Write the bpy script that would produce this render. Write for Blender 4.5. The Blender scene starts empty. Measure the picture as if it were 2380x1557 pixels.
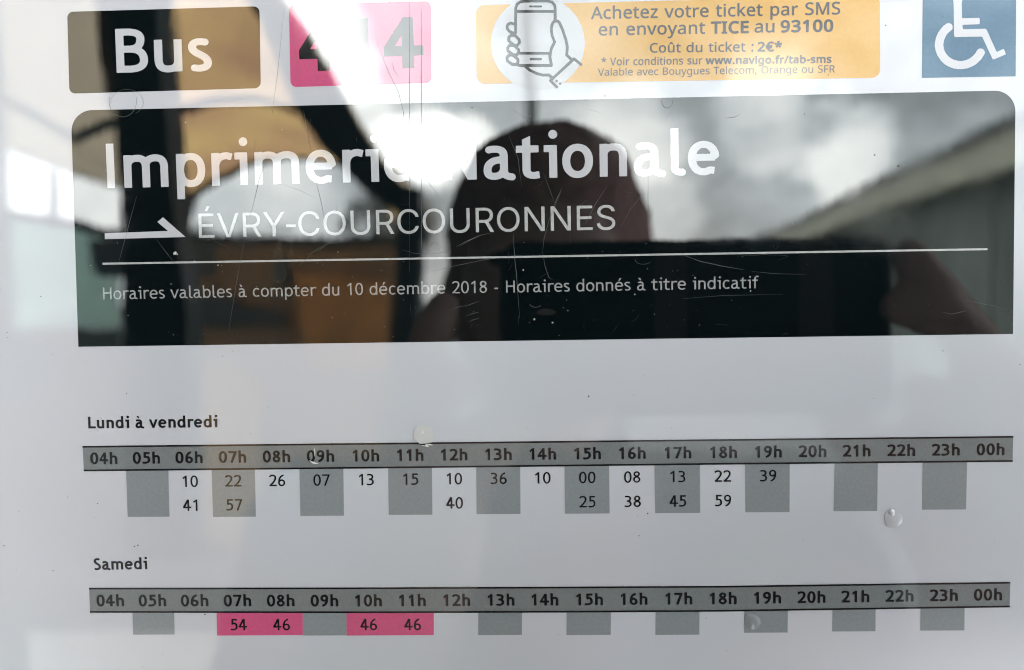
# Bus timetable behind glossy laminate, seen close up, with the street mirrored in it.
import bpy, bmesh, math, random
from mathutils import Vector, Matrix
from mathutils.geometry import tessellate_polygon
random.seed(7)
SC = bpy.context.scene
COL = SC.collection
R = math.radians

# ------------------------------------------------------------------ camera
# Measurements were taken on the photograph at 2380 x 1557.
FPX, CX, CY = 1868.0, 1190.0, 778.5
DIST = 0.170                                  # lens to sheet, metres
_xw = Vector((74600, -1064, -1868)).normalized()     # sheet's right, in camera axes (x right, y down, z forward)
_dn = Vector((604, 40100, 1868)).normalized()
_nw = _xw.cross(_dn).normalized()             # into the sheet
_dn = _nw.cross(_xw).normalized()
CAMP = Vector((0, -DIST, 0))
def ray(px, py):
    c = Vector(((px - CX) / FPX, (py - CY) / FPX, 1.0))
    return Vector((c.dot(_xw), c.dot(_nw), -c.dot(_dn)))
def sheet(px, py, lift=0.0):
    """point on the sheet (plane y=0) measured from the photograph"""
    r = ray(px, py); t = DIST / r.y
    p = CAMP + r * t
    return Vector((p.x, -lift, p.z))
def refl(px, py, D):
    """real place, D metres in front of the sheet, of something measured in the mirror image"""
    r = ray(px, py); t = (DIST + D) / r.y
    p = CAMP + r * t
    return Vector((p.x, -p.y, p.z))
cam = bpy.data.cameras.new('camera')
camo = bpy.data.objects.new('camera', cam); COL.objects.link(camo)
# camera axes in world: right, up, back
right = Vector((_xw.x, _nw.x, -_dn.x)); down = Vector((_xw.y, _nw.y, -_dn.y)); fwd = Vector((_xw.z, _nw.z, -_dn.z))
M = Matrix((right, -down, -fwd)).transposed().to_4x4(); M.translation = CAMP
camo.matrix_world = M
cam.sensor_width = 36.0; cam.lens = 36.0 * FPX / 2380.0
cam.clip_start = 0.0005; cam.clip_end = 2000
cam.dof.use_dof = True; cam.dof.focus_distance = DIST * 1.003
cam.dof.aperture_fstop = (cam.lens / 1000.0) / 0.0027
SC.camera = camo

# ------------------------------------------------------------------ light
SUN_DIR = ray(1345, 455); SUN_DIR = Vector((SUN_DIR.x, -SUN_DIR.y, SUN_DIR.z)).normalized()
sl = bpy.data.lights.new('sun', 'SUN'); sl.energy = 0.5; sl.angle = R(6); sl.color = (1, .97, .92)
so = bpy.data.objects.new('sun', sl); COL.objects.link(so)
so.rotation_euler = SUN_DIR.to_track_quat('Z', 'Y').to_euler()
W = bpy.data.worlds.new('World'); SC.world = W; W.use_nodes = True
nt = W.node_tree; nt.nodes.clear()
def nd(t, **k):
    n = nt.nodes.new(t)
    for a, b in k.items(): setattr(n, a, b)
    return n
def lk(a, b): nt.links.new(a, b)
out = nd('ShaderNodeOutputWorld'); bg = nd('ShaderNodeBackground'); lk(bg.outputs[0], out.inputs[0])
bg.inputs[1].default_value = 0.15
sky = nd('ShaderNodeTexSky', sky_type='NISHITA', sun_disc=False)
sky.sun_elevation = math.asin(SUN_DIR.z); sky.sun_rotation = math.atan2(SUN_DIR.x, SUN_DIR.y)
tc = nd('ShaderNodeTexCoord')
def noise(scale, detail=6, rough=.55, off=(0, 0, 0), zs=1.0):
    mp = nd('ShaderNodeMapping'); mp.inputs['Location'].default_value = off; mp.inputs['Scale'].default_value = (1, 1, zs)
    lk(tc.outputs['Generated'], mp.inputs[0])
    n = nd('ShaderNodeTexNoise'); n.inputs['Scale'].default_value = scale; n.inputs['Detail'].default_value = detail
    n.inputs['Roughness'].default_value = rough; lk(mp.outputs[0], n.inputs['Vector']); return n
def math_(op, a, b=None, clamp=False):
    n = nd('ShaderNodeMath', operation=op); n.use_clamp = clamp
    for i, v in enumerate((a, b)):
        if v is None: continue
        if isinstance(v, (int, float)): n.inputs[i].default_value = v
        else: lk(v, n.inputs[i])
    return n.outputs[0]
# direction, nudged by noise so that cloud edges are ragged
nz = noise(5.0, 5, .6, (3, 1, 2), 1.6)
vs = nd('ShaderNodeVectorMath', operation='SUBTRACT'); lk(nz.outputs['Color'], vs.inputs[0]); vs.inputs[1].default_value = (.5, .5, .5)
vm = nd('ShaderNodeVectorMath', operation='SCALE'); lk(vs.outputs[0], vm.inputs[0]); vm.inputs['Scale'].default_value = .16
va = nd('ShaderNodeVectorMath', operation='ADD'); lk(tc.outputs['Generated'], va.inputs[0]); lk(vm.outputs[0], va.inputs[1])
vn = nd('ShaderNodeVectorMath', operation='NORMALIZE'); lk(va.outputs[0], vn.inputs[0])
def spot(px, py, rad, amp):
    """a cloud lump or gap of angular radius rad (degrees) in that part of the sky"""
    d = ray(px, py); d = Vector((d.x, -d.y, d.z)).normalized()
    dp = nd('ShaderNodeVectorMath', operation='DOT_PRODUCT'); lk(vn.outputs[0], dp.inputs[0]); dp.inputs[1].default_value = d
    mr = nd('ShaderNodeMapRange', interpolation_type='SMOOTHERSTEP')
    lk(dp.outputs['Value'], mr.inputs[0]); mr.inputs[1].default_value = math.cos(R(rad)); mr.inputs[2].default_value = math.cos(R(rad * .12))
    mr.inputs[3].default_value = 0; mr.inputs[4].default_value = amp
    return mr.outputs[0]
big = noise(5.4, 10, .66, (1.7, .4, .9), 1.8)
mr = nd('ShaderNodeMapRange'); lk(big.outputs['Fac'], mr.inputs[0])
mr.inputs[1].default_value = .36; mr.inputs[2].default_value = .66; mr.inputs[3].default_value = 20.0; mr.inputs[4].default_value = 38.0
lum = mr.outputs[0]
for s_ in ((925, 352, 2.8, 62), (1000, 364, 3.0, 70), (1080, 340, 2.4, 42), (1000, 430, 2.6, 36), (1790, 255, 4.2, 14), (1990, 340, 3.6, 30), (1450, 310, 5, 24), (680, 20, 4.6, 50), (778, 118, 4.1, 42), (850, 250, 3.0, 26), (950, 70, 8, 13),
           (1540, 480, 4, 16), (1880, 420, 6, 4), (2250, 230, 10, -6), (600, 400, 7, 16), (1820, 160, 4, 12), (150, 440, 9, 26), (930, 530, 4, -22),
           (1420, 20, 8, -10), (1720, 20, 8, -6), (2050, 20, 9, -8), (1690, 430, 6, -3)):
    lum = math_('ADD', lum, spot(*s_))
sp = nd('ShaderNodeSeparateXYZ'); lk(tc.outputs['Generated'], sp.inputs[0])
zg = nd('ShaderNodeMapRange', interpolation_type='SMOOTHSTEP'); lk(sp.outputs['Z'], zg.inputs[0])    # an overcast sky is brighter overhead
zg.inputs[1].default_value = .40; zg.inputs[2].default_value = 1.0; zg.inputs[3].default_value = 1.0; zg.inputs[4].default_value = 2.1
lum = math_('MULTIPLY', math_('MAXIMUM', lum, 3.0), zg.outputs[0])
tint = nd('ShaderNodeMixRGB'); tint.inputs[1].default_value = (.86, .965, 1.01, 1); tint.inputs[2].default_value = (.95, .99, .97, 1)
tf = nd('ShaderNodeMapRange'); lk(lum, tf.inputs[0]); tf.inputs[1].default_value = 22; tf.inputs[2].default_value = 54; lk(tf.outputs[0], tint.inputs[0])
cl = nd('ShaderNodeVectorMath', operation='SCALE'); lk(tint.outputs[0], cl.inputs[0]); lk(lum, cl.inputs['Scale'])
mx = nd('ShaderNodeMixRGB'); mx.inputs[0].default_value = .93; lk(sky.outputs[0], mx.inputs[1]); lk(cl.outputs[0], mx.inputs[2])
lk(mx.outputs[0], bg.inputs[0])
SC.view_settings.view_transform = 'Standard'; SC.view_settings.look = 'None'; SC.view_settings.gamma = 1
SC.view_settings.exposure = 0.23
SC.cycles.filter_width = 1.1
SC.cycles.max_bounces = 6; SC.cycles.glossy_bounces = 3; SC.cycles.diffuse_bounces = 4

# ------------------------------------------------------------------ materials
def mat(name, color, rough=.6, noise_amt=.0, nscale=400, color2=None, coat=False, spec=.5, translucent=0, metallic=0, bump=0, vary=None):
    m = bpy.data.materials.new(name); m.use_nodes = True
    t = m.node_tree; b = t.nodes['Principled BSDF']
    b.inputs['Roughness'].default_value = rough; b.inputs['Specular IOR Level'].default_value = spec; b.inputs['Metallic'].default_value = metallic
    geo = t.nodes.new('ShaderNodeNewGeometry')
    c = color if len(color) == 4 else (*color, 1)
    b.inputs['Base Color'].default_value = c
    if noise_amt or color2:
        n = t.nodes.new('ShaderNodeTexNoise'); n.inputs['Scale'].default_value = nscale; n.inputs['Detail'].default_value = 4
        t.links.new(geo.outputs['Position'], n.inputs['Vector'])
        r = t.nodes.new('ShaderNodeMapRange'); t.links.new(n.outputs['Fac'], r.inputs[0]); r.inputs[1].default_value = .3; r.inputs[2].default_value = .7
        mi = t.nodes.new('ShaderNodeMixRGB'); t.links.new(r.outputs[0], mi.inputs[0])
        c2 = color2 or tuple(max(0, v * (1 - noise_amt)) for v in color[:3])
        mi.inputs[1].default_value = (*c2[:3], 1); mi.inputs[2].default_value = c
        t.links.new(mi.outputs[0], b.inputs['Base Color'])
        if bump:
            bp = t.nodes.new('ShaderNodeBump'); bp.inputs['Strength'].default_value = bump; bp.inputs['Distance'].default_value = .02
            t.links.new(n.outputs['Fac'], bp.inputs['Height']); t.links.new(bp.outputs[0], b.inputs['Normal'])
    if coat:
        b.inputs['Coat Weight'].default_value = 1; b.inputs['Coat IOR'].default_value = 1.85; b.inputs['Coat Roughness'].default_value = .012
        sm = t.nodes.new('ShaderNodeTexNoise'); sm.inputs['Scale'].default_value = 22; sm.inputs['Detail'].default_value = 8; sm.inputs['Roughness'].default_value = .68
        t.links.new(geo.outputs['Position'], sm.inputs['Vector'])
        sr = t.nodes.new('ShaderNodeMapRange'); t.links.new(sm.outputs['Fac'], sr.inputs[0]); sr.inputs[1].default_value = .48; sr.inputs[2].default_value = .72
        sr.inputs[3].default_value = .008; sr.inputs[4].default_value = .10; t.links.new(sr.outputs[0], b.inputs['Coat Roughness'])
        # the laminate is very slightly wavy: tilt its normal by a few thousandths of a radian
        acc = None
        for sc_, am, aniso in ((38, .0085, (1, 1, 1)), (190, .0042, (1, 1, .5)), (900, .0022, (1, 1, .12))):
            mp = t.nodes.new('ShaderNodeMapping'); mp.inputs['Scale'].default_value = aniso
            t.links.new(geo.outputs['Position'], mp.inputs[0])
            n = t.nodes.new('ShaderNodeTexNoise'); n.inputs['Scale'].default_value = sc_; n.inputs['Detail'].default_value = 2
            t.links.new(mp.outputs[0], n.inputs['Vector'])
            s = t.nodes.new('ShaderNodeVectorMath'); s.operation = 'SUBTRACT'; t.links.new(n.outputs['Color'], s.inputs[0]); s.inputs[1].default_value = (.5, .5, .5)
            k = t.nodes.new('ShaderNodeVectorMath'); k.operation = 'SCALE'; t.links.new(s.outputs[0], k.inputs[0]); k.inputs['Scale'].default_value = am
            a = t.nodes.new('ShaderNodeVectorMath'); a.operation = 'ADD'
            t.links.new(k.outputs[0], a.inputs[0]); t.links.new(acc if acc else geo.outputs['Normal'], a.inputs[1]); acc = a.outputs[0]
        nn = t.nodes.new('ShaderNodeVectorMath'); nn.operation = 'NORMALIZE'; t.links.new(acc, nn.inputs[0])
        t.links.new(nn.outputs[0], b.inputs['Coat Normal'])
    if translucent:
        tr = t.nodes.new('ShaderNodeBsdfTranslucent'); tr.inputs[0].default_value = c
        ms = t.nodes.new('ShaderNodeMixShader'); ms.inputs[0].default_value = translucent
        if noise_amt or color2: t.links.new(mi.outputs[0], tr.inputs[0])
        t.links.new(b.outputs[0], ms.inputs[1]); t.links.new(tr.outputs[0], ms.inputs[2])
        t.links.new(ms.outputs[0], t.nodes['Material Output'].inputs[0])
    return m
PAPER = (.665, .66, .71)
M_paper = mat('paper', (.69, .715, .785), .6, 0, 17, color2=(.712, .69, .76), coat=True, spec=0)  # pink and blue blotches painted in for faint reflections of the ground
M_white = mat('paper_white', PAPER, .6, .02, 300, coat=True, spec=0)
M_black = mat('black_print', (.0035, .0070, .0085), .6, .3, 500, coat=True, spec=0)
M_ink = mat('ink', (.020, .020, .022), .6, .4, 1500, coat=True, spec=0)
M_greytext = mat('grey_text', (.46, .46, .47), .6, .3, 1800, coat=True, spec=0)
M_rulewhite = mat('rule_white', (.62, .62, .63), .6, .25, 900, coat=True, spec=0)
M_band = mat('header_grey', (.262, .275, .285), .6, .12, 1500, coat=True, spec=0)
M_col = mat('column_grey', (.335, .355, .38), .6, .10, 1500, coat=True, spec=0)
M_pink = mat('pink_print', (.78, .13, .29), .6, .08, 1500, coat=True, spec=0)
M_orange = mat('orange_print', (.78, .43, .08), .6, .06, 1200, coat=True, spec=0)
M_blue = mat('blue_print', (.045, .145, .26), .6, .12, 1200, coat=True, spec=0)
M_icon = mat('icon_grey', (.03, .032, .032), .6, .2, 1500, coat=True, spec=0)
M_sms = mat('sms_text', (.05, .05, .06), .6, .3, 2500, coat=True, spec=0)
M_flap = mat('flap_paper', (.74, .74, .76), .6, .03, 300, coat=True, spec=0)
M_scratch = mat('scratched_film', (.17, .18, .175), .4, spec=.5)
M_crack = mat('cracked_film', (.92, .93, .92), .15, spec=1)
M_speckd = mat('dirt', (.06, .05, .045), .9)
M_speckl = mat('pale_fleck', (.6, .6, .55), .7)

# ------------------------------------------------------------------ object helpers
def put(o, parent=None, label=None, cat=None, group=None, kind=None):
    COL.objects.link(o)
    if parent: o.parent = parent
    if label: o['label'] = label
    if cat: o['category'] = cat
    if group: o['group'] = group
    if kind: o['kind'] = kind
    return o
def thing(name, loc, label, cat, group=None):
    o = bpy.data.objects.new(name, None); o.location = loc; o.empty_display_size = .02
    return put(o, None, label, cat, group)
def meshobj(name, verts, faces, m, parent=None, smooth=False, **k):
    me = bpy.data.meshes.new(name)
    # children are stored relative to their thing
    off = Vector((0, 0, 0)); p = parent
    while p: off += p.location; p = p.parent
    me.from_pydata([Vector(v) - off for v in verts], [], faces); me.materials.append(m)
    if smooth:
        for f in me.polygons: f.use_smooth = True
    me.update()
    return put(bpy.data.objects.new(name, me), parent, **k)
def flat(name, loops, m, parent, lift, **k):
    """print on the sheet: loops of (px,py) measured on the photograph"""
    L = [[sheet(x, y, lift) for x, y in lp] for lp in loops]
    V = [v for lp in L for v in lp]
    T = [tuple(t) for t in tessellate_polygon([[Vector((v.x, v.z, 0)) for v in lp] for lp in L])]
    T = orient(V, T)
    return meshobj(name, V, T, m, parent, **k)
def orient(V, T):
    o = []
    for a, b, c in T:
        n = (V[b] - V[a]).cross(V[c] - V[a])
        if n.length < 1e-14: continue
        o.append((a, b, c) if n.y < 0 else (a, c, b))
    return o
def rrect(TL, TR, BR, BL, r, rs=(1, 1, 1, 1), n=7):
    P = [Vector(p) for p in (TL, TR, BR, BL)]; res = []
    for i in range(4):
        c = P[i]; a = (P[i - 1] - c).normalized(); b = (P[(i + 1) % 4] - c).normalized(); rr = r * rs[i]
        if rr <= 0: res.append(tuple(c)); continue
        for k in range(n + 1):
            t = math.pi / 2 * k / n
            res.append(tuple(c + a * rr * (1 - math.sin(t)) + b * rr * (1 - math.cos(t))))
    return res
def line_quad(p, q, w):
    p, q = Vector(p), Vector(q); d = (q - p).normalized(); n = Vector((-d.y, d.x)) * w / 2
    return [tuple(p + n), tuple(q + n), tuple(q - n), tuple(p - n)]
def band(top, bot, name, m, parent, lift, **k):
    return flat(name, [list(top) + list(reversed(bot))], m, parent, lift, **k)
def lerp_pts(pts, x):
    for (a, b), (c, d) in zip(pts, pts[1:]):
        if x <= c: return b + (d - b) * (x - a) / (c - a)
    return pts[-1][1]
FONTS = {
 'treb_regular': {
  ' ': (301, []),
  '-': (367, [[60,227,246,0,5,5,1,10,0,54,-1,6,-4,4,-246,0,-5,-5,-1,-9,0,-55,1,-5]]),
  '0': (524, [[236,-8,44,-1,31,5,26,10,43,28,27,29,23,35,13,27,15,38,10,38,10,50,5,53,0,102,-5,55,-9,52,-8,29,-21,57,-17,31,-17,24,-33,34,-38,23,-24,9,-24,4,-24,2,-33,-3,-41,-12,-24,-13,-28,-22,-26,-32,-22,-36,-14,-31,-10,-28,-14,-60,-8,-52,-2,-33,0,-89,7,-73,12,-60,14,-40,12,-29,29,-48,20,-22,19,-16,14,-11,28,-14],[249,72,-26,10,-25,22,-24,35,-14,31,-14,48,-10,59,-3,29,0,105,8,64,10,43,15,43,19,35,20,24,20,15,19,7,19,3,12,-2,12,-2,13,-6,13,-9,14,-14,20,-30,19,-43,14,-50,8,-47,5,-84,-3,-57,-7,-59,-13,-53,-13,-35,-15,-29,-18,-24,-13,-12,-12,-8,-26,-9]]),
  '1': (524, [[260,1,75,-1,7,2,3,6,0,705,-3,6,-10,2,-40,0,-31,-5,-4,-3,-4,-12,-4,-4,-71,-48,-70,-48,-5,-5,-1,-7,20,-71,3,-6,5,-2,112,80,7,4,5,-5,1,-574,1,-9]]),
  '2': (524, [[60,1,413,-1,9,1,5,5,1,64,-2,7,-4,3,-259,1,-10,1,-3,3,2,7,53,56,66,77,56,77,21,33,32,61,12,31,9,31,8,46,0,31,-8,52,-9,28,-20,36,-19,23,-31,23,-37,16,-30,8,-42,5,-41,0,-26,-2,-45,-10,-31,-12,-29,-17,-27,-27,-13,-21,-1,-24,8,-19,14,-12,19,-5,14,2,12,5,12,11,19,26,17,11,17,6,43,7,35,0,26,-3,24,-7,15,-8,13,-12,9,-11,8,-15,5,-16,6,-29,0,-36,-1,-14,-7,-31,-16,-43,-24,-45,-45,-67,-79,-98,-53,-58,-53,-53,-6,-16,-29,-2,-6,-4,-2,-9,0,-57,1,-6]]),
  '8': (524, [[238,-6,37,-1,26,3,26,7,34,13,23,14,20,15,28,30,24,38,12,31,8,50,0,19,-7,41,-10,28,-10,19,-29,39,-19,18,-33,23,-3,6,3,5,34,31,13,14,15,26,10,24,7,33,0,38,-4,24,-7,24,-11,21,-16,24,-10,12,-29,25,-24,14,-19,7,-28,9,-14,1,-29,2,-26,-3,-31,-8,-31,-13,-22,-15,-19,-17,-16,-19,-20,-33,-11,-36,-4,-23,1,-31,7,-36,12,-30,17,-25,15,-17,28,-23,3,-5,-3,-6,-24,-16,-25,-21,-31,-40,-17,-39,-6,-21,-5,-33,0,-22,5,-33,10,-31,16,-31,27,-36,24,-21,28,-18,41,-17],[249,75,-22,4,-22,10,-20,14,-15,15,-17,26,-8,21,-4,24,0,24,6,29,8,19,12,19,20,20,21,14,19,7,22,5,26,0,24,-5,24,-11,16,-13,17,-17,12,-19,11,-26,4,-20,0,-28,-5,-24,-10,-24,-14,-21,-15,-15,-15,-11,-25,-12,-29,-6],[256,441,-17,4,-16,6,-20,12,-12,12,-9,14,-10,22,-3,14,0,31,4,17,9,19,11,16,11,11,14,9,17,7,21,5,14,0,22,-5,14,-7,26,-21,9,-13,9,-19,4,-14,2,-22,-2,-19,-6,-19,-9,-16,-13,-17,-15,-12,-17,-8,-26,-7]]),
  'H': (654, [[82,1,74,-1,7,2,3,4,1,329,3,8,12,2,291,0,12,-2,3,-11,1,-326,4,-5,8,-1,67,0,8,4,3,11,0,650,-1,43,-5,7,-74,2,-7,-3,-3,-3,-1,-272,-3,-11,-12,-2,-296,0,-7,2,-3,9,-1,274,-5,4,-7,2,-67,0,-9,-4,-2,-12,0,-686,1,-9]]),
  'a': (525, [[176,-11,47,-1,52,10,30,10,39,25,7,2,24,-17,33,-16,29,-9,33,-5,15,0,9,4,13,9,7,12,3,14,-4,19,-17,20,-7,3,-31,3,-21,7,-16,13,-7,14,-4,24,-1,243,-9,52,-15,31,-17,22,-17,14,-19,12,-26,12,-26,7,-36,5,-43,1,-21,-3,-41,-6,-35,-12,-15,-8,-4,-8,-2,-24,2,-12,6,-10,13,-10,21,-8,40,14,34,5,38,0,33,-7,24,-12,12,-15,8,-21,3,-29,-2,-10,-7,-6,-52,-5,-36,-7,-47,-14,-34,-15,-21,-13,-26,-22,-22,-27,-19,-38,-10,-43,0,-40,7,-38,13,-31,20,-24,23,-19,38,-16],[182,70,-17,4,-14,8,-7,7,-7,15,-4,19,1,38,10,33,10,15,11,12,24,16,41,17,45,8,36,4,4,-2,3,-3,1,-100,-10,-31,-17,-28,-15,-13,-14,-8,-19,-7,-26,-4]]),
  'b': (557, [[267,-11,39,-1,29,3,30,8,22,8,21,11,27,18,21,21,17,23,18,31,13,31,12,47,5,38,0,62,-5,48,-12,45,-12,29,-16,28,-24,31,-24,22,-22,14,-29,14,-23,8,-27,5,-28,2,-38,-2,-29,-6,-31,-11,-31,-18,-7,-1,-3,9,0,59,-2,175,-4,4,-5,1,-67,0,-9,-2,-4,-6,0,-729,4,-6,7,-2,71,0,7,5,2,18,5,4,34,-19,21,-8],[277,70,-31,9,-21,12,-12,10,-13,14,-13,22,-16,38,-8,38,-3,33,0,31,5,43,7,31,15,36,17,25,21,20,26,15,24,5,24,2,12,-1,31,-7,26,-16,19,-19,17,-26,14,-34,8,-33,4,-55,-2,-38,-7,-40,-11,-34,-13,-26,-14,-17,-25,-22,-23,-11,-29,-6]]),
  'c': (485, [[243,-11,39,0,36,6,24,8,21,11,53,1,4,5,1,5,0,62,-3,6,-5,2,-69,0,-19,-6,-33,-16,-19,-4,-15,0,-19,4,-16,7,-17,11,-14,14,-14,18,-14,26,-11,28,-7,34,-3,24,0,54,7,46,8,26,19,38,18,24,25,19,24,9,41,1,52,-22,59,-7,15,-1,6,8,7,59,-4,11,-56,8,-25,12,-31,10,-33,5,-36,-2,-28,-6,-26,-9,-41,-26,-17,-15,-22,-26,-16,-25,-15,-32,-14,-45,-7,-36,-3,-36,0,-35,3,-31,8,-41,11,-38,16,-33,20,-31,19,-23,22,-18,40,-24,24,-8]]),
  'd': (557, [[236,-11,39,-1,36,5,38,11,43,23,4,-3,3,-19,7,-5,71,0,8,2,2,4,1,731,-3,6,-8,2,-69,0,-8,-3,-2,-10,0,-107,0,-119,-4,-9,-7,0,-19,12,-26,12,-29,9,-19,3,-26,2,-36,-2,-28,-5,-17,-5,-24,-10,-24,-14,-26,-21,-19,-21,-24,-37,-12,-26,-12,-36,-7,-38,-3,-28,0,-57,2,-31,14,-60,20,-45,17,-26,15,-18,34,-30,25,-15,24,-10],[244,70,-26,7,-24,12,-26,26,-14,22,-17,40,-8,43,0,81,5,31,10,34,19,35,16,19,25,20,21,9,40,5,15,-2,26,-6,24,-12,22,-21,19,-28,12,-29,9,-36,6,-57,-3,-40,-5,-34,-10,-31,-15,-31,-16,-20,-24,-21,-19,-10,-33,-7]]),
  'e': (545, [[250,-11,39,-1,22,3,31,7,50,20,31,1,24,4,5,7,-6,67,-4,4,-7,1,-72,-5,-43,-19,-35,-9,-24,1,-38,8,-19,10,-22,17,-24,32,-12,24,-9,28,-6,29,1,9,5,3,7,1,312,1,5,5,3,26,37,18,6,6,0,17,-3,21,-14,52,-22,48,-16,24,-27,29,-27,21,-28,16,-33,12,-31,6,-38,2,-31,-2,-36,-8,-29,-12,-30,-18,-23,-18,-35,-40,-15,-26,-14,-34,-11,-35,-6,-36,-2,-41,2,-47,6,-36,10,-36,13,-31,20,-32,16,-20,26,-26,29,-20,29,-14,43,-12],[139,313,-3,2,-2,5,5,22,12,31,12,21,11,14,20,20,29,17,23,6,22,3,38,-4,32,-13,27,-23,11,-10,14,-22,11,-26,10,-33,-1,-8,-4,-2]]),
  'f': (370, [[129,1,77,-1,7,2,3,6,2,429,2,4,7,2,91,0,6,3,2,5,0,62,-3,9,-10,2,-86,0,-8,3,-2,10,0,48,3,26,5,16,6,15,11,14,12,9,16,5,24,4,55,-14,9,1,5,9,15,57,-2,8,-6,4,-66,16,-24,-1,-34,-5,-23,-7,-24,-12,-18,-12,-19,-19,-14,-22,-9,-19,-7,-21,-5,-29,-3,-73,-2,-8,-9,-3,-74,-1,-7,-5,-1,-62,4,-11,9,-2,71,-1,7,-3,1,-4,1,-422,1,-8]]),
  'i': (285, [[136,1,75,-1,7,2,3,6,0,500,-1,10,-7,5,-81,1,-74,0,-9,-2,-4,-9,0,-55,1,-9,5,-5,72,-2,6,-3,2,-4,0,-422,1,-8],[161,639,26,-1,19,7,14,13,10,19,2,19,-7,24,-14,17,-19,10,-19,2,-24,-7,-14,-12,-12,-22,-1,-23,6,-20,11,-14]]),
  'l': (295, [[214,-11,32,-1,33,8,3,8,-1,31,-3,9,-14,29,-6,1,-31,-5,-21,4,-12,4,-10,5,-7,7,-5,12,-4,17,-1,614,-4,11,-12,2,-66,0,-5,-2,-3,-6,-1,-631,7,-26,8,-22,13,-17,19,-19,16,-12,17,-8,29,-8]]),
  'm': (830, [[74,1,75,-1,7,2,3,4,1,348,7,33,13,24,16,15,24,12,38,7,36,0,19,-5,17,-7,12,-9,9,-13,8,-17,9,-36,3,-35,0,-310,2,-8,4,-4,74,-1,7,2,3,4,1,343,4,24,8,23,12,19,13,11,16,9,22,7,21,3,36,0,33,-9,12,-8,10,-10,14,-26,8,-36,3,-33,0,-122,1,-196,4,-4,6,-1,71,0,7,5,1,10,0,334,-5,38,-15,45,-15,26,-16,20,-36,26,-33,14,-24,5,-21,3,-50,0,-43,-7,-24,-8,-28,-13,-29,-21,-7,-2,-36,25,-19,10,-24,8,-38,8,-50,0,-26,-3,-60,-16,-4,3,-4,10,-6,3,-76,0,-5,-5,-1,-10,0,-493,1,-9]]),
  'n': (546, [[74,1,75,-1,7,2,3,4,1,348,7,31,12,23,22,20,29,11,31,6,35,0,36,-6,14,-7,15,-12,12,-16,7,-17,8,-43,0,-329,2,-11,4,-3,10,-1,66,0,9,4,2,9,0,91,-1,245,-7,43,-6,21,-14,31,-17,24,-21,19,-26,17,-31,13,-28,6,-22,3,-54,0,-43,-7,-46,-14,-4,3,-4,12,-6,3,-76,0,-5,-5,-1,-10,0,-493,1,-9]]),
  'o': (537, [[243,-11,42,-1,26,3,28,8,38,16,31,21,27,25,20,26,16,28,16,41,8,29,5,33,2,55,-3,35,-5,31,-10,38,-13,31,-15,26,-19,25,-24,24,-28,21,-39,18,-28,8,-24,3,-19,2,-38,-2,-33,-7,-36,-14,-24,-14,-26,-20,-30,-34,-14,-21,-15,-31,-15,-48,-8,-52,0,-60,3,-26,7,-38,14,-41,13,-26,14,-21,12,-15,20,-21,30,-23,24,-13,26,-10],[251,70,-28,7,-27,14,-16,15,-25,33,-14,31,-10,38,-2,22,0,66,8,43,9,26,14,27,17,22,24,21,26,13,22,4,21,2,15,-2,28,-6,26,-14,22,-18,20,-29,15,-31,8,-31,5,-36,0,-55,-6,-38,-11,-33,-14,-29,-19,-24,-22,-19,-26,-13,-34,-7]]),
  'p': (557, [[74,-204,75,-1,7,2,3,4,1,214,0,8,3,3,5,0,31,-18,21,-8,48,-11,40,-1,41,6,45,16,41,26,24,25,16,22,14,23,16,38,11,45,5,38,0,72,-5,38,-12,45,-12,29,-13,24,-23,30,-28,27,-29,19,-26,11,-46,11,-28,2,-36,-2,-26,-5,-36,-12,-36,-20,-4,3,-3,19,-7,5,-71,1,-6,-1,-4,-5,-1,-707,1,-10],[277,70,-31,9,-21,12,-12,10,-13,14,-13,22,-16,38,-8,38,-3,33,0,31,5,43,7,31,15,36,17,25,21,20,26,15,24,5,24,2,12,-1,31,-7,26,-16,19,-19,17,-26,14,-34,8,-33,4,-55,-2,-38,-7,-40,-11,-34,-13,-26,-14,-17,-25,-22,-23,-11,-29,-6]]),
  'r': (389, [[74,1,75,-1,7,2,3,4,1,309,6,36,14,36,14,22,12,12,26,16,26,9,41,5,71,-17,10,1,4,9,14,60,-4,7,-23,7,-58,14,-19,1,-43,-5,-31,-8,-55,-22,-4,3,-2,17,-5,5,-72,1,-11,-4,-2,-12,0,-493,1,-9]]),
  's': (405, [[183,-6,21,-1,47,6,29,8,40,20,22,20,18,26,10,26,4,24,-1,26,-6,28,-14,29,-21,25,-24,20,-28,19,-93,51,-33,21,-17,15,-11,16,-2,26,5,19,10,14,17,9,21,4,43,0,41,-8,35,-10,22,10,11,12,6,14,0,12,-8,20,-6,9,-48,14,-43,8,-15,0,-47,0,-31,-5,-31,-11,-24,-14,-24,-23,-14,-22,-10,-28,-3,-24,1,-22,6,-31,18,-30,15,-17,28,-22,28,-19,86,-46,33,-21,24,-22,9,-15,2,-24,-5,-22,-11,-15,-21,-11,-19,-5,-33,-3,-53,8,-38,12,-24,-12,-8,-9,-6,-15,-1,-14,7,-21,4,-5,45,-15,40,-7]]),
  't': (396, [[262,-11,34,-1,72,13,7,4,1,8,-10,57,-5,10,-10,0,-64,-11,-17,1,-24,4,-14,5,-12,9,-7,11,-6,26,1,310,3,6,7,2,139,1,4,4,1,6,0,59,-4,9,-7,2,-138,1,-5,4,-1,6,0,50,0,78,-3,9,-10,-2,-71,-42,-6,-5,-2,-8,-1,-78,-2,-10,-8,-3,-77,0,-9,-2,-4,-9,0,-59,3,-8,6,-3,81,0,7,-2,2,-4,1,-310,6,-38,12,-28,18,-26,29,-22,20,-10,21,-7]]),
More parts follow.
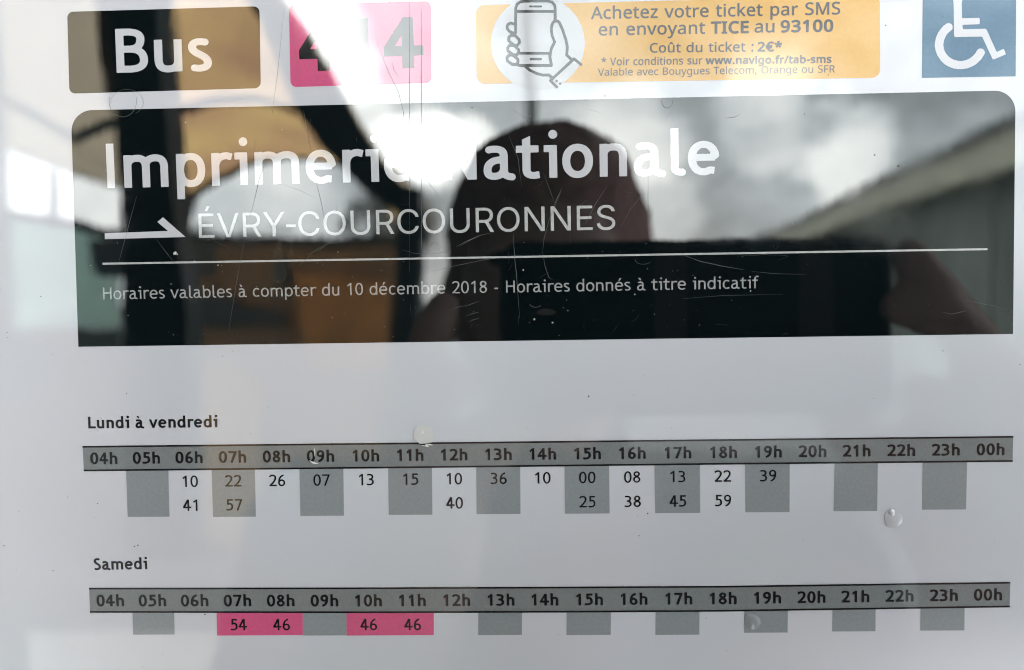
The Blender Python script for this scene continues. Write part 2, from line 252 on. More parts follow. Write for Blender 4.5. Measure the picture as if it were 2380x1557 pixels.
  'u': (546, [[233,-11,49,-1,29,3,35,8,34,10,11,-8,8,-1,69,0,7,2,3,4,0,509,-3,7,-7,2,-72,0,-8,-4,-2,-12,-1,-350,-3,-16,-7,-22,-14,-21,-22,-15,-24,-9,-38,-6,-31,0,-21,4,-29,13,-14,14,-8,13,-11,29,-6,40,-1,336,-4,5,-8,1,-69,0,-8,-4,-3,-12,0,-312,3,-38,11,-50,10,-23,13,-24,13,-17,16,-15,20,-14,20,-10,29,-9]]),
  'v': (490, [[210,-4,65,-1,7,3,5,5,199,510,0,7,-9,4,-71,0,-7,-2,-5,-4,-137,-369,-9,-22,-4,-2,-5,7,-143,386,-4,4,-10,2,-69,0,-6,-1,-3,-4,1,-8,13,-34,183,-469,5,-9]]),
  'à': (525, [[176,-11,47,-1,52,10,30,10,39,25,7,2,24,-17,33,-16,29,-9,33,-5,15,0,9,4,13,9,7,12,3,14,-4,19,-17,20,-7,3,-31,3,-21,7,-16,13,-7,14,-4,24,-1,243,-9,52,-15,31,-17,22,-17,14,-19,12,-26,12,-26,7,-36,5,-43,1,-21,-3,-41,-6,-35,-12,-15,-8,-4,-8,-2,-24,2,-12,6,-10,13,-10,21,-8,40,14,34,5,38,0,33,-7,24,-12,12,-15,8,-21,3,-29,-2,-10,-7,-6,-52,-5,-36,-7,-47,-14,-34,-15,-21,-13,-26,-22,-22,-27,-19,-38,-10,-43,0,-40,7,-38,13,-31,20,-24,23,-19,38,-16],[182,70,-17,4,-14,8,-7,7,-7,15,-4,19,1,38,10,33,10,15,11,12,24,16,41,17,45,8,36,4,4,-2,3,-3,1,-100,-10,-31,-17,-28,-15,-13,-14,-8,-19,-7,-26,-4],[205,601,60,-1,7,4,1,4,-59,136,-8,6,-33,0,-62,0,-5,-1,-3,-5,88,-129,8,-9]]),
  'é': (545, [[250,-11,39,-1,22,3,31,7,50,20,31,1,24,4,5,7,-6,67,-4,4,-7,1,-72,-5,-43,-19,-35,-9,-24,1,-38,8,-19,10,-22,17,-24,32,-12,24,-9,28,-6,29,1,9,5,3,7,1,312,1,5,5,3,26,37,18,6,6,0,17,-3,21,-14,52,-22,48,-16,24,-27,29,-27,21,-28,16,-33,12,-31,6,-38,2,-31,-2,-36,-8,-29,-12,-30,-18,-23,-18,-35,-40,-15,-26,-14,-34,-11,-35,-6,-36,-2,-41,2,-47,6,-36,10,-36,13,-31,20,-32,16,-20,26,-26,29,-20,29,-14,43,-12],[139,313,-3,2,-2,5,5,22,12,31,12,21,11,14,20,20,29,17,23,6,22,3,38,-4,32,-13,27,-23,11,-10,14,-22,11,-26,10,-33,-1,-8,-4,-2],[245,601,59,-1,10,4,94,133,3,7,-3,5,-95,1,-11,-4,-59,-133,-2,-7]]),
 },
 'treb_bold': {
  ' ': (301, []),
  'B': (619, [[91,1,229,-1,36,3,57,9,36,10,43,20,38,27,23,27,18,34,12,45,0,52,-5,34,-10,33,-19,38,-25,31,-29,24,-4,7,28,48,9,23,7,29,3,21,0,50,-5,24,-10,24,-21,31,-13,13,-21,16,-33,16,-24,9,-29,8,-55,8,-42,3,-186,0,-11,-4,-2,-12,0,-686,1,-9],[218,113,-5,5,-1,9,0,186,3,11,10,2,93,0,28,-3,41,-10,19,-8,14,-10,13,-13,10,-14,8,-22,6,-28,0,-26,-3,-17,-7,-17,-10,-12,-19,-12,-14,-7,-41,-10,-48,-5],[218,439,-5,4,-1,8,0,141,3,11,10,2,57,0,36,-3,40,-6,29,-11,14,-10,7,-10,4,-14,0,-21,-4,-25,-7,-20,-6,-12,-11,-12,-21,-12,-28,-8,-34,-3]]),
  'I': (297, [[91,1,110,-1,7,2,4,6,0,693,-1,10,-4,4,-111,2,-7,-3,-3,-6,0,-693,1,-9]]),
  'N': (657, [[74,1,113,-1,7,2,3,4,1,433,0,12,3,5,5,-3,5,-8,228,-440,6,-4,9,-1,121,0,11,4,2,11,0,686,-1,10,-4,4,-113,2,-7,-3,-3,-3,-1,-434,-1,-14,-2,-3,-5,3,-5,9,-228,439,-5,4,-9,2,-122,0,-11,-4,-2,-12,0,-686,1,-9]]),
  'a': (544, [[500,-27,13,2,15,10,10,9,10,21,1,22,-10,24,-19,17,-9,5,-31,4,-29,7,-12,7,-7,12,-3,19,-1,250,-8,43,-17,36,-21,24,-14,11,-21,12,-32,13,-30,7,-36,5,-67,0,-43,-5,-40,-11,-6,-4,-11,-14,-6,-14,-3,-17,6,-26,17,-20,22,-10,17,-2,30,8,27,3,50,0,23,-4,17,-6,10,-7,5,-8,4,-28,-7,-6,-62,-9,-38,-9,-29,-11,-28,-15,-24,-17,-26,-25,-12,-15,-14,-24,-12,-31,-8,-48,0,-35,4,-27,10,-28,13,-21,20,-22,20,-14,27,-12,30,-8,31,-3,31,0,27,3,40,9,52,21,39,-23,30,-12,41,-9],[192,101,-10,3,-7,5,-5,9,-3,17,3,35,11,29,15,18,19,12,27,11,35,7,19,1,4,-2,2,-4,0,-81,-8,-22,-19,-22,-21,-11,-29,-6]]),
  'e': (564, [[260,-11,39,-1,21,3,31,6,43,15,41,-4,7,1,5,11,10,81,0,12,-3,4,-5,2,-57,7,-19,0,-27,-7,-28,-13,-22,-5,-23,-1,-29,6,-14,7,-14,10,-22,23,-10,17,-9,22,-6,21,1,7,10,4,269,0,12,2,2,4,2,14,3,6,32,15,24,24,2,5,0,21,-10,46,-10,31,-11,23,-8,15,-20,28,-28,28,-31,22,-26,14,-31,11,-33,7,-38,3,-34,-3,-26,-5,-24,-8,-31,-13,-23,-15,-29,-23,-24,-29,-16,-25,-16,-33,-11,-38,-7,-36,-3,-38,2,-52,5,-31,11,-36,12,-31,19,-31,20,-26,35,-31,28,-17,28,-13,41,-11],[180,329,-5,6,1,7,17,33,25,27,26,15,36,6,26,-3,26,-9,23,-17,21,-26,9,-19,4,-14,-4,-6]]),
  'i': (300, [[134,1,110,-1,7,2,4,9,-1,504,-3,7,-7,2,-76,0,-112,0,-7,-2,-4,-9,0,-88,2,-10,9,-3,64,0,5,-2,3,-6,1,-391,1,-8],[181,623,23,0,14,4,14,7,19,20,10,23,2,15,-2,16,-10,24,-10,12,-12,10,-11,5,-14,4,-15,1,-14,-2,-14,-6,-12,-7,-16,-17,-7,-14,-4,-14,2,-29,13,-26,19,-17]]),
  'l': (310, [[229,-11,36,-1,34,9,14,33,1,21,-4,14,-9,15,-26,23,-7,1,-24,-4,-19,3,-14,5,-8,12,-1,615,-2,7,-4,2,-28,1,-81,0,-7,-2,-3,-6,-1,-629,5,-21,11,-26,18,-24,15,-13,21,-13,24,-10,26,-7]]),
  'm': (859, [[74,1,111,-1,7,2,2,4,2,350,6,21,9,15,16,11,24,8,19,3,34,0,26,-5,19,-13,13,-26,5,-28,0,-327,1,-9,2,-4,10,-2,102,0,8,1,4,5,1,314,-1,24,4,24,5,14,10,13,14,9,22,7,16,3,46,0,16,-5,12,-5,10,-9,6,-10,7,-20,5,-26,0,-212,0,-114,3,-11,10,-2,102,0,7,2,3,6,1,338,-3,27,-9,35,-15,34,-15,20,-21,21,-12,9,-19,12,-31,12,-53,10,-54,0,-48,-8,-43,-14,-38,-19,-32,19,-23,9,-26,7,-33,6,-57,0,-57,-10,-19,8,-108,-1,-7,-5,-1,-10,0,-493,1,-9]]),
  'n': (565, [[74,1,111,-1,7,2,2,4,2,348,5,21,7,13,15,12,19,9,33,5,36,0,16,-3,25,-12,15,-26,7,-43,0,-315,2,-11,4,-3,9,-1,98,0,9,2,4,11,0,110,0,216,-3,29,-7,31,-10,27,-17,28,-18,21,-20,16,-24,14,-33,12,-26,6,-24,3,-53,0,-64,-10,-9,6,-7,2,-110,-1,-5,-5,-1,-10,0,-493,1,-9]]),
  'o': (556, [[250,-11,44,-1,26,3,31,8,41,16,35,24,39,41,23,37,17,41,7,27,6,33,2,57,-7,62,-14,45,-11,25,-16,28,-33,38,-20,17,-21,14,-45,20,-48,9,-26,2,-36,-2,-31,-6,-38,-14,-24,-13,-26,-19,-31,-32,-17,-24,-17,-33,-14,-43,-10,-57,0,-60,3,-26,7,-33,15,-43,20,-38,34,-41,41,-31,26,-13,24,-9],[263,101,-26,7,-17,10,-21,20,-14,20,-10,24,-10,36,-3,28,0,31,5,36,8,30,10,22,15,22,18,17,21,12,15,4,21,3,17,-1,26,-6,24,-15,19,-21,12,-19,9,-22,8,-28,4,-50,-1,-31,-5,-26,-9,-29,-14,-26,-16,-20,-19,-15,-19,-9,-22,-5]]),
  'p': (576, [[74,-204,108,-1,11,4,2,12,0,188,4,9,5,0,42,-14,39,-6,35,0,24,3,33,8,36,14,34,22,23,21,29,38,12,21,12,29,12,43,5,40,0,69,-7,48,-10,36,-15,33,-17,29,-16,20,-26,25,-34,22,-35,15,-41,9,-28,3,-41,-3,-31,-6,-38,-13,-9,8,-7,2,-103,0,-11,-4,-2,-12,0,-697,1,-10],[289,101,-24,6,-16,10,-20,20,-11,18,-12,30,-7,28,-4,29,1,43,7,45,7,21,10,22,13,19,13,12,22,13,33,6,17,-1,26,-6,19,-12,14,-14,16,-25,9,-21,7,-26,5,-38,0,-38,-5,-38,-7,-24,-10,-24,-15,-22,-16,-16,-22,-12,-24,-6]]),
  'r': (401, [[74,1,108,-1,11,4,2,11,0,303,5,24,6,16,12,22,14,15,24,14,21,7,36,5,64,-18,10,2,5,10,23,86,-2,8,-14,6,-60,16,-16,2,-60,-5,-31,-8,-28,-9,-7,2,-5,9,-7,2,-103,0,-11,-4,-2,-12,0,-493,1,-9]]),
  's': (422, [[174,-11,39,-1,52,8,34,10,31,15,26,21,19,24,13,30,5,24,0,29,-7,33,-17,33,-17,22,-32,29,-24,17,-111,66,-17,14,-10,14,-1,15,2,12,5,7,9,4,19,4,45,0,64,-9,26,10,12,11,7,11,6,19,-1,19,-7,16,-18,19,-13,6,-76,10,-55,0,-24,-3,-38,-11,-26,-12,-27,-20,-19,-24,-10,-22,-7,-24,-2,-30,7,-41,14,-29,20,-24,26,-23,31,-22,72,-40,40,-26,15,-15,9,-14,3,-16,-2,-12,-8,-10,-12,-6,-33,-6,-24,-1,-74,10,-26,-11,-10,-8,-8,-11,-7,-19,1,-19,8,-19,14,-17,8,-5,22,-5]]),
  't': (409, [[276,-11,35,-1,21,3,53,10,4,3,3,4,-10,62,-6,34,-3,5,-8,2,-59,-10,-21,0,-20,3,-14,6,-6,5,-2,12,1,279,2,4,8,2,107,0,9,2,4,11,0,88,-4,9,-7,2,-107,0,-10,2,-3,11,0,105,-1,28,-3,4,-4,0,-117,-51,-4,-10,0,-76,-2,-10,-8,-3,-79,0,-5,-1,-5,-5,-1,-95,3,-8,6,-3,81,0,7,-2,2,-4,1,-279,6,-35,12,-29,11,-17,13,-13,30,-20,39,-15]]),
  'u': (565, [[243,-11,51,-1,29,3,45,9,117,0,10,4,3,11,0,493,-1,10,-5,5,-110,1,-7,-2,-3,-4,-1,-333,-3,-29,-6,-21,-10,-15,-15,-9,-22,-7,-23,-4,-29,0,-31,6,-12,6,-10,11,-6,9,-6,19,-5,29,0,328,-2,12,-4,3,-10,1,-100,0,-10,-4,-3,-12,0,-312,6,-50,10,-40,11,-24,15,-24,23,-23,15,-13,26,-14,24,-9]]),
 },
 'treb_heavy': {
  '1': (559, [[227,1,141,-1,7,2,3,6,1,698,-3,12,-8,3,-83,0,-22,-4,-33,-1,-8,-5,-1,-22,-2,-7,-6,-5,-106,-76,-4,-5,-2,-7,21,-128,5,-12,10,4,74,61,7,1,3,-4,0,-496,1,-9]]),
  '4': (559, [[265,1,134,-1,12,2,3,11,0,148,3,9,10,4,103,0,6,3,2,8,0,114,-2,9,-11,4,-100,0,-7,2,-3,4,-1,371,-6,24,-9,4,-105,-1,-7,-2,-10,-9,-15,-6,-3,-24,-4,-7,-231,-357,-5,-15,0,-111,1,-6,4,-4,222,-1,11,-4,2,-9,1,-150,1,-6],[175,312,-5,4,2,9,74,120,8,9,4,-3,1,-9,-1,-125,-4,-4,-5,-1]]),
 },
 'treb_strong': {
  ' ': (301, []),
  '0': (552, [[248,-8,48,-1,31,5,31,11,41,25,31,31,26,38,18,36,12,31,11,38,7,40,8,69,0,81,-5,58,-8,42,-16,60,-24,55,-13,20,-19,26,-35,32,-38,22,-24,8,-26,5,-34,2,-28,-3,-31,-7,-43,-22,-22,-16,-15,-15,-22,-26,-18,-31,-16,-33,-15,-43,-8,-38,-9,-57,-2,-39,-1,-71,3,-48,8,-47,9,-43,15,-43,14,-31,30,-48,18,-18,26,-23,17,-10,26,-12],[265,118,-19,11,-19,23,-16,32,-12,36,-8,34,-5,35,-3,36,0,69,6,52,5,29,7,29,16,42,14,24,18,19,19,10,17,0,16,-8,15,-14,19,-31,13,-33,11,-38,7,-55,3,-31,0,-64,-5,-55,-5,-28,-10,-36,-14,-36,-14,-24,-20,-21,-16,-8]]),
  '1': (552, [[234,1,127,-1,7,2,3,6,0,700,-2,10,-8,3,-74,0,-19,-4,-31,-1,-7,-5,-4,-24,-11,-9,-107,-77,-5,-5,-1,-7,20,-116,5,-12,10,4,81,64,7,2,3,-4,1,-512,1,-9]]),
  '2': (552, [[60,1,441,-1,10,1,5,5,1,107,-2,8,-4,4,-210,1,-7,1,-4,3,1,5,5,7,42,47,50,65,47,71,29,55,15,38,10,36,6,31,3,35,-6,48,-10,33,-17,34,-17,23,-31,27,-32,18,-36,12,-41,8,-35,3,-50,0,-46,-5,-26,-5,-43,-16,-26,-16,-20,-19,-13,-22,-3,-13,-1,-19,6,-22,16,-21,22,-15,24,-3,26,3,22,14,19,22,12,6,33,5,55,-1,33,-6,14,-7,8,-6,7,-10,6,-14,7,-38,-6,-41,-21,-57,-35,-62,-41,-57,-72,-86,-81,-86,-7,-3,-29,0,-7,-5,-1,-108,1,-8]]),
  '3': (552, [[162,-11,13,-1,48,3,52,7,48,12,33,12,36,19,26,19,22,22,21,29,13,31,7,35,0,46,-6,38,-8,28,-13,31,-19,29,-15,18,-17,15,-2,5,2,7,15,17,16,24,15,38,8,47,-3,45,-5,22,-17,38,-19,25,-26,23,-38,22,-31,11,-41,10,-38,5,-71,3,-72,-5,-19,-6,-22,-19,-7,-12,-5,-14,2,-29,7,-16,9,-11,12,-10,21,-9,67,4,40,1,48,-6,19,-4,21,-9,13,-11,7,-12,5,-19,0,-14,-5,-22,-8,-16,-9,-11,-19,-11,-27,-10,-33,-5,-21,-1,-10,-3,-19,-16,-10,-15,-6,-17,-2,-14,4,-17,5,-12,28,-32,7,-2,34,0,35,-6,29,-11,24,-17,17,-27,10,-38,-1,-35,-8,-22,-18,-17,-22,-12,-33,-10,-36,-7,-55,-2,-45,5,-33,8,-10,-1,-19,-5,-15,-9,-13,-14,-9,-19,-2,-24,3,-14,8,-15,15,-19,20,-6,43,-9]]),
  '4': (552, [[270,1,122,-1,12,2,3,11,0,148,2,9,11,4,103,0,6,3,2,10,0,100,-4,11,-9,2,-100,0,-7,2,-3,4,-1,383,-5,24,-10,4,-91,0,-8,-2,-6,-4,-7,-7,-13,-5,-4,-22,-3,-7,-233,-364,-6,-12,-2,-9,0,-100,1,-6,4,-4,227,-1,11,-4,2,-9,0,-150,1,-6],[161,301,-4,5,3,7,91,149,5,6,5,3,3,-6,0,-11,0,-141,-2,-9,-11,-4]]),
  '5': (552, [[140,-11,42,-1,74,8,48,11,38,13,26,12,47,31,31,30,25,37,14,40,8,53,-3,42,-5,41,-10,43,-9,26,-7,17,-16,26,-28,32,-23,17,-17,9,-21,8,-34,8,-57,2,-5,4,-1,8,0,74,2,7,4,3,195,1,10,2,3,11,-1,107,-2,3,-7,3,-131,0,-203,0,-7,-2,-5,-4,0,-334,8,-5,28,-2,17,-13,28,-16,39,15,33,10,21,1,17,-3,15,-13,11,-21,8,-26,7,-48,0,-50,-5,-19,-16,-24,-27,-19,-19,-10,-31,-10,-64,-9,-36,0,-62,9,-29,-12,-17,-16,-10,-21,-2,-26,8,-22,16,-21,8,-4,24,-6]]),
  '6': (552, [[252,-6,42,-1,48,7,38,14,28,16,25,19,30,33,20,33,11,34,5,24,3,35,-3,34,-5,26,-9,26,-11,21,-9,15,-19,24,-21,19,-24,17,-21,11,-29,11,-45,9,-50,0,-24,-2,-6,4,3,16,14,36,15,29,24,34,29,28,26,19,24,12,40,14,3,4,12,36,0,24,-6,19,-11,15,-29,22,-9,0,-36,-11,-36,-14,-40,-21,-34,-24,-28,-25,-34,-40,-20,-31,-23,-42,-17,-43,-14,-48,-12,-55,-7,-52,-5,-79,0,-54,5,-34,8,-26,14,-32,19,-27,22,-23,21,-17,21,-13,29,-13,31,-8],[263,120,-19,6,-14,8,-10,10,-10,14,-7,17,-5,24,3,31,4,16,6,13,9,12,15,13,9,5,17,6,33,0,19,-6,12,-7,14,-13,9,-13,6,-17,5,-26,-2,-28,-6,-17,-8,-17,-8,-10,-15,-11,-12,-6,-16,-4]]),
  '7': (552, [[147,1,133,-1,7,2,5,4,202,571,12,19,2,17,8,29,0,64,-3,5,-12,5,-288,1,-157,0,-7,-3,-4,-8,0,-105,2,-7,4,-3,284,-1,7,-1,3,-4,-7,-24,-193,-546,-2,-9]]),
  '8': (552, [[252,-6,40,-1,50,9,26,9,26,12,31,20,27,25,18,23,12,20,15,40,5,19,2,29,-2,31,-7,28,-16,38,-22,31,-24,24,-47,34,3,6,26,19,23,22,16,24,13,26,8,31,3,29,-3,26,-9,33,-13,26,-13,19,-23,24,-13,11,-22,14,-24,10,-23,8,-34,6,-36,2,-35,-5,-29,-8,-24,-10,-23,-14,-21,-16,-20,-22,-22,-33,-10,-28,-7,-36,0,-19,8,-38,9,-24,22,-33,25,-27,25,-18,2,-5,-45,-33,-26,-26,-14,-20,-13,-21,-9,-24,-10,-50,3,-41,10,-38,16,-33,24,-32,16,-16,20,-15,31,-19,24,-10,21,-6],[263,120,-24,7,-16,10,-10,9,-17,27,-5,31,4,19,6,14,9,14,13,13,14,9,17,6,33,2,17,-4,16,-8,13,-8,11,-12,9,-14,5,-17,2,-17,-1,-16,-10,-26,-10,-13,-12,-10,-12,-8,-16,-6,-17,-3],[268,487,-22,7,-16,14,-10,17,-2,19,7,22,14,16,19,10,24,3,25,-8,16,-14,9,-19,1,-24,-8,-19,-15,-15,-23,-9]]),
  '9': (552, [[182,-15,33,6,39,15,38,18,16,11,29,20,32,30,30,35,19,29,26,50,17,43,12,40,12,60,7,52,6,93,-1,31,-2,24,-4,19,-11,33,-13,26,-15,22,-19,21,-25,20,-22,13,-28,13,-28,8,-24,4,-33,3,-34,-3,-28,-5,-24,-8,-38,-18,-32,-25,-24,-26,-21,-33,-14,-36,-8,-50,0,-24,3,-23,8,-34,12,-31,26,-38,19,-20,33,-24,34,-16,50,-14,35,-3,50,4,5,-1,2,-4,-4,-17,-10,-24,-16,-33,-15,-24,-21,-27,-41,-33,-28,-14,-40,-14,-5,-5,-13,-43,0,-9,3,-14,6,-15,7,-9],[265,420,-28,8,-15,9,-9,9,-10,17,-7,19,-3,17,0,19,9,33,9,16,8,10,16,11,11,5,22,4,14,0,17,-3,14,-7,21,-17,14,-26,6,-38,-7,-38,-17,-26,-15,-11,-14,-7,-21,-5]]),
  'L': (535, [[82,1,429,-1,9,1,5,5,1,109,-2,8,-4,2,-288,1,-11,4,-2,12,0,271,-1,298,-4,4,-6,2,-116,0,-10,-1,-5,-5,-1,-696,1,-9]]),
  'S': (509, [[176,-15,78,-2,31,3,42,10,29,10,21,10,37,26,26,28,17,31,14,45,3,48,-7,43,-18,45,-26,38,-34,35,-30,25,-110,74,-26,20,-24,25,-12,21,-4,24,5,24,10,17,13,7,28,8,46,0,69,-13,28,11,12,9,11,13,8,24,0,17,-7,21,-19,24,-14,6,-27,6,-45,6,-66,2,-39,-5,-40,-12,-33,-16,-24,-17,-24,-25,-18,-31,-14,-43,-2,-45,5,-38,6,-19,21,-38,23,-29,29,-27,34,-25,92,-62,36,-27,24,-25,10,-17,7,-19,3,-24,-6,-31,-12,-18,-17,-12,-40,-11,-38,-1,-50,3,-53,10,-26,-15,-16,-18,-8,-16,-2,-24,6,-19,17,-29,27,-8]]),
  'a': (553, [[510,-35,8,1,17,10,19,18,9,24,0,24,-5,14,-9,14,-22,17,-7,3,-33,3,-24,6,-15,7,-8,12,-2,14,0,245,-5,34,-7,24,-10,21,-12,17,-20,19,-28,17,-31,12,-36,9,-40,6,-69,0,-48,-6,-24,-5,-9,-4,-12,-10,-13,-19,-4,-15,-1,-16,5,-22,14,-19,20,-13,24,-5,31,5,22,2,54,0,29,-4,12,-4,7,-5,5,-7,2,-14,-3,-5,-6,-3,-48,-6,-41,-10,-50,-21,-28,-19,-20,-17,-25,-31,-15,-28,-8,-22,-9,-52,0,-38,5,-29,11,-29,12,-19,13,-15,31,-21,26,-12,29,-7,31,-3,33,0,26,3,36,8,50,17,41,-24,38,-14,57,-11],[196,115,-7,3,-4,7,-2,26,4,26,12,24,14,15,14,9,29,10,26,5,10,-1,3,-9,0,-67,-7,-19,-13,-14,-19,-10,-26,-5]]),
  'd': (585, [[248,-11,41,-1,29,3,50,13,19,-4,119,0,7,2,3,6,0,729,-3,6,-7,2,-127,-1,-4,-4,-1,-5,0,-70,0,-133,-2,-9,-7,-3,-38,10,-40,5,-43,-2,-40,-8,-29,-10,-24,-13,-24,-17,-29,-29,-26,-36,-11,-24,-10,-26,-12,-50,-3,-35,0,-53,3,-28,7,-36,10,-31,20,-41,29,-38,15,-15,28,-20,39,-19,31,-10],[261,115,-19,5,-19,12,-15,17,-11,16,-9,24,-6,26,-3,24,0,48,5,33,7,22,11,23,10,15,15,14,19,11,22,4,21,-1,19,-4,17,-10,17,-16,13,-22,12,-33,6,-34,1,-52,-6,-33,-6,-22,-8,-18,-15,-22,-14,-13,-21,-11,-17,-4]]),
  'e': (573, [[264,-11,40,-1,23,3,24,5,43,13,36,-6,8,1,5,9,20,98,0,9,-7,6,-76,14,-19,-3,-36,-15,-24,-7,-26,0,-19,3,-24,12,-19,19,-17,26,-8,21,0,10,11,3,252,1,12,2,7,22,24,9,12,7,14,15,13,17,2,7,-2,29,-8,36,-13,35,-13,27,-21,30,-22,24,-41,31,-28,15,-36,11,-31,6,-38,3,-33,-3,-41,-9,-31,-13,-31,-17,-36,-31,-19,-21,-20,-31,-15,-34,-10,-33,-7,-36,-3,-38,2,-50,5,-31,10,-35,12,-29,19,-33,19,-24,20,-20,21,-17,26,-16,31,-13,41,-11],[199,337,-4,5,2,7,9,16,12,15,17,14,21,10,29,5,23,-2,23,-8,19,-14,13,-15,13,-21,1,-8,-4,-5]]),
  'h': (574, [[74,1,125,-1,8,1,4,4,2,353,6,17,11,11,21,9,31,5,38,-1,22,-7,7,-5,6,-10,8,-23,4,-27,1,-322,4,-4,8,-1,116,0,10,2,3,4,1,9,0,315,-3,24,-6,38,-19,45,-28,37,-34,24,-40,18,-50,10,-60,0,-50,-7,-7,4,-1,209,-4,11,-12,2,-114,0,-9,-2,-3,-4,-1,-9,0,-715,1,-9]]),
  'i': (307, [[134,1,127,-1,7,2,3,9,0,504,-3,7,-7,2,-76,0,-129,0,-7,-2,-4,-9,0,-102,2,-10,9,-3,64,-1,5,-2,3,-6,1,-376,1,-8],[196,613,19,2,15,4,24,15,18,24,6,27,0,21,-2,9,-6,15,-11,16,-10,10,-17,10,-28,7,-10,0,-21,-5,-12,-5,-12,-8,-13,-13,-9,-15,-5,-12,-3,-19,4,-28,7,-14,8,-12,13,-13,12,-7,14,-6]]),
  'm': (872, [[74,1,125,-1,8,1,4,4,2,353,6,17,8,10,19,9,24,5,45,1,20,-4,16,-11,11,-24,5,-34,0,-312,1,-9,2,-4,10,-2,116,0,8,1,4,4,2,349,4,14,8,14,13,8,16,6,26,4,36,0,12,-2,21,-11,12,-19,6,-38,0,-245,0,-74,1,-6,5,-4,126,-1,8,2,3,6,0,329,-3,28,-8,34,-15,36,-20,29,-26,24,-15,9,-35,16,-29,8,-33,5,-58,0,-47,-7,-41,-13,-38,-18,-54,26,-58,12,-57,0,-50,-7,-21,5,-122,-1,-7,-5,-1,-10,0,-493,1,-9]]),
  'n': (574, [[74,1,125,-1,8,1,4,5,1,350,4,14,7,10,9,7,17,8,26,5,40,0,12,-2,12,-5,10,-6,11,-22,7,-38,0,-312,1,-9,2,-4,12,-2,114,0,10,2,3,11,1,122,-1,197,-3,33,-6,29,-14,36,-23,33,-12,13,-28,21,-24,12,-31,10,-38,7,-60,0,-50,-7,-21,5,-124,-1,-5,-5,-1,-10,0,-493,1,-9]]),
  'r': (406, [[74,1,125,-1,11,4,2,11,0,303,8,33,10,17,16,17,15,8,24,8,35,5,60,-16,9,1,7,15,26,95,-2,8,-12,5,-59,17,-17,2,-59,-5,-53,-12,-5,0,-9,7,-7,1,-117,0,-11,-4,-2,-12,0,-493,1,-9]]),
  'u': (574, [[248,-11,53,-1,74,12,121,0,6,1,4,4,1,503,-1,10,-2,4,-10,2,-119,0,-8,-1,-4,-5,-1,-357,-5,-17,-7,-12,-11,-7,-19,-7,-31,-4,-28,1,-17,3,-9,5,-10,8,-11,23,-7,47,0,307,-2,12,-11,4,-117,0,-7,-1,-5,-5,-1,-322,3,-35,10,-47,9,-22,13,-22,20,-26,20,-17,19,-12,24,-11,26,-8]]),
  'v': (518, [[203,-4,105,-1,7,1,6,5,192,510,1,9,-8,4,-124,0,-11,-4,-11,-28,-85,-262,-12,-37,-5,-3,-4,6,-102,315,-5,9,-12,4,-120,0,-8,-1,-3,-4,4,-18,186,-493,5,-9]]),
  'à': (553, [[510,-35,8,1,17,10,19,18,9,24,0,24,-5,14,-9,14,-22,17,-7,3,-33,3,-24,6,-15,7,-8,12,-2,14,0,245,-5,34,-7,24,-10,21,-12,17,-20,19,-28,17,-31,12,-36,9,-40,6,-69,0,-48,-6,-24,-5,-9,-4,-12,-10,-13,-19,-4,-15,-1,-16,5,-22,14,-19,20,-13,24,-5,31,5,22,2,54,0,29,-4,12,-4,7,-5,5,-7,2,-14,-3,-5,-6,-3,-48,-6,-41,-10,-50,-21,-28,-19,-20,-17,-25,-31,-15,-28,-8,-22,-9,-52,0,-38,5,-29,11,-29,12,-19,13,-15,31,-21,26,-12,29,-7,31,-3,33,0,26,3,36,8,50,17,41,-24,38,-14,57,-11],[196,115,-7,3,-4,7,-2,26,4,26,12,24,14,15,14,9,29,10,26,5,10,-1,3,-9,0,-67,-7,-19,-13,-14,-19,-10,-26,-5],[220,601,60,-1,6,4,1,4,-58,136,-9,6,-33,0,-62,0,-5,-1,-2,-5,7,-14,84,-119]]),
 },
 'treb_digits': {
  '0': (532, [[238,-8,47,-1,30,5,27,10,36,21,33,34,18,24,13,23,22,53,16,62,10,76,0,112,-5,52,-7,43,-12,45,-17,43,-19,36,-19,26,-29,29,-24,16,-19,10,-24,9,-23,4,-24,2,-33,-2,-31,-8,-36,-18,-36,-29,-25,-32,-16,-26,-16,-36,-15,-43,-8,-38,-9,-57,-2,-41,-1,-73,3,-46,8,-50,6,-31,15,-47,9,-22,10,-21,20,-33,32,-36,22,-18,31,-16],[254,84,-22,9,-20,15,-23,34,-15,33,-12,36,-11,64,-6,64,0,38,5,62,8,46,14,52,13,31,20,31,22,21,22,10,28,1,22,-7,24,-20,19,-28,17,-39,14,-45,7,-43,6,-60,0,-64,-6,-60,-8,-45,-16,-50,-17,-34,-18,-25,-20,-17,-12,-6,-14,-4]]),
  '1': (532, [[253,1,89,-1,7,2,3,6,0,703,-3,8,-7,2,-53,0,-16,-4,-19,-1,-5,-5,-3,-12,-3,-5,-54,-37,-81,-56,-5,-5,-1,-7,20,-83,5,-9,10,3,100,75,7,2,3,-4,1,-558,1,-9]]),
  '2': (532, [[60,1,422,-1,10,1,5,5,0,76,-2,7,-3,3,-250,1,-7,1,-4,2,3,8,46,49,62,74,52,72,40,66,16,36,13,34,10,40,3,26,0,38,-3,24,-7,33,-14,34,-19,28,-22,22,-33,21,-32,13,-28,7,-43,5,-48,0,-40,-5,-29,-6,-29,-11,-33,-19,-26,-27,-13,-21,-2,-24,3,-12,6,-9,16,-16,24,-7,14,2,17,7,11,10,17,23,14,10,15,5,23,5,46,2,31,-3,21,-5,26,-15,17,-21,10,-28,5,-43,-5,-41,-16,-45,-22,-45,-43,-67,-62,-78,-56,-65,-67,-69,-6,-12,-7,-3,-24,-1,-6,-3,-2,-9,0,-67,1,-8]]),
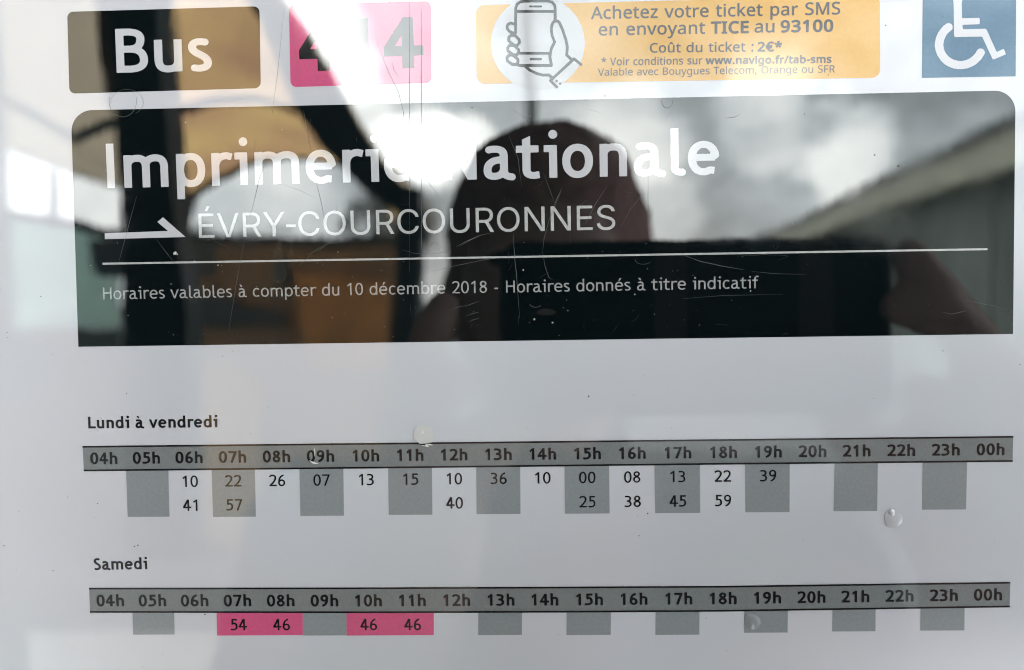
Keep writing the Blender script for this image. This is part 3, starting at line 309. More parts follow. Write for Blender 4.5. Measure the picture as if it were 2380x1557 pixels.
  '3': (532, [[155,-4,63,-1,28,3,50,10,48,17,42,24,25,20,9,11,22,33,14,36,6,40,0,22,-8,50,-13,40,-17,31,-18,23,-32,27,-2,5,2,5,27,28,22,38,8,24,4,24,0,45,-3,26,-10,31,-18,31,-12,14,-22,20,-31,18,-31,12,-33,8,-36,6,-66,0,-46,-6,-47,-10,-13,-14,-5,-10,-4,-16,2,-15,5,-11,12,-12,17,-10,8,-2,37,7,46,6,45,0,45,-10,26,-13,14,-14,11,-24,5,-28,-1,-15,-6,-28,-7,-15,-11,-13,-24,-16,-26,-9,-43,-7,-28,-2,-5,-4,-15,-25,-3,-19,3,-17,17,-27,7,-2,29,0,21,-3,38,-9,31,-16,22,-21,11,-17,5,-14,8,-38,0,-38,-5,-19,-6,-15,-18,-20,-19,-13,-24,-11,-28,-8,-41,-6,-43,0,-47,8,-41,14,-28,-13,-11,-10,-6,-12,-3,-14,2,-12,6,-19,6,-7,44,-16,43,-9]]),
  '4': (532, [[286,1,87,-1,10,4,3,9,1,155,4,5,5,1,103,0,9,2,4,9,0,73,-2,7,-6,4,-108,0,-7,2,-2,4,-1,414,-4,24,-9,4,-105,0,-10,-3,-4,-5,-232,-441,-3,-14,0,-69,4,-9,7,-2,235,0,12,-2,4,-11,0,-150,1,-6],[168,270,-4,5,3,10,101,198,5,8,4,4,3,-6,1,-12,-1,-203,-4,-4,-6,-1]]),
  '5': (532, [[155,-4,56,-1,54,8,27,6,38,13,33,16,36,24,28,29,23,36,16,46,5,38,0,31,-7,64,-8,33,-12,34,-21,35,-29,32,-21,15,-27,12,-33,8,-31,3,-52,-5,-7,4,-2,134,4,11,12,2,202,0,8,1,4,5,1,74,-3,10,-10,3,-133,0,-181,0,-7,-3,-3,-6,0,-331,8,-5,32,-2,10,-12,5,-1,62,21,26,5,34,0,19,-5,18,-15,9,-12,8,-14,8,-24,10,-57,0,-52,-8,-31,-16,-27,-15,-15,-18,-13,-25,-12,-21,-7,-22,-6,-38,-5,-55,3,-57,15,-21,-10,-15,-14,-7,-14,-1,-17,3,-12,8,-19,17,-8,31,-9]]),
  '6': (532, [[243,-6,37,-1,40,6,43,14,26,15,28,21,25,29,21,37,13,39,5,31,0,45,-9,45,-7,21,-15,29,-17,24,-22,22,-24,18,-29,15,-21,9,-24,5,-21,3,-48,0,-52,-10,-6,4,8,29,15,38,28,48,28,35,46,39,28,16,36,16,21,7,4,3,0,5,-2,12,-1,22,-3,9,-13,21,-5,12,-6,5,-38,-11,-40,-17,-38,-22,-31,-21,-43,-40,-23,-27,-24,-36,-23,-43,-16,-40,-20,-69,-14,-88,-5,-76,0,-53,5,-33,9,-29,10,-23,15,-24,17,-22,23,-21,24,-16,29,-13,28,-9],[256,87,-19,4,-19,8,-19,13,-17,20,-11,22,-6,21,-3,17,0,35,5,24,9,22,10,16,20,20,14,9,19,7,17,3,26,0,19,-4,19,-8,17,-12,12,-12,12,-19,8,-19,4,-19,3,-31,-3,-27,-8,-26,-12,-21,-16,-18,-17,-12,-21,-9,-26,-5]]),
  '7': (532, [[147,1,95,-1,7,2,5,5,231,620,11,31,2,12,-2,38,-4,4,-15,4,-307,1,-112,0,-9,-3,-4,-8,0,-69,1,-8,5,-4,305,-1,9,-1,3,-5,-13,-41,-210,-564,-2,-7]]),
  '8': (532, [[243,-6,37,-1,26,3,26,7,45,19,31,21,37,39,17,29,13,33,8,41,0,33,-5,31,-10,28,-10,22,-11,16,-22,28,-12,11,-40,28,-2,5,3,5,18,13,26,27,15,22,15,33,6,26,3,29,-3,28,-9,31,-9,22,-12,19,-11,13,-26,25,-22,14,-23,12,-34,10,-19,3,-33,2,-33,-5,-24,-7,-24,-10,-21,-13,-22,-17,-17,-18,-19,-28,-13,-34,-7,-31,0,-35,6,-29,14,-36,12,-19,19,-22,31,-25,3,-5,-5,-7,-33,-23,-35,-37,-15,-24,-12,-26,-8,-24,-5,-35,3,-41,10,-40,15,-31,22,-31,32,-29,28,-19,46,-18],[256,87,-21,4,-24,10,-22,17,-12,13,-11,18,-6,16,-5,22,0,26,5,22,7,19,14,21,15,15,19,12,22,8,17,4,21,0,21,-4,22,-9,17,-12,19,-18,12,-20,7,-21,4,-29,-1,-16,-5,-22,-10,-21,-11,-17,-11,-10,-21,-15,-19,-8,-29,-6],[246,456,-28,14,-12,10,-11,14,-8,17,-5,24,2,28,12,26,12,15,12,9,29,13,19,1,17,-2,19,-7,14,-9,10,-10,10,-14,7,-15,4,-16,1,-19,-3,-17,-7,-19,-10,-14,-10,-11,-14,-10,-24,-9]]),
  '9': (532, [[161,-15,7,0,38,12,36,16,42,24,34,25,26,24,36,44,19,28,22,41,17,43,13,43,13,54,7,53,5,64,0,74,-6,33,-6,22,-12,28,-14,24,-20,24,-21,19,-22,14,-24,12,-31,10,-26,5,-33,3,-31,-3,-36,-8,-31,-13,-28,-17,-37,-34,-21,-31,-17,-41,-9,-50,-1,-33,6,-40,14,-41,10,-19,16,-24,18,-19,25,-21,31,-17,45,-14,41,-6,55,5,28,8,5,-1,2,-4,-8,-28,-15,-38,-19,-36,-33,-43,-25,-25,-28,-21,-41,-21,-38,-14,-7,-5,2,-33,3,-14,18,-34],[242,389,-19,6,-19,10,-16,13,-15,21,-10,24,-5,22,0,50,6,23,11,22,13,19,16,13,19,10,19,6,43,-1,28,-9,12,-7,17,-16,13,-20,8,-19,5,-21,3,-27,-3,-28,-5,-19,-8,-19,-15,-22,-13,-12,-23,-13,-19,-6]]),
 },
 'noto': {
  ' ': (265, []),
  ',': (220, [[37,-106,45,-1,7,3,5,5,31,74,31,90,4,20,-6,10,-10,3,-62,-1,-7,-2,-5,-6,-20,-112,-17,-73,0,-5]]),
  'B': (526, [[83,-4,218,-1,41,5,43,13,23,12,30,21,16,19,16,26,13,41,3,41,-3,21,-5,19,-17,33,-24,25,-22,14,-39,16,3,5,25,12,20,14,14,14,14,22,10,26,4,31,-4,43,-6,19,-9,19,-8,11,-18,18,-27,17,-40,14,-39,7,-28,3,-198,0,-10,-3,-3,-12,0,-550,2,-10],[161,68,-3,2,-1,7,0,177,3,9,117,1,29,-2,40,-10,22,-13,15,-14,11,-24,4,-14,0,-31,-7,-31,-11,-21,-12,-13,-26,-15,-43,-9],[161,334,-3,3,-1,7,0,152,3,10,82,1,45,-3,40,-7,27,-12,9,-7,9,-13,6,-14,3,-16,0,-29,-3,-17,-7,-16,-15,-18,-10,-6,-19,-8,-47,-8]]),
  'F': (421, [[83,-4,63,-1,8,3,3,6,0,223,3,10,217,1,8,1,5,7,0,55,-3,7,-5,3,-214,1,-7,1,-3,2,0,186,7,4,84,0,150,1,4,5,2,4,0,46,-2,9,-5,5,-309,1,-7,-1,-5,-7,-1,-560,2,-7]]),
  'O': (631, [[279,-11,67,-1,36,5,29,8,47,21,41,31,31,36,11,17,17,33,15,46,10,59,0,83,-10,60,-15,48,-17,33,-11,17,-23,28,-21,19,-35,23,-40,18,-31,8,-28,4,-65,1,-38,-6,-29,-7,-21,-8,-31,-16,-17,-12,-36,-32,-27,-40,-23,-50,-15,-64,-2,-26,0,-76,5,-41,15,-57,23,-50,21,-28,27,-28,41,-27,47,-20],[289,60,-43,10,-35,17,-30,26,-13,19,-15,29,-9,28,-6,24,-5,36,1,78,7,48,12,38,19,36,23,26,30,19,24,10,38,8,28,2,24,-2,12,0,31,-8,31,-12,24,-17,15,-17,11,-16,19,-41,10,-38,6,-36,-1,-83,-5,-36,-14,-47,-17,-34,-21,-26,-32,-22,-38,-14,-33,-5]]),
  'R': (504, [[83,-4,63,-1,5,2,5,5,1,221,3,7,8,1,88,0,9,-3,136,-228,5,-3,7,-2,67,0,9,3,2,6,-2,4,-147,241,0,5,2,2,32,17,32,25,15,17,17,29,10,36,2,28,-2,31,-6,26,-14,34,-22,27,-16,14,-24,14,-31,12,-38,7,-22,3,-185,0,-12,-3,-3,-5,-1,-7,0,-550,2,-10],[161,303,-3,3,-1,7,0,181,3,10,105,0,43,-8,17,-7,14,-8,12,-13,8,-14,4,-12,4,-19,0,-34,-4,-16,-6,-19,-14,-22,-27,-17,-36,-10,-22,-3]]),
  'S': (445, [[150,-11,85,-1,52,10,36,15,28,18,17,14,13,16,13,21,7,17,5,19,4,24,-1,28,-3,19,-11,34,-21,28,-27,24,-24,15,-41,20,-62,24,-45,22,-26,19,-9,12,-8,19,-3,14,0,24,5,21,15,23,24,14,35,10,50,0,55,-10,50,-18,5,1,5,4,21,53,0,4,-2,6,-19,9,-29,10,-43,10,-24,2,-54,3,-29,-3,-29,-6,-40,-16,-19,-11,-30,-27,-17,-27,-11,-33,-3,-36,6,-38,11,-31,17,-23,27,-28,26,-17,38,-19,98,-40,26,-15,13,-10,7,-10,8,-14,4,-14,2,-14,0,-15,-5,-24,-7,-14,-10,-12,-17,-12,-31,-12,-33,-5,-50,0,-60,9,-33,10,-33,12,-8,-2,-3,-7,0,-55,1,-7,4,-5,22,-9,36,-10]]),
  'T': (451, [[190,-4,66,-1,7,3,3,6,2,497,7,4,160,0,7,3,3,7,0,50,-3,8,-5,3,-176,0,-243,0,-10,-3,-3,-8,0,-50,1,-4,5,-5,164,-1,7,-4,1,-493,2,-7]]),
  'V': (486, [[209,-4,64,-1,7,3,5,6,200,559,0,10,-8,3,-64,0,-7,-3,-5,-5,-125,-355,-23,-74,-9,-26,-2,0,-3,5,-25,81,-132,371,-5,5,-9,1,-60,0,-4,-1,-4,-5,1,-7,190,-533,10,-26]]),
  'a': (455, [[145,-11,59,-1,42,10,29,15,13,10,25,24,5,2,3,-3,8,-38,6,-10,7,-3,38,0,10,4,3,12,0,278,-3,34,-3,19,-9,26,-12,21,-24,24,-36,19,-41,8,-33,2,-31,-2,-43,-8,-52,-18,-17,-8,-4,-5,-1,-5,17,-42,5,-8,7,-1,55,21,31,7,31,3,35,-5,17,-8,17,-14,10,-24,5,-36,0,-19,-6,-5,-16,-3,-48,0,-38,-3,-36,-5,-43,-12,-16,-7,-24,-14,-18,-15,-17,-21,-8,-17,-8,-29,0,-45,10,-33,14,-24,25,-24,26,-15],[168,56,-17,5,-16,9,-6,7,-7,12,-5,19,0,15,4,21,8,19,15,15,31,14,57,10,31,0,14,3,27,0,7,-4,1,-52,-6,-24,-10,-22,-19,-22,-26,-16,-21,-7,-17,-3]]),
  'b': (498, [[243,-11,53,-1,43,10,29,15,17,12,19,18,9,13,11,17,13,26,7,21,8,36,5,57,-2,43,-5,33,-16,50,-9,17,-18,26,-25,24,-24,16,-23,10,-34,8,-28,2,-27,-2,-16,-3,-24,-7,-17,-8,-21,-15,-19,-18,-5,0,1,84,-1,135,-5,5,-4,1,-55,0,-7,-1,-6,-7,0,-602,3,-6,7,-3,43,2,7,7,10,38,5,4,26,-24,26,-18,26,-10],[254,56,-22,2,-33,11,-14,10,-15,17,-12,29,-8,31,-5,48,0,28,5,48,6,24,7,19,11,19,13,12,19,10,38,9,21,1,27,-3,21,-7,22,-14,12,-15,9,-17,13,-41,5,-38,0,-45,-11,-62,-8,-21,-12,-22,-18,-16,-19,-10,-19,-5,-22,-3]]),
  'c': (390, [[212,-11,68,-1,38,8,33,13,6,4,2,7,0,55,-3,5,-5,1,-57,-19,-38,-5,-21,0,-31,6,-19,7,-15,9,-13,13,-14,21,-9,24,-5,21,-5,38,0,34,3,26,12,50,14,26,17,18,17,9,26,9,19,3,26,0,34,-5,43,-13,7,2,5,8,16,45,0,7,-4,5,-34,12,-36,8,-24,3,-33,0,-52,-10,-22,-7,-31,-17,-13,-10,-23,-24,-12,-14,-19,-36,-9,-29,-8,-45,0,-71,5,-38,16,-48,13,-24,16,-21,30,-27,21,-13,19,-8,33,-10]]),
  'e': (457, [[221,-11,68,-1,24,3,43,10,38,14,5,5,1,5,-1,55,-5,4,-5,0,-50,-17,-54,-10,-48,1,-26,5,-19,7,-17,10,-14,12,-10,12,-11,19,-11,35,-4,36,2,3,8,1,278,1,5,5,1,4,0,46,-3,28,-6,29,-18,45,-16,24,-27,27,-17,11,-24,12,-23,7,-34,6,-28,0,-31,-5,-19,-6,-29,-12,-29,-20,-15,-15,-13,-17,-17,-26,-14,-34,-5,-16,-8,-48,0,-62,3,-24,6,-26,13,-36,28,-42,30,-27,21,-14,21,-10,31,-9],[130,263,-3,5,2,14,13,38,19,27,21,16,31,10,24,3,24,-3,24,-7,12,-8,10,-9,11,-17,12,-28,5,-34,-3,-7]]),
  'g': (498, [[205,-196,46,-2,29,3,26,5,33,12,29,17,25,24,11,14,14,29,7,24,6,28,2,43,0,426,-3,6,-7,3,-50,-2,-7,-9,-7,-38,-3,-3,-5,2,-26,25,-18,12,-22,10,-17,5,-31,5,-22,0,-26,-3,-35,-11,-17,-8,-19,-14,-29,-29,-23,-39,-13,-35,-10,-50,0,-77,5,-35,10,-36,14,-31,19,-26,27,-27,19,-14,28,-12,36,-8,45,0,34,7,24,9,14,9,31,27,2,1,3,-4,-2,-67,-8,-33,-7,-17,-13,-19,-20,-15,-19,-8,-27,-6,-52,0,-64,10,-38,12,-17,7,-5,0,-4,-5,-2,-57,6,-9,24,-10,38,-10],[218,56,-24,5,-24,14,-13,12,-13,21,-10,27,-7,35,-3,34,3,52,5,29,9,28,12,22,14,16,20,13,21,7,19,3,31,-2,31,-8,20,-10,18,-19,12,-22,8,-26,5,-33,3,-53,-3,-43,-7,-33,-6,-17,-11,-19,-13,-13,-19,-11,-23,-7,-19,-3]]),
  'l': (212, [[73,-4,62,-1,7,3,3,8,0,595,-1,7,-5,5,-62,1,-7,-3,-3,-7,0,-596,1,-7]]),
  'm': (755, [[73,-4,62,-1,4,2,5,4,1,234,6,50,10,35,17,26,21,16,26,9,17,3,26,0,33,-9,19,-16,8,-12,6,-17,4,-21,0,-291,4,-10,9,-3,55,0,7,2,5,5,1,259,3,21,10,36,12,21,17,17,19,10,38,8,24,0,14,-3,17,-5,12,-7,8,-8,7,-12,7,-16,5,-24,0,-200,0,-91,3,-9,8,-4,59,0,7,3,4,8,0,274,-5,52,-8,29,-12,24,-17,20,-19,16,-19,9,-36,10,-28,3,-38,-3,-36,-10,-24,-12,-18,-12,-29,-30,-4,1,-10,15,-17,18,-15,11,-23,11,-31,8,-19,3,-29,0,-43,-10,-17,-6,-21,-14,-31,-29,-2,1,-3,7,-6,35,-3,6,-10,3,-45,-1,-7,-5,-1,-10,0,-412,1,-7]]),
  'n': (501, [[73,-4,62,-1,4,2,5,5,1,228,5,47,6,24,7,19,10,17,16,17,26,13,39,7,26,0,19,-3,16,-6,15,-8,12,-13,7,-14,8,-29,2,-28,1,-265,3,-9,7,-4,55,0,7,2,5,4,1,122,0,166,-3,29,-5,26,-7,19,-10,20,-21,24,-18,13,-35,15,-50,8,-24,0,-23,-3,-38,-12,-27,-15,-33,-30,-5,8,-6,36,-3,6,-10,3,-45,-1,-7,-5,-1,-10,0,-412,1,-7]]),
  'o': (490, [[214,-11,56,-1,31,6,34,11,19,10,19,14,27,27,23,36,14,35,10,48,3,40,-5,55,-14,50,-13,26,-17,25,-30,30,-10,8,-19,12,-22,9,-43,10,-16,3,-29,0,-36,-5,-33,-10,-36,-20,-35,-32,-22,-32,-14,-33,-10,-41,-3,-26,0,-59,3,-22,5,-24,9,-28,15,-29,20,-28,24,-24,18,-13,33,-17],[232,56,-31,6,-26,13,-18,17,-11,16,-9,22,-8,31,-5,38,0,28,3,29,7,36,10,26,12,20,21,19,22,10,33,6,26,1,29,-6,22,-10,18,-13,13,-15,12,-24,10,-33,5,-38,0,-39,-5,-38,-7,-26,-12,-26,-15,-21,-20,-15,-23,-10,-31,-5]]),
  'r': (336, [[73,-4,62,-1,7,3,3,6,0,233,7,40,8,22,12,21,12,15,12,10,29,16,33,8,22,0,28,-4,10,8,8,54,-3,8,-12,5,-24,3,-29,-1,-35,-9,-22,-10,-24,-18,-33,-37,-2,0,-3,5,-4,40,-2,14,-3,6,-7,3,-46,0,-4,-2,-5,-4,-1,-422,1,-7]]),
  's': (389, [[136,-11,77,-1,41,8,28,11,29,18,20,19,11,17,10,26,3,17,0,26,-6,26,-12,24,-24,25,-19,13,-33,17,-84,34,-38,19,-15,13,-6,12,-1,26,7,15,22,13,24,6,31,3,31,-3,43,-10,38,-13,7,1,23,50,1,5,-2,6,-7,5,-29,11,-29,7,-33,5,-50,3,-29,-3,-35,-8,-22,-8,-26,-16,-21,-20,-13,-20,-7,-19,-3,-26,3,-27,10,-23,19,-25,23,-18,27,-15,119,-52,25,-17,11,-19,1,-28,-8,-18,-12,-11,-12,-6,-33,-9,-55,0,-21,3,-39,9,-45,18,-7,0,-3,-8,-1,-47,1,-7,3,-6,12,-8,29,-11]]),
  'u': (501, [[188,-11,58,-1,34,7,35,15,17,12,24,21,2,-1,3,-7,6,-31,6,-7,52,-2,5,2,5,5,0,425,-3,6,-7,3,-57,0,-10,-3,-3,-10,0,-236,-8,-52,-10,-27,-12,-20,-12,-11,-21,-12,-24,-7,-24,-3,-19,0,-31,5,-17,8,-14,11,-9,13,-5,14,-6,26,-1,295,-3,6,-7,3,-57,0,-10,-3,-3,-10,0,-298,6,-36,14,-35,14,-19,12,-13,29,-19,19,-7]]),
  'v': (412, [[166,-4,76,-1,7,3,3,6,152,397,8,22,0,7,-4,4,-9,2,-60,0,-4,-2,-5,-4,-113,-315,-9,-27,-2,-2,-2,1,-31,93,-91,250,-5,4,-9,2,-60,0,-4,-2,-5,-4,7,-22,152,-402]]),
  'y': (414, [[48,-196,32,-2,19,3,26,7,17,8,34,26,21,27,16,27,19,44,182,483,-3,7,-10,2,-59,0,-7,-3,-5,-6,-92,-254,-25,-78,-2,-3,-3,1,-2,6,-28,83,-96,248,-5,4,-7,2,-62,0,-7,-4,-1,-5,3,-9,168,-419,-31,-79,-13,-19,-12,-13,-16,-10,-19,-6,-24,-3,-38,5,-5,-2,-5,-4,0,-53,10,-7]]),
 },
 'noto_medium': {
  ' ': (276, []),
  '*': (458, [[287,239,7,-1,7,1,50,27,17,11,4,10,-3,12,-71,93,-3,9,9,4,104,7,12,4,5,7,1,9,-12,69,-6,6,-12,2,-123,-35,-7,1,-2,10,13,123,-4,10,-15,3,-64,0,-9,-2,-5,-4,-4,-16,11,-93,3,-29,-5,-4,-120,34,-9,2,-10,-3,-4,-5,-4,-9,-8,-62,1,-10,4,-5,9,-3,107,-7,8,-4,-3,-9,-71,-98,-1,-12,5,-7,65,-34,9,-2,7,3,10,14,40,90,4,8,3,1,6,-6]]),
  ':': (231, [[107,-23,8,-1,17,3,24,13,12,14,8,24,0,28,-10,27,-10,10,-9,6,-23,7,-11,1,-17,-3,-23,-12,-12,-14,-6,-19,0,-34,10,-26,10,-10,9,-6],[98,323,17,-3,15,2,16,6,16,11,11,22,3,14,0,24,-6,24,-6,9,-8,8,-24,10,-9,2,-19,0,-24,-9,-15,-13,-9,-24,-1,-36,8,-21,14,-17]]),
  'A': (528, [[7,-11,68,-1,15,6,64,164,4,5,7,1,200,0,8,-10,59,-153,4,-7,8,-4,10,-2,59,0,12,4,5,9,-2,10,-114,293,-108,276,-10,5,-9,1,-50,0,-14,-6,-224,-572,-1,-12,3,-4],[194,253,-2,3,0,5,69,185,2,3,5,-4,16,-46,49,-134,2,-10,-10,-3]]),
  'C': (523, [[281,-18,82,-1,26,3,41,7,39,13,6,4,3,10,0,57,-5,9,-12,4,-34,-9,-52,-10,-33,-2,-48,2,-31,7,-17,7,-19,11,-21,16,-19,22,-15,24,-12,26,-10,38,-5,38,0,57,5,36,8,31,19,41,21,28,15,15,19,14,36,17,40,8,48,0,43,-8,57,-21,11,1,6,8,26,54,1,12,-6,7,-45,17,-53,13,-47,5,-36,0,-26,-3,-48,-10,-28,-9,-36,-18,-24,-16,-17,-14,-23,-26,-22,-32,-17,-33,-14,-43,-10,-47,-3,-27,0,-59,11,-69,9,-33,14,-36,10,-19,26,-36,23,-24,20,-14,19,-13,29,-12,45,-13]]),
  'M': (743, [[86,-11,63,-1,9,4,6,12,0,400,-1,14,0,4,2,1,15,-34,146,-390,6,-7,12,-4,48,0,12,4,4,4,145,381,20,46,2,-1,1,-4,-2,-14,0,-393,1,-12,5,-7,12,-4,59,0,10,3,4,3,4,14,0,155,0,400,-2,10,-4,7,-14,3,-91,0,-9,-1,-7,-5,-167,-433,-5,-5,-7,12,-160,424,-4,5,-12,3,-100,-1,-10,-5,-3,-16,0,-553,3,-14]]),
  'S': (456, [[157,-18,78,-1,23,3,41,10,40,16,31,21,17,17,20,32,12,35,2,17,0,38,-3,22,-9,28,-10,19,-11,15,-20,19,-39,26,-125,53,-24,13,-25,22,-11,21,-3,17,0,14,5,24,15,20,28,16,26,6,48,0,52,-10,55,-18,7,1,7,4,22,60,0,7,-5,9,-9,5,-43,15,-43,10,-24,2,-55,3,-28,-3,-34,-8,-38,-14,-23,-14,-23,-19,-19,-27,-14,-38,-3,-35,0,-27,3,-16,10,-29,12,-24,10,-13,21,-21,34,-22,47,-23,74,-29,33,-18,24,-21,8,-12,4,-17,0,-31,-5,-17,-8,-14,-24,-19,-34,-12,-29,-3,-43,0,-24,2,-57,13,-47,16,-8,0,-6,-4,-4,-12,0,-55,1,-9,5,-7,28,-13,36,-9]]),
  'V': (497, [[212,-11,68,-1,11,4,4,4,203,569,-2,12,-4,4,-10,2,-64,0,-12,-3,-4,-5,-144,-411,-7,-22,-2,-3,-3,1,-2,5,-18,56,-132,374,-5,5,-12,3,-62,0,-11,-3,-5,-10,6,-24,191,-535,8,-17]]),
  'a': (466, [[152,-18,56,-1,31,6,22,7,19,9,16,12,22,19,5,-4,8,-34,6,-5,9,-3,41,0,9,3,5,3,4,14,-1,300,-5,36,-9,29,-8,14,-19,25,-19,13,-21,10,-34,9,-19,4,-31,1,-33,-1,-50,-11,-54,-19,-15,-7,-5,-12,16,-45,8,-15,12,-2,47,19,39,10,28,3,26,-3,24,-8,15,-14,10,-19,5,-21,0,-27,-6,-6,-10,-2,-83,-2,-36,-5,-31,-8,-35,-13,-26,-16,-15,-12,-12,-14,-12,-22,-12,-40,-1,-33,6,-31,10,-27,16,-22,12,-12,17,-11,26,-11],[175,63,-24,10,-13,12,-5,9,-3,24,1,19,11,22,14,14,26,12,55,10,33,0,34,3,5,-2,3,-4,0,-19,-6,-41,-6,-17,-10,-16,-10,-11,-17,-11,-26,-11,-19,-4]]),
  'c': (401, [[217,-18,68,-1,38,8,40,15,5,5,3,11,0,57,-6,10,-9,1,-57,-19,-38,-5,-22,0,-31,6,-19,9,-13,10,-16,19,-11,23,-11,46,-2,36,2,36,3,21,7,26,7,15,14,21,13,12,26,15,31,5,26,0,31,-5,46,-13,12,5,6,12,17,48,-2,9,-5,5,-31,12,-31,8,-38,5,-35,0,-31,-5,-29,-8,-24,-9,-26,-15,-15,-12,-18,-18,-17,-25,-15,-28,-9,-29,-8,-36,-2,-26,-1,-52,3,-29,5,-23,13,-41,14,-26,12,-17,31,-31,19,-12,31,-14,24,-7]]),
  'd': (509, [[200,-18,51,-1,29,6,21,7,22,10,33,24,3,-3,7,-29,4,-4,7,-3,53,-1,9,4,5,9,1,605,-4,9,-11,6,-62,0,-12,-3,-3,-5,-3,-9,0,-48,1,-145,-5,-1,-21,15,-19,10,-29,9,-31,6,-50,-3,-35,-10,-23,-10,-18,-11,-32,-31,-13,-20,-9,-16,-17,-53,-8,-52,0,-59,7,-53,9,-31,8,-19,10,-19,13,-19,29,-29,34,-19,19,-7],[232,63,-26,4,-17,8,-16,13,-18,25,-9,24,-8,38,-2,38,2,33,6,34,7,24,9,19,15,20,14,11,19,9,15,4,31,0,31,-6,19,-9,17,-15,14,-24,9,-28,6,-36,0,-81,-3,-22,-7,-26,-15,-26,-6,-7,-18,-12,-16,-7,-41,-6]]),
  'e': (468, [[226,-18,68,-1,24,3,36,7,50,18,4,4,4,12,0,50,-3,10,-3,4,-10,3,-52,-18,-55,-10,-47,1,-36,9,-24,14,-24,27,-14,34,-6,26,1,12,3,3,7,0,259,0,15,3,4,4,4,9,0,57,-5,36,-7,24,-7,19,-13,26,-12,18,-26,26,-17,11,-24,12,-40,12,-22,3,-28,0,-34,-5,-26,-8,-21,-9,-17,-10,-27,-22,-29,-38,-13,-25,-10,-27,-10,-43,-2,-24,0,-52,2,-24,6,-26,11,-36,12,-24,16,-23,26,-27,13,-10,36,-19,29,-9],[144,270,-3,3,0,7,7,24,10,19,15,19,28,19,17,5,24,3,23,-3,22,-7,18,-15,13,-17,8,-16,7,-34,-3,-7]]),
  'h': (512, [[76,-11,66,-1,11,4,4,4,3,15,0,245,8,43,12,27,19,21,26,14,36,6,28,-1,29,-8,19,-14,9,-12,6,-17,5,-30,0,-274,3,-15,3,-4,12,-4,57,0,12,4,4,7,2,9,0,291,-6,38,-14,40,-15,22,-10,12,-20,14,-15,7,-28,10,-27,5,-33,2,-28,-2,-46,-12,-23,-12,-22,-15,-5,0,2,191,-3,14,-4,5,-11,3,-60,0,-12,-3,-5,-9,-1,-10,0,-588,4,-17]]),
  'i': (223, [[76,-11,68,-1,12,6,3,10,0,419,-3,14,-9,5,-67,0,-10,-3,-5,-12,-1,-419,4,-14],[98,492,25,-1,19,8,14,14,7,19,1,26,-8,22,-14,14,-17,7,-21,1,-22,-8,-12,-10,-10,-21,0,-31,7,-19,10,-12]]),
  'k': (444, [[76,-11,63,-1,10,3,5,3,3,14,1,141,10,13,24,18,10,-10,133,-177,14,-5,69,0,10,1,9,5,2,7,-4,10,-165,218,-9,15,1,5,18,20,143,151,4,10,-5,9,-11,4,-69,0,-17,-5,-164,-176,-3,1,-1,10,-1,335,-5,10,-12,3,-57,0,-9,-2,-5,-4,-4,-16,0,-591,4,-14]]),
  'n': (512, [[76,-11,66,-1,11,4,4,4,3,15,0,243,2,21,7,26,16,32,14,14,26,14,40,6,24,-1,22,-5,9,-4,17,-13,9,-12,5,-14,6,-33,0,-277,4,-14,8,-5,11,-1,52,0,10,3,4,3,4,14,0,117,0,176,-3,22,-5,23,-12,31,-14,22,-15,15,-12,9,-19,10,-26,9,-48,8,-26,0,-40,-7,-30,-11,-27,-16,-19,-16,-4,4,-6,26,-5,9,-14,4,-50,-2,-7,-4,-4,-14,0,-412,4,-17]]),
  'o': (501, [[219,-18,56,-1,31,6,38,13,21,10,17,12,30,29,18,29,19,45,10,48,3,23,0,34,-5,43,-5,23,-10,29,-17,33,-27,36,-35,27,-31,14,-24,8,-26,5,-43,2,-40,-6,-41,-13,-36,-20,-28,-25,-21,-30,-13,-29,-9,-26,-8,-33,-2,-26,0,-50,5,-38,10,-36,11,-29,12,-21,17,-22,17,-17,29,-21,38,-17],[237,63,-26,5,-19,9,-21,17,-13,19,-14,36,-6,28,-2,38,2,34,3,21,10,34,16,28,10,11,15,11,19,8,28,5,24,0,26,-5,17,-7,24,-19,14,-21,10,-21,8,-31,2,-24,0,-50,-10,-54,-14,-29,-14,-17,-20,-14,-17,-7,-31,-6]]),
  'p': (509, [[76,-204,68,0,10,3,4,7,2,12,-2,200,3,2,4,-2,22,-15,14,-7,41,-12,14,-3,40,0,22,3,26,6,21,10,29,17,20,20,20,28,18,39,10,35,7,55,-2,67,-6,35,-15,46,-16,31,-14,19,-10,9,-17,15,-24,14,-30,12,-24,6,-46,2,-33,-6,-40,-15,-17,-11,-21,-18,-4,4,-7,31,-6,5,-10,3,-45,0,-9,-3,-5,-3,-4,-17,0,-605,4,-13],[256,63,-29,5,-23,11,-18,17,-14,24,-7,26,-5,31,0,81,10,50,9,19,12,15,13,9,19,10,31,6,21,0,24,-4,24,-12,17,-16,14,-22,9,-26,8,-41,0,-57,-2,-21,-8,-31,-12,-26,-10,-16,-16,-16,-19,-11,-29,-6]]),
  'r': (347, [[76,-11,68,-1,10,4,4,7,2,12,0,243,8,31,13,26,25,27,31,18,28,6,20,0,30,-4,10,3,3,4,10,60,-3,14,-5,4,-15,4,-38,3,-35,-5,-34,-12,-33,-24,-21,-21,-3,1,-3,10,-4,31,-5,9,-12,4,-45,0,-11,-4,-4,-4,-3,-15,0,-412,4,-14]]),
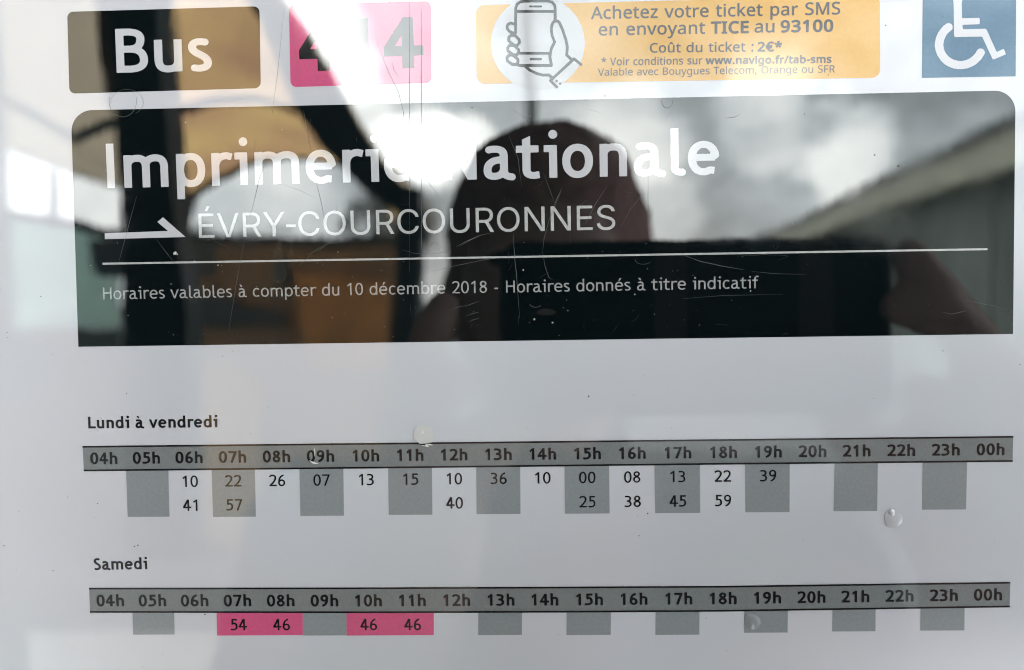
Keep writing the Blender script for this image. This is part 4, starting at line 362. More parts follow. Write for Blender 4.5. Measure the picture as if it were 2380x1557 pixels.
  's': (400, [[140,-18,78,-1,40,8,38,14,27,16,21,22,12,22,10,31,1,43,-4,14,-7,22,-20,28,-30,22,-33,17,-87,35,-30,15,-14,10,-12,15,-1,22,7,12,22,13,17,4,31,3,31,-3,43,-10,38,-13,7,0,7,3,24,55,2,7,-2,7,-11,8,-34,12,-29,8,-33,5,-50,2,-29,-3,-35,-7,-31,-13,-27,-16,-15,-15,-14,-21,-9,-29,-2,-21,1,-21,8,-27,10,-19,21,-22,19,-14,43,-21,76,-31,27,-14,25,-19,8,-17,1,-12,-2,-9,-12,-19,-18,-11,-29,-7,-59,0,-55,13,-45,18,-7,0,-7,-4,-4,-12,0,-50,5,-16,11,-7,28,-10,31,-8]]),
  't': (305, [[181,-18,54,-1,35,8,12,5,5,5,3,9,0,43,-3,12,-12,6,-38,-7,-26,0,-12,3,-19,12,-11,17,-5,21,1,243,2,5,6,1,95,0,12,3,5,4,3,9,0,43,-4,14,-9,5,-105,1,-5,3,-1,8,0,69,-4,12,-4,3,-10,2,-31,0,-9,-2,-7,-8,-26,-81,-5,-5,-53,-25,-5,-13,0,-21,2,-12,6,-6,9,-3,36,0,6,-6,0,-243,3,-26,10,-35,14,-27,22,-21,21,-12]]),
  'u': (512, [[195,-18,56,-1,29,6,28,9,19,9,29,22,5,-4,7,-29,9,-5,55,-1,10,4,4,7,2,12,-1,416,-3,10,-12,5,-62,1,-12,-4,-4,-7,-2,-9,0,-246,-9,-50,-6,-14,-14,-22,-15,-12,-19,-9,-19,-5,-33,-3,-24,3,-19,5,-17,11,-8,11,-9,16,-5,29,-1,293,-5,9,-12,4,-60,0,-12,-4,-4,-8,-1,-11,0,-290,5,-38,7,-24,10,-19,19,-27,14,-12,22,-12,24,-9]]),
  'v': (423, [[169,-11,77,-1,12,4,4,4,161,422,2,9,-1,8,-4,4,-9,3,-65,1,-11,-4,-5,-4,-105,-293,-11,-29,-3,-2,-3,2,-116,324,-15,6,-62,0,-11,-3,-6,-5,-1,-8,4,-12,152,-402,8,-19]]),
  'y': (425, [[52,-204,33,-1,21,3,33,10,19,10,19,13,17,17,22,32,17,33,190,500,4,17,-4,9,-12,4,-65,0,-14,-6,-88,-243,-24,-72,-5,-7,-4,7,-21,63,-96,250,-7,5,-14,3,-60,-1,-9,-3,-4,-4,-2,-8,3,-9,167,-419,-19,-53,-12,-25,-9,-13,-17,-17,-26,-12,-24,-3,-38,5,-10,-3,-5,-3,-3,-17,0,-38,3,-11,5,-5,10,-3]]),
  'z': (393, [[38,-11,306,-1,10,2,6,4,4,12,0,43,-4,12,-6,4,-12,2,-186,0,-6,1,-2,2,8,15,200,283,3,12,1,40,-4,17,-7,4,-12,2,-276,0,-10,-2,-7,-4,-3,-12,0,-43,3,-11,5,-4,12,-3,176,0,6,-3,-18,-29,-195,-278,-4,-12,1,-38,3,-10]]),
  'û': (512, [[195,-18,56,-1,29,6,28,9,19,9,29,22,5,-4,7,-29,9,-5,55,-1,10,4,4,7,2,12,-1,416,-3,10,-12,5,-62,1,-12,-4,-4,-7,-2,-9,0,-246,-9,-50,-6,-14,-14,-22,-15,-12,-19,-9,-19,-5,-33,-3,-24,3,-19,5,-17,11,-8,11,-9,16,-5,29,-1,293,-5,9,-12,4,-60,0,-12,-4,-4,-8,-1,-11,0,-290,5,-38,7,-24,10,-19,19,-27,14,-12,22,-12,24,-9],[119,475,44,-1,14,4,31,22,42,37,6,2,48,-41,28,-20,14,-4,43,1,7,3,4,4,2,10,-2,9,-5,7,-28,29,-36,40,-27,39,-8,7,-14,3,-62,-1,-13,-7,-31,-43,-64,-71,-4,-10,0,-7,3,-7]]),
 },
 'noto_bold': {
  ' ': (297, []),
  '*': (479, [[169,220,18,3,12,9,38,78,6,-6,32,-65,7,-10,12,-7,12,-2,17,3,57,32,14,10,7,10,2,14,-3,12,-54,72,-6,12,6,3,77,5,14,3,10,8,7,9,2,14,-13,79,-6,10,-8,7,-21,5,-109,-28,-3,4,6,50,5,50,-3,16,-8,11,-9,6,-17,3,-69,0,-14,-3,-10,-7,-7,-10,-3,-14,11,-98,-1,-7,-7,-1,-102,28,-21,-5,-8,-7,-6,-10,-4,-19,-8,-62,2,-12,6,-9,10,-8,15,-3,76,-5,5,-3,-2,-8,-57,-76,-3,-12,2,-14,7,-10,22,-14,50,-27]]),
  '-': (295, [[50,154,187,-2,21,5,8,6,7,12,3,17,0,50,-3,14,-7,9,-10,8,-11,2,-187,1,-21,-5,-8,-6,-7,-11,-3,-17,0,-50,4,-14,6,-10,10,-7]]),
  '.': (252, [[117,-42,13,0,24,5,23,13,11,11,8,13,5,11,4,16,1,17,-5,31,-4,12,-10,14,-7,7,-17,11,-28,8,-12,1,-27,-5,-21,-11,-13,-13,-9,-14,-8,-31,0,-22,3,-17,5,-14,8,-12,12,-13,12,-7,11,-6]]),
  '/': (335, [[26,-30,61,-1,17,3,12,8,11,16,208,560,2,14,-4,15,-11,11,-15,5,-61,1,-16,-2,-13,-8,-9,-14,-209,-563,-2,-14,3,-14,11,-12]]),
  '0': (496, [[219,-37,51,-1,57,13,24,12,22,14,29,29,28,43,17,42,12,53,8,57,2,76,-7,86,-13,57,-16,45,-29,48,-21,24,-17,14,-17,11,-26,13,-48,11,-50,2,-40,-8,-17,-5,-33,-16,-20,-14,-17,-18,-26,-36,-17,-35,-14,-50,-7,-36,-5,-40,-3,-34,0,-62,3,-38,12,-74,19,-59,12,-24,15,-22,11,-14,25,-24,19,-14,23,-13,29,-8],[230,84,-24,10,-13,12,-13,24,-8,21,-7,36,-5,48,0,104,5,48,7,36,10,23,12,22,10,10,19,9,14,3,26,-1,22,-8,15,-13,15,-29,8,-24,8,-40,5,-62,0,-50,-3,-40,-5,-41,-7,-31,-9,-24,-11,-19,-14,-14,-17,-8,-12,-3]]),
  '1': (496, [[233,-30,61,-1,19,4,10,6,4,6,6,19,0,564,-6,18,-4,6,-10,7,-17,3,-50,0,-20,-6,-59,-45,-97,-75,-7,-11,-2,-14,2,-12,7,-12,30,-38,18,-12,21,0,55,44,5,2,3,-3,0,-414,4,-17,6,-9,11,-7]]),
  '2': (496, [[57,-30,373,-1,19,5,8,6,6,9,4,17,-1,55,-5,18,-5,6,-10,7,-19,3,-195,0,-7,1,-1,3,5,7,104,105,38,43,16,20,19,30,16,28,10,29,8,33,3,24,0,24,-3,19,-9,35,-13,27,-24,32,-19,15,-26,18,-34,13,-38,8,-28,3,-48,-3,-38,-7,-36,-12,-28,-15,-45,-30,-13,-10,-6,-10,-2,-14,4,-14,33,-42,19,-16,12,-1,14,2,43,28,31,14,19,6,31,2,29,-5,13,-5,10,-7,13,-19,5,-31,-2,-24,-8,-26,-12,-24,-16,-24,-52,-60,-149,-148,-39,-44,-5,-22,0,-45,3,-14,10,-15,7,-4]]),
  '3': (496, [[164,-37,80,-1,26,3,55,11,21,8,19,10,37,26,18,19,22,34,10,23,10,50,0,31,-8,38,-7,22,-17,27,-26,26,-17,11,-2,5,26,28,19,31,12,46,3,26,-3,26,-7,33,-10,22,-26,37,-29,23,-31,16,-33,10,-57,8,-31,0,-62,-10,-33,-10,-50,-24,-19,-12,-18,-14,-7,-12,1,-22,39,-54,16,-9,9,-1,12,2,38,22,21,10,31,9,24,3,34,0,26,-7,10,-6,10,-9,9,-19,0,-26,-4,-17,-8,-14,-18,-17,-21,-10,-19,-5,-19,-3,-74,0,-16,-3,-10,-7,-7,-10,-3,-14,0,-48,4,-24,6,-8,12,-7,14,-3,86,0,22,-2,28,-8,14,-6,12,-8,8,-8,6,-12,4,-19,0,-19,-2,-12,-7,-16,-8,-12,-20,-15,-19,-7,-28,-6,-57,0,-22,3,-43,10,-50,20,-12,2,-12,-2,-9,-5,-10,-15,-3,-16,0,-53,3,-16,8,-11,13,-8,39,-15,45,-10]]),
  '9': (496, [[133,-37,75,-1,46,8,38,11,31,15,28,19,17,14,21,24,20,27,19,35,21,62,10,53,5,40,3,69,-3,38,-10,53,-18,55,-13,23,-19,27,-16,19,-27,21,-24,15,-22,9,-42,10,-24,3,-43,-3,-36,-7,-19,-7,-33,-19,-19,-14,-32,-35,-20,-35,-11,-34,-7,-38,-2,-31,2,-33,8,-41,14,-35,21,-31,22,-23,33,-22,27,-10,50,-10,35,-1,53,10,26,10,2,0,2,-4,-13,-41,-14,-23,-20,-23,-12,-9,-19,-10,-29,-9,-26,-3,-38,0,-50,8,-12,-2,-12,-9,-4,-8,-4,-16,0,-48,4,-17,7,-10,12,-8],[225,301,-17,2,-21,10,-8,7,-9,15,-10,33,0,43,2,14,6,19,7,14,13,15,11,7,16,7,17,3,19,0,14,-3,13,-5,14,-8,15,-16,8,-14,15,-40,3,-22,-1,-14,-6,-19,-5,-10,-10,-12,-12,-9,-34,-15,-16,-3]]),
  'C': (544, [[290,-37,90,-1,35,5,36,8,41,13,8,6,5,7,4,17,0,52,-2,17,-11,15,-9,5,-10,1,-90,-20,-36,-2,-45,2,-24,6,-21,8,-22,13,-14,12,-17,22,-13,24,-13,38,-5,28,-3,26,0,41,5,40,10,36,14,31,20,27,21,19,26,14,29,9,16,3,53,1,45,-11,45,-17,17,-1,10,3,10,8,16,30,17,37,1,14,-2,9,-4,8,-17,12,-43,16,-57,13,-48,5,-35,0,-27,-3,-40,-7,-33,-10,-36,-16,-24,-15,-22,-17,-31,-31,-26,-36,-21,-42,-15,-46,-10,-52,-2,-31,0,-38,2,-33,10,-55,9,-34,10,-26,15,-28,21,-31,27,-30,26,-21,33,-20,22,-9,38,-11]]),
  'E': (483, [[95,-30,316,-1,14,3,7,3,7,7,6,10,3,16,-1,53,-5,18,-5,6,-10,7,-19,3,-200,0,-7,3,-1,6,1,129,10,3,183,0,19,3,10,7,4,6,6,18,0,55,-5,19,-5,8,-8,5,-19,5,-190,0,-6,6,0,31,0,71,4,8,207,1,14,2,7,4,7,6,6,10,3,17,-1,50,-3,14,-4,7,-15,11,-19,2,-302,0,-19,-3,-14,-12,-4,-7,-3,-17,0,-557,4,-17,6,-9,11,-7]]),
  'I': (309, [[50,-30,201,-1,14,3,8,3,7,7,5,10,3,14,0,31,-6,21,-5,6,-9,6,-41,10,-4,4,-2,5,1,396,1,4,4,3,36,9,12,7,9,12,4,17,0,28,-4,17,-9,12,-7,5,-11,2,-201,1,-14,-2,-7,-4,-8,-6,-5,-10,-3,-15,0,-28,6,-21,5,-6,12,-8,39,-10,4,-4,1,-6,-1,-395,-5,-7,-38,-9,-10,-5,-9,-12,-4,-17,0,-31,4,-17,9,-12,7,-4]]),
  'T': (483, [[205,-30,63,-1,17,3,14,10,5,7,3,15,1,471,7,4,131,0,17,2,15,11,4,7,3,14,1,50,-3,17,-7,12,-11,7,-19,3,-169,0,-247,0,-15,-3,-10,-7,-6,-10,-3,-14,-1,-50,3,-17,7,-12,8,-6,19,-4,133,0,8,-4,1,-469,3,-17,7,-9,10,-7]]),
  'a': (487, [[162,-37,58,-1,31,6,36,12,31,17,17,-20,7,-4,14,-4,43,0,14,4,12,9,6,10,2,16,0,310,-7,38,-5,17,-5,12,-12,19,-19,22,-27,18,-16,8,-29,9,-31,5,-33,3,-34,-2,-61,-13,-53,-20,-14,-9,-7,-7,-6,-10,-1,-12,4,-16,17,-41,7,-10,8,-6,9,-4,17,0,59,23,21,5,31,3,22,-3,21,-10,8,-12,5,-19,-1,-14,-5,-4,-40,0,-52,-5,-60,-13,-24,-9,-19,-9,-28,-21,-24,-27,-14,-24,-8,-34,-3,-40,8,-41,12,-28,20,-29,28,-21,31,-15],[187,82,-19,9,-8,15,0,26,10,19,17,11,26,9,38,5,26,0,19,2,5,-3,1,-5,-3,-31,-9,-21,-7,-10,-15,-12,-26,-12,-15,-3]]),
  'b': (530, [[260,-37,51,-1,50,10,28,13,24,16,32,31,16,24,12,24,14,40,11,65,-1,61,-10,62,-13,41,-11,21,-17,25,-28,29,-31,21,-19,9,-53,13,-26,1,-31,-2,-35,-7,-32,-13,-3,8,0,83,0,69,-5,17,-6,8,-7,5,-19,4,-62,0,-14,-3,-7,-5,-10,-14,-3,-19,0,-595,3,-15,7,-9,10,-7,14,-4,43,0,14,3,12,7,10,15,5,2,38,-21,24,-7],[270,82,-21,2,-19,7,-15,10,-10,14,-8,22,-6,24,-3,26,0,59,6,41,9,26,10,15,10,7,21,9,19,4,17,0,24,-4,21,-9,10,-8,12,-19,9,-26,6,-28,0,-72,-3,-24,-7,-23,-8,-17,-12,-18,-14,-10,-14,-6,-22,-3]]),
  'f': (313, [[105,-30,68,-1,18,6,6,5,7,9,3,19,0,331,6,6,64,0,17,4,10,6,5,8,5,22,0,42,-3,15,-7,9,-10,7,-14,4,-69,1,-4,7,3,24,8,19,14,10,36,0,38,-8,17,3,9,6,8,13,18,57,-2,17,-9,12,-10,5,-31,9,-26,5,-36,3,-29,-3,-35,-7,-31,-14,-17,-12,-17,-17,-14,-19,-10,-19,-5,-15,-9,-43,-5,-40,-7,-4,-45,-15,-10,-7,-6,-10,-4,-16,0,-22,4,-17,6,-9,13,-8,14,-3,31,0,6,-6,0,-333,3,-17,7,-9,10,-7]]),
  'g': (530, [[221,-223,44,-1,29,3,48,10,28,11,29,18,26,23,19,27,15,28,10,41,5,36,0,447,-3,19,-6,10,-7,7,-7,3,-14,3,-45,0,-15,-3,-12,-7,-11,-16,-29,16,-31,10,-43,7,-45,-3,-41,-10,-35,-19,-30,-24,-27,-36,-11,-16,-11,-26,-10,-31,-8,-48,-2,-57,7,-60,12,-45,13,-29,24,-35,21,-23,34,-23,26,-12,33,-7,17,-3,45,0,41,8,33,13,4,-1,1,-2,-2,-22,-6,-16,-8,-15,-22,-19,-27,-9,-57,-1,-38,5,-38,10,-36,15,-9,1,-17,-3,-7,-5,-6,-8,-5,-19,0,-52,4,-17,9,-13,19,-11,41,-12,57,-10],[232,82,-20,7,-16,12,-9,13,-12,28,-8,43,0,57,2,21,5,19,10,26,9,15,13,12,12,7,17,5,28,1,12,-3,19,-5,18,-10,9,-10,12,-26,7,-29,3,-23,0,-67,-3,-24,-7,-24,-6,-14,-8,-12,-11,-7,-16,-8,-19,-5]]),
  'i': (244, [[86,-30,63,-1,16,3,15,10,5,7,3,15,0,421,-4,17,-6,9,-10,7,-11,3,-63,1,-17,-3,-14,-10,-5,-7,-3,-15,0,-421,3,-17,7,-9,10,-7],[107,473,23,-2,16,4,24,14,17,24,5,19,0,29,-3,14,-6,12,-20,22,-12,7,-16,4,-17,1,-17,-2,-12,-4,-9,-6,-15,-14,-7,-10,-8,-27,0,-23,4,-17,6,-12,20,-22,14,-8]]),
  'm': (787, [[86,-30,68,-1,18,6,6,5,6,9,4,19,0,243,3,24,10,33,11,19,8,8,12,6,26,7,27,-1,23,-8,8,-7,9,-21,4,-19,0,-288,3,-15,7,-10,10,-6,19,-4,55,0,14,3,12,7,8,13,2,16,1,234,5,45,12,31,9,12,10,7,17,7,17,3,31,0,14,-5,12,-7,8,-15,7,-28,0,-281,3,-17,7,-14,13,-8,17,-3,54,0,17,4,10,6,7,10,3,15,0,304,-8,43,-7,24,-10,20,-22,30,-21,15,-23,14,-24,8,-48,7,-24,0,-19,-3,-42,-10,-27,-12,-35,-25,-5,1,-14,13,-31,19,-27,9,-26,5,-45,3,-33,-5,-29,-8,-38,-19,-12,15,-12,7,-14,3,-45,0,-17,-4,-10,-7,-7,-9,-3,-19,0,-417,3,-17,7,-9,10,-7]]),
  'n': (533, [[86,-30,68,-1,18,6,6,5,6,9,4,19,0,238,3,24,5,22,14,31,10,9,12,7,17,5,19,3,33,0,17,-5,12,-7,12,-20,6,-26,0,-283,3,-17,9,-12,8,-4,17,-4,57,0,16,4,13,9,5,10,2,14,1,140,0,160,-3,19,-13,50,-16,29,-19,21,-41,27,-31,10,-50,7,-29,0,-42,-8,-34,-12,-24,-14,-4,3,-10,14,-12,7,-14,3,-43,0,-19,-4,-10,-6,-5,-8,-5,-19,0,-417,3,-16,5,-10,12,-9]]),
  'o': (522, [[229,-37,56,-1,33,6,26,7,24,9,33,21,27,25,34,50,18,47,8,41,2,26,0,45,-2,26,-15,60,-18,38,-22,31,-19,19,-37,27,-35,16,-50,11,-15,2,-31,0,-57,-10,-33,-12,-38,-23,-17,-15,-17,-20,-26,-40,-14,-38,-10,-50,-3,-24,0,-38,5,-41,12,-50,25,-48,31,-39,35,-27,17,-10,19,-8,29,-8],[249,82,-19,4,-20,8,-14,11,-13,20,-8,21,-8,39,0,59,8,41,13,28,11,15,14,10,17,6,19,4,24,0,19,-4,19,-8,19,-17,9,-15,10,-27,5,-26,1,-69,-5,-26,-8,-24,-12,-21,-10,-11,-26,-14,-26,-5]]),
  'r': (368, [[86,-30,68,-1,18,6,6,5,6,9,4,19,0,241,6,24,16,33,17,17,17,11,14,6,15,3,19,0,33,-5,18,6,7,5,6,9,6,24,4,36,1,14,-2,12,-6,10,-10,7,-41,7,-31,1,-40,-8,-19,-7,-38,-24,-5,1,-4,11,-10,12,-8,4,-16,4,-45,0,-15,-3,-12,-7,-7,-10,-3,-22,0,-414,3,-17,7,-9,10,-7]]),
  's': (421, [[150,-37,77,-1,43,8,36,12,33,19,20,17,23,33,10,29,6,38,-5,36,-10,28,-19,26,-25,22,-33,21,-114,47,-27,15,-7,10,0,9,10,9,19,6,24,3,50,-6,66,-20,17,1,12,10,11,19,18,42,1,19,-6,12,-17,13,-31,12,-28,7,-43,8,-53,2,-28,-3,-29,-5,-36,-12,-33,-19,-20,-17,-19,-26,-6,-14,-6,-19,-2,-15,0,-31,7,-33,8,-17,18,-23,24,-22,25,-15,31,-15,73,-30,34,-17,12,-9,5,-9,0,-14,-7,-10,-13,-7,-21,-6,-55,0,-19,3,-86,28,-16,-1,-12,-10,-6,-9,-2,-15,0,-50,3,-19,6,-9,16,-11,31,-12,26,-7]]),
  't': (326, [[190,-37,52,-1,54,12,12,7,9,11,4,23,0,41,-3,14,-9,12,-8,5,-12,2,-43,-8,-28,1,-10,5,-7,7,-5,10,-3,16,1,222,7,3,79,0,16,4,8,5,9,11,3,15,1,45,-3,14,-10,15,-8,4,-14,4,-86,1,-3,5,0,21,-1,36,-3,14,-9,12,-8,5,-16,3,-29,0,-16,-3,-11,-7,-8,-12,-24,-74,-7,-6,-36,-17,-14,-9,-7,-11,-4,-21,3,-31,8,-13,12,-7,35,-4,4,-5,0,-240,6,-31,8,-26,22,-34,15,-14,31,-19]]),
  'v': (444, [[181,-30,77,-1,17,5,8,6,7,9,164,429,1,12,-1,12,-8,10,-11,7,-17,3,-62,0,-17,-4,-9,-6,-8,-10,-7,-17,-80,-225,-10,-25,-2,-2,-3,0,-2,4,-94,260,-10,14,-10,7,-15,4,-64,0,-14,-3,-7,-3,-8,-7,-5,-10,-2,-12,5,-21,152,-402,6,-15,8,-9,10,-7]]),
  'w': (667, [[145,-30,78,-1,14,4,12,9,5,10,72,226,6,12,5,-5,69,-229,9,-14,12,-9,19,-4,67,0,17,4,9,6,9,10,4,10,111,402,5,29,-3,12,-7,10,-9,6,-14,4,-62,0,-17,-4,-10,-6,-9,-17,-48,-181,-11,-41,-3,-4,-4,4,-69,226,-7,12,-10,7,-17,4,-69,0,-14,-4,-8,-4,-12,-17,-61,-195,-9,-27,-4,-4,-4,6,-8,27,-48,191,-8,14,-12,9,-17,4,-62,0,-16,-4,-8,-4,-10,-15,0,-21,117,-424,5,-9,7,-8,8,-4]]),
  '€': (496, [[290,-37,64,-1,21,3,52,12,31,12,11,7,7,12,3,17,-1,50,-3,14,-4,7,-15,11,-12,2,-12,-2,-31,-11,-31,-8,-21,-2,-36,0,-26,5,-26,12,-8,5,-19,19,-16,29,-2,7,2,2,119,2,17,3,12,10,4,7,3,14,1,43,-4,17,-13,16,1,3,23,7,7,5,6,9,4,17,0,40,-3,15,-4,7,-6,7,-10,5,-17,3,-138,0,-7,4,1,7,15,31,20,25,26,16,21,7,27,3,26,-3,40,-12,34,-15,16,-2,10,2,12,9,32,60,3,12,-1,12,-9,14,-16,11,-35,16,-60,15,-19,2,-33,1,-48,-3,-33,-8,-24,-9,-25,-13,-37,-27,-25,-27,-22,-34,-20,-43,-14,-47,-7,-4,-26,0,-17,-3,-10,-7,-7,-12,-3,-19,0,-36,3,-14,7,-12,13,-10,0,-2,-13,-9,-4,-6,-6,-19,0,-45,3,-14,5,-7,14,-11,15,-2,28,-1,5,-2,16,-46,22,-43,25,-36,23,-22,40,-28,26,-12,36,-9]]),
 },
 'inter': {
  '-': (453, [[117,189,215,-1,5,3,1,5,0,41,-3,7,-215,1,-5,-3,-1,-5,0,-41]]),
  'C': (510, [[250,-6,32,-1,55,10,33,14,25,15,34,31,15,22,10,16,12,29,4,26,-7,3,-53,-1,-3,-4,-11,-29,-21,-30,-26,-20,-22,-11,-28,-8,-29,-4,-31,3,-31,9,-35,20,-24,23,-16,23,-15,33,-10,38,-5,53,2,35,5,31,8,26,8,19,15,27,27,29,31,20,21,8,24,5,45,1,31,-7,29,-14,13,-9,23,-24,14,-26,11,-26,58,-1,3,3,0,10,-10,31,-13,26,-23,32,-29,25,-31,19,-42,15,-27,5,-54,0,-41,-8,-31,-11,-28,-17,-29,-23,-24,-30,-19,-31,-13,-31,-9,-31,-7,-50,0,-52,2,-26,9,-43,13,-36,10,-19,27,-41,23,-22,26,-18,21,-12,27,-10,19,-5]]),
  'E': (419, [[63,1,302,-1,8,1,3,5,0,45,-6,6,-238,0,-7,3,-1,5,0,153,3,9,222,2,5,3,1,5,-1,46,-10,3,-209,0,-8,1,-3,7,0,148,3,9,236,1,5,2,3,4,0,46,-6,5,-295,1,-9,-4,-1,-495]]),
  'N': (523, [[63,1,52,-1,6,1,3,5,0,357,-3,41,1,11,3,3,7,-10,86,-143,167,-261,4,-3,7,-1,60,0,7,3,1,496,-1,7,-5,3,-54,0,-6,-5,0,-310,2,-19,1,-81,-2,-5,-52,88,-208,327,-4,4,-8,1,-59,0,-7,-3,-1,-495]]),
  'O': (533, [[250,-6,30,-1,47,8,38,14,22,12,21,16,29,29,30,51,15,42,11,62,0,53,-5,38,-8,33,-17,43,-23,38,-25,27,-16,14,-25,16,-42,17,-21,6,-26,2,-48,0,-48,-12,-19,-7,-21,-13,-36,-28,-28,-36,-22,-41,-15,-45,-7,-50,0,-55,10,-62,18,-47,18,-31,16,-22,19,-19,15,-12,31,-19,47,-16],[256,53,-38,7,-31,15,-17,11,-16,16,-20,25,-16,36,-10,38,-5,53,2,33,8,43,12,33,16,29,21,23,23,17,30,16,29,6,33,1,34,-5,26,-10,28,-19,22,-22,20,-31,14,-36,7,-38,3,-45,-5,-48,-13,-45,-14,-29,-22,-28,-26,-22,-28,-14,-29,-8,-21,-3]]),
  'R': (449, [[63,1,52,-1,8,4,1,185,3,7,8,2,111,-2,5,-6,100,-186,10,-4,62,2,1,4,-3,7,-104,193,3,5,27,14,23,20,11,11,9,14,12,29,7,38,0,28,-7,41,-10,24,-11,19,-25,25,-36,20,-21,7,-26,6,-38,3,-172,-2,-3,-9,0,-488],[127,256,-2,2,-1,7,0,177,3,9,122,1,38,-8,17,-8,12,-9,14,-16,8,-17,7,-29,0,-21,-3,-21,-7,-19,-7,-12,-14,-15,-13,-8,-14,-6,-38,-8]]),
  'S': (447, [[207,-8,28,-1,52,7,19,5,31,15,31,23,19,24,11,20,6,19,3,19,0,35,-5,24,-15,26,-19,23,-31,21,-31,14,-95,28,-41,14,-28,16,-16,15,-6,12,-6,24,3,17,7,19,11,14,7,8,23,14,34,10,24,2,28,-2,26,-7,19,-9,15,-10,10,-11,10,-19,6,-18,5,-4,50,0,7,3,0,14,-13,39,-12,19,-23,22,-26,17,-24,11,-43,10,-31,1,-31,-1,-50,-12,-35,-19,-25,-22,-17,-24,-13,-31,-4,-24,0,-24,4,-16,10,-27,15,-21,34,-26,43,-20,122,-37,26,-12,14,-9,15,-15,9,-24,1,-24,-5,-16,-8,-15,-11,-14,-32,-21,-40,-11,-45,0,-36,8,-33,18,-17,20,-8,15,-6,21,-3,3,-55,1,-5,-1,-2,-5,5,-26,7,-19,14,-27,17,-20,29,-20,26,-12,36,-10]]),
  'U': (517, [[226,-6,63,-1,38,8,34,13,28,18,20,17,23,31,15,31,7,28,3,22,0,343,-3,4,-5,1,-53,-1,-3,-9,0,-326,-3,-24,-13,-35,-21,-28,-31,-21,-36,-11,-12,-2,-40,0,-36,9,-21,11,-12,9,-19,20,-13,22,-7,19,-5,31,0,331,-3,4,-6,1,-52,-1,-3,-9,0,-331,2,-26,7,-27,9,-23,18,-29,29,-28,21,-15,24,-12,29,-9]]),
  'V': (480, [[205,1,70,0,5,5,7,19,173,476,0,5,-6,3,-53,0,-7,-3,-92,-262,-51,-157,-7,-21,-2,-3,-3,0,-2,4,-39,125,-112,312,-4,4,-7,1,-50,0,-6,-3,10,-33,167,-453]]),
  'Y': (472, [[206,1,55,-1,7,4,2,207,181,293,-1,4,-6,1,-57,0,-7,-3,-96,-155,-35,-63,-10,-18,-4,-1,-3,3,-21,41,-119,193,-5,3,-7,1,-53,-1,-4,0,-3,-3,2,-7,179,-288,1,-200]]),
  'É': (419, [[63,1,302,-1,8,1,3,5,0,45,-6,6,-238,0,-7,3,-1,5,0,153,3,9,222,2,5,3,1,5,-1,46,-10,3,-209,0,-8,1,-3,7,0,148,3,9,236,1,5,2,3,4,0,46,-6,5,-295,1,-9,-4,-1,-495],[196,558,36,-1,10,3,60,91,2,5,-2,2,-53,2,-10,-3,-37,-75,-8,-19]]),
 },
 'icon': {
  'p': (1400, [[1007,20,6,1,6,6,-1,15,-59,59,2,5,31,30,195,180,5,1,4,-1,65,-50,14,0,6,4,1,7,-7,15,-76,60,-14,2,-12,-6,-5,1,-26,22,-15,16,-1,9,7,65,-17,88,-38,107,-32,74,-8,12,-16,16,-9,5,-12,3,-5,4,-1,105,-5,45,-9,17,-30,31,-59,15,-186,0,-57,0,-50,-8,-48,-30,-5,-10,-13,-43,0,-153,-6,-3,-33,9,-33,-13,-9,-7,-11,-26,-2,-7,2,-17,5,-19,24,-27,26,-16,-10,-7,-22,-21,-6,-12,-1,-22,4,-24,23,-21,-15,-12,-21,-26,0,-31,3,-16,23,-22,-24,-26,-9,-15,0,-9,3,-34,5,-7,59,-45,41,-1,50,-9,43,-2,50,-43,85,-43,79,-19,55,3,25,-22,-14,-19,-2,-9,3,-7,71,-68],[1036,56,10,1,8,8,-1,12,-9,7,-9,0,-8,-9,1,-12],[997,87,11,0,8,7,1,10,-4,6,-5,3,-11,0,-8,-7,0,-12],[956,151,-24,20,-14,8,-62,-2,-69,17,-74,36,-15,12,-5,7,1,2,7,1,241,0,7,2,8,7,2,12,-18,92,14,79,35,71,3,10,-30,69,-4,24,-4,40,3,31,10,31,14,13,10,4,12,-4,14,-15,31,-72,38,-109,15,-76,-7,-72,1,-14,5,-7,45,-41,2,-4,-174,-165,-11,-7],[594,284,-6,5,5,15,-4,35,-2,5,-22,21,24,24,19,-3,279,0,21,-1,4,-3,-2,-24,15,-66,-2,-8],[515,296,-40,30,-3,6,-1,12,3,10,13,11,7,1,24,-3,39,-33,4,-7,1,-8,-3,-9,-10,-10,-5,-1,-17,3],[714,325,113,-1,11,6,4,7,-2,7,-7,5,-118,1,-7,-4,-4,-7,2,-7],[530,399,-45,32,-6,8,-1,19,8,10,8,3,24,0,9,-2,19,-17,19,-17,4,-12,-1,-10,-12,-13,-7,-2],[601,415,-3,5,-2,26,-22,24,9,10,23,31,1,16,-3,24,-4,7,-40,41,-4,7,6,17,1,214,10,3,347,0,36,0,7,-3,1,-72,-2,-9,-16,-14,-6,-10,-11,-31,-3,-24,0,-40,8,-50,22,-50,4,-14,-34,-69,-8,-37,-10,-3],[542,503,-46,33,-7,8,0,19,5,8,10,7,19,1,12,-1,4,-2,36,-37,0,-19,-10,-13,-7,-4],[527,634,-35,17,-17,17,-5,21,6,15,6,4,17,5,33,-11,1,-60,-1,-6],[565,870,-3,5,0,10,12,38,27,20,12,4,36,5,238,0,45,-10,11,-7,15,-19,4,-8,2,-31,-1,-5,-5,-3],[701,899,24,-1,12,6,14,-6,74,0,7,2,5,6,-1,5,-6,6,-7,2,-72,0,-14,-7,-12,7,-19,0,-7,-3,-5,-8,0,-4]]),
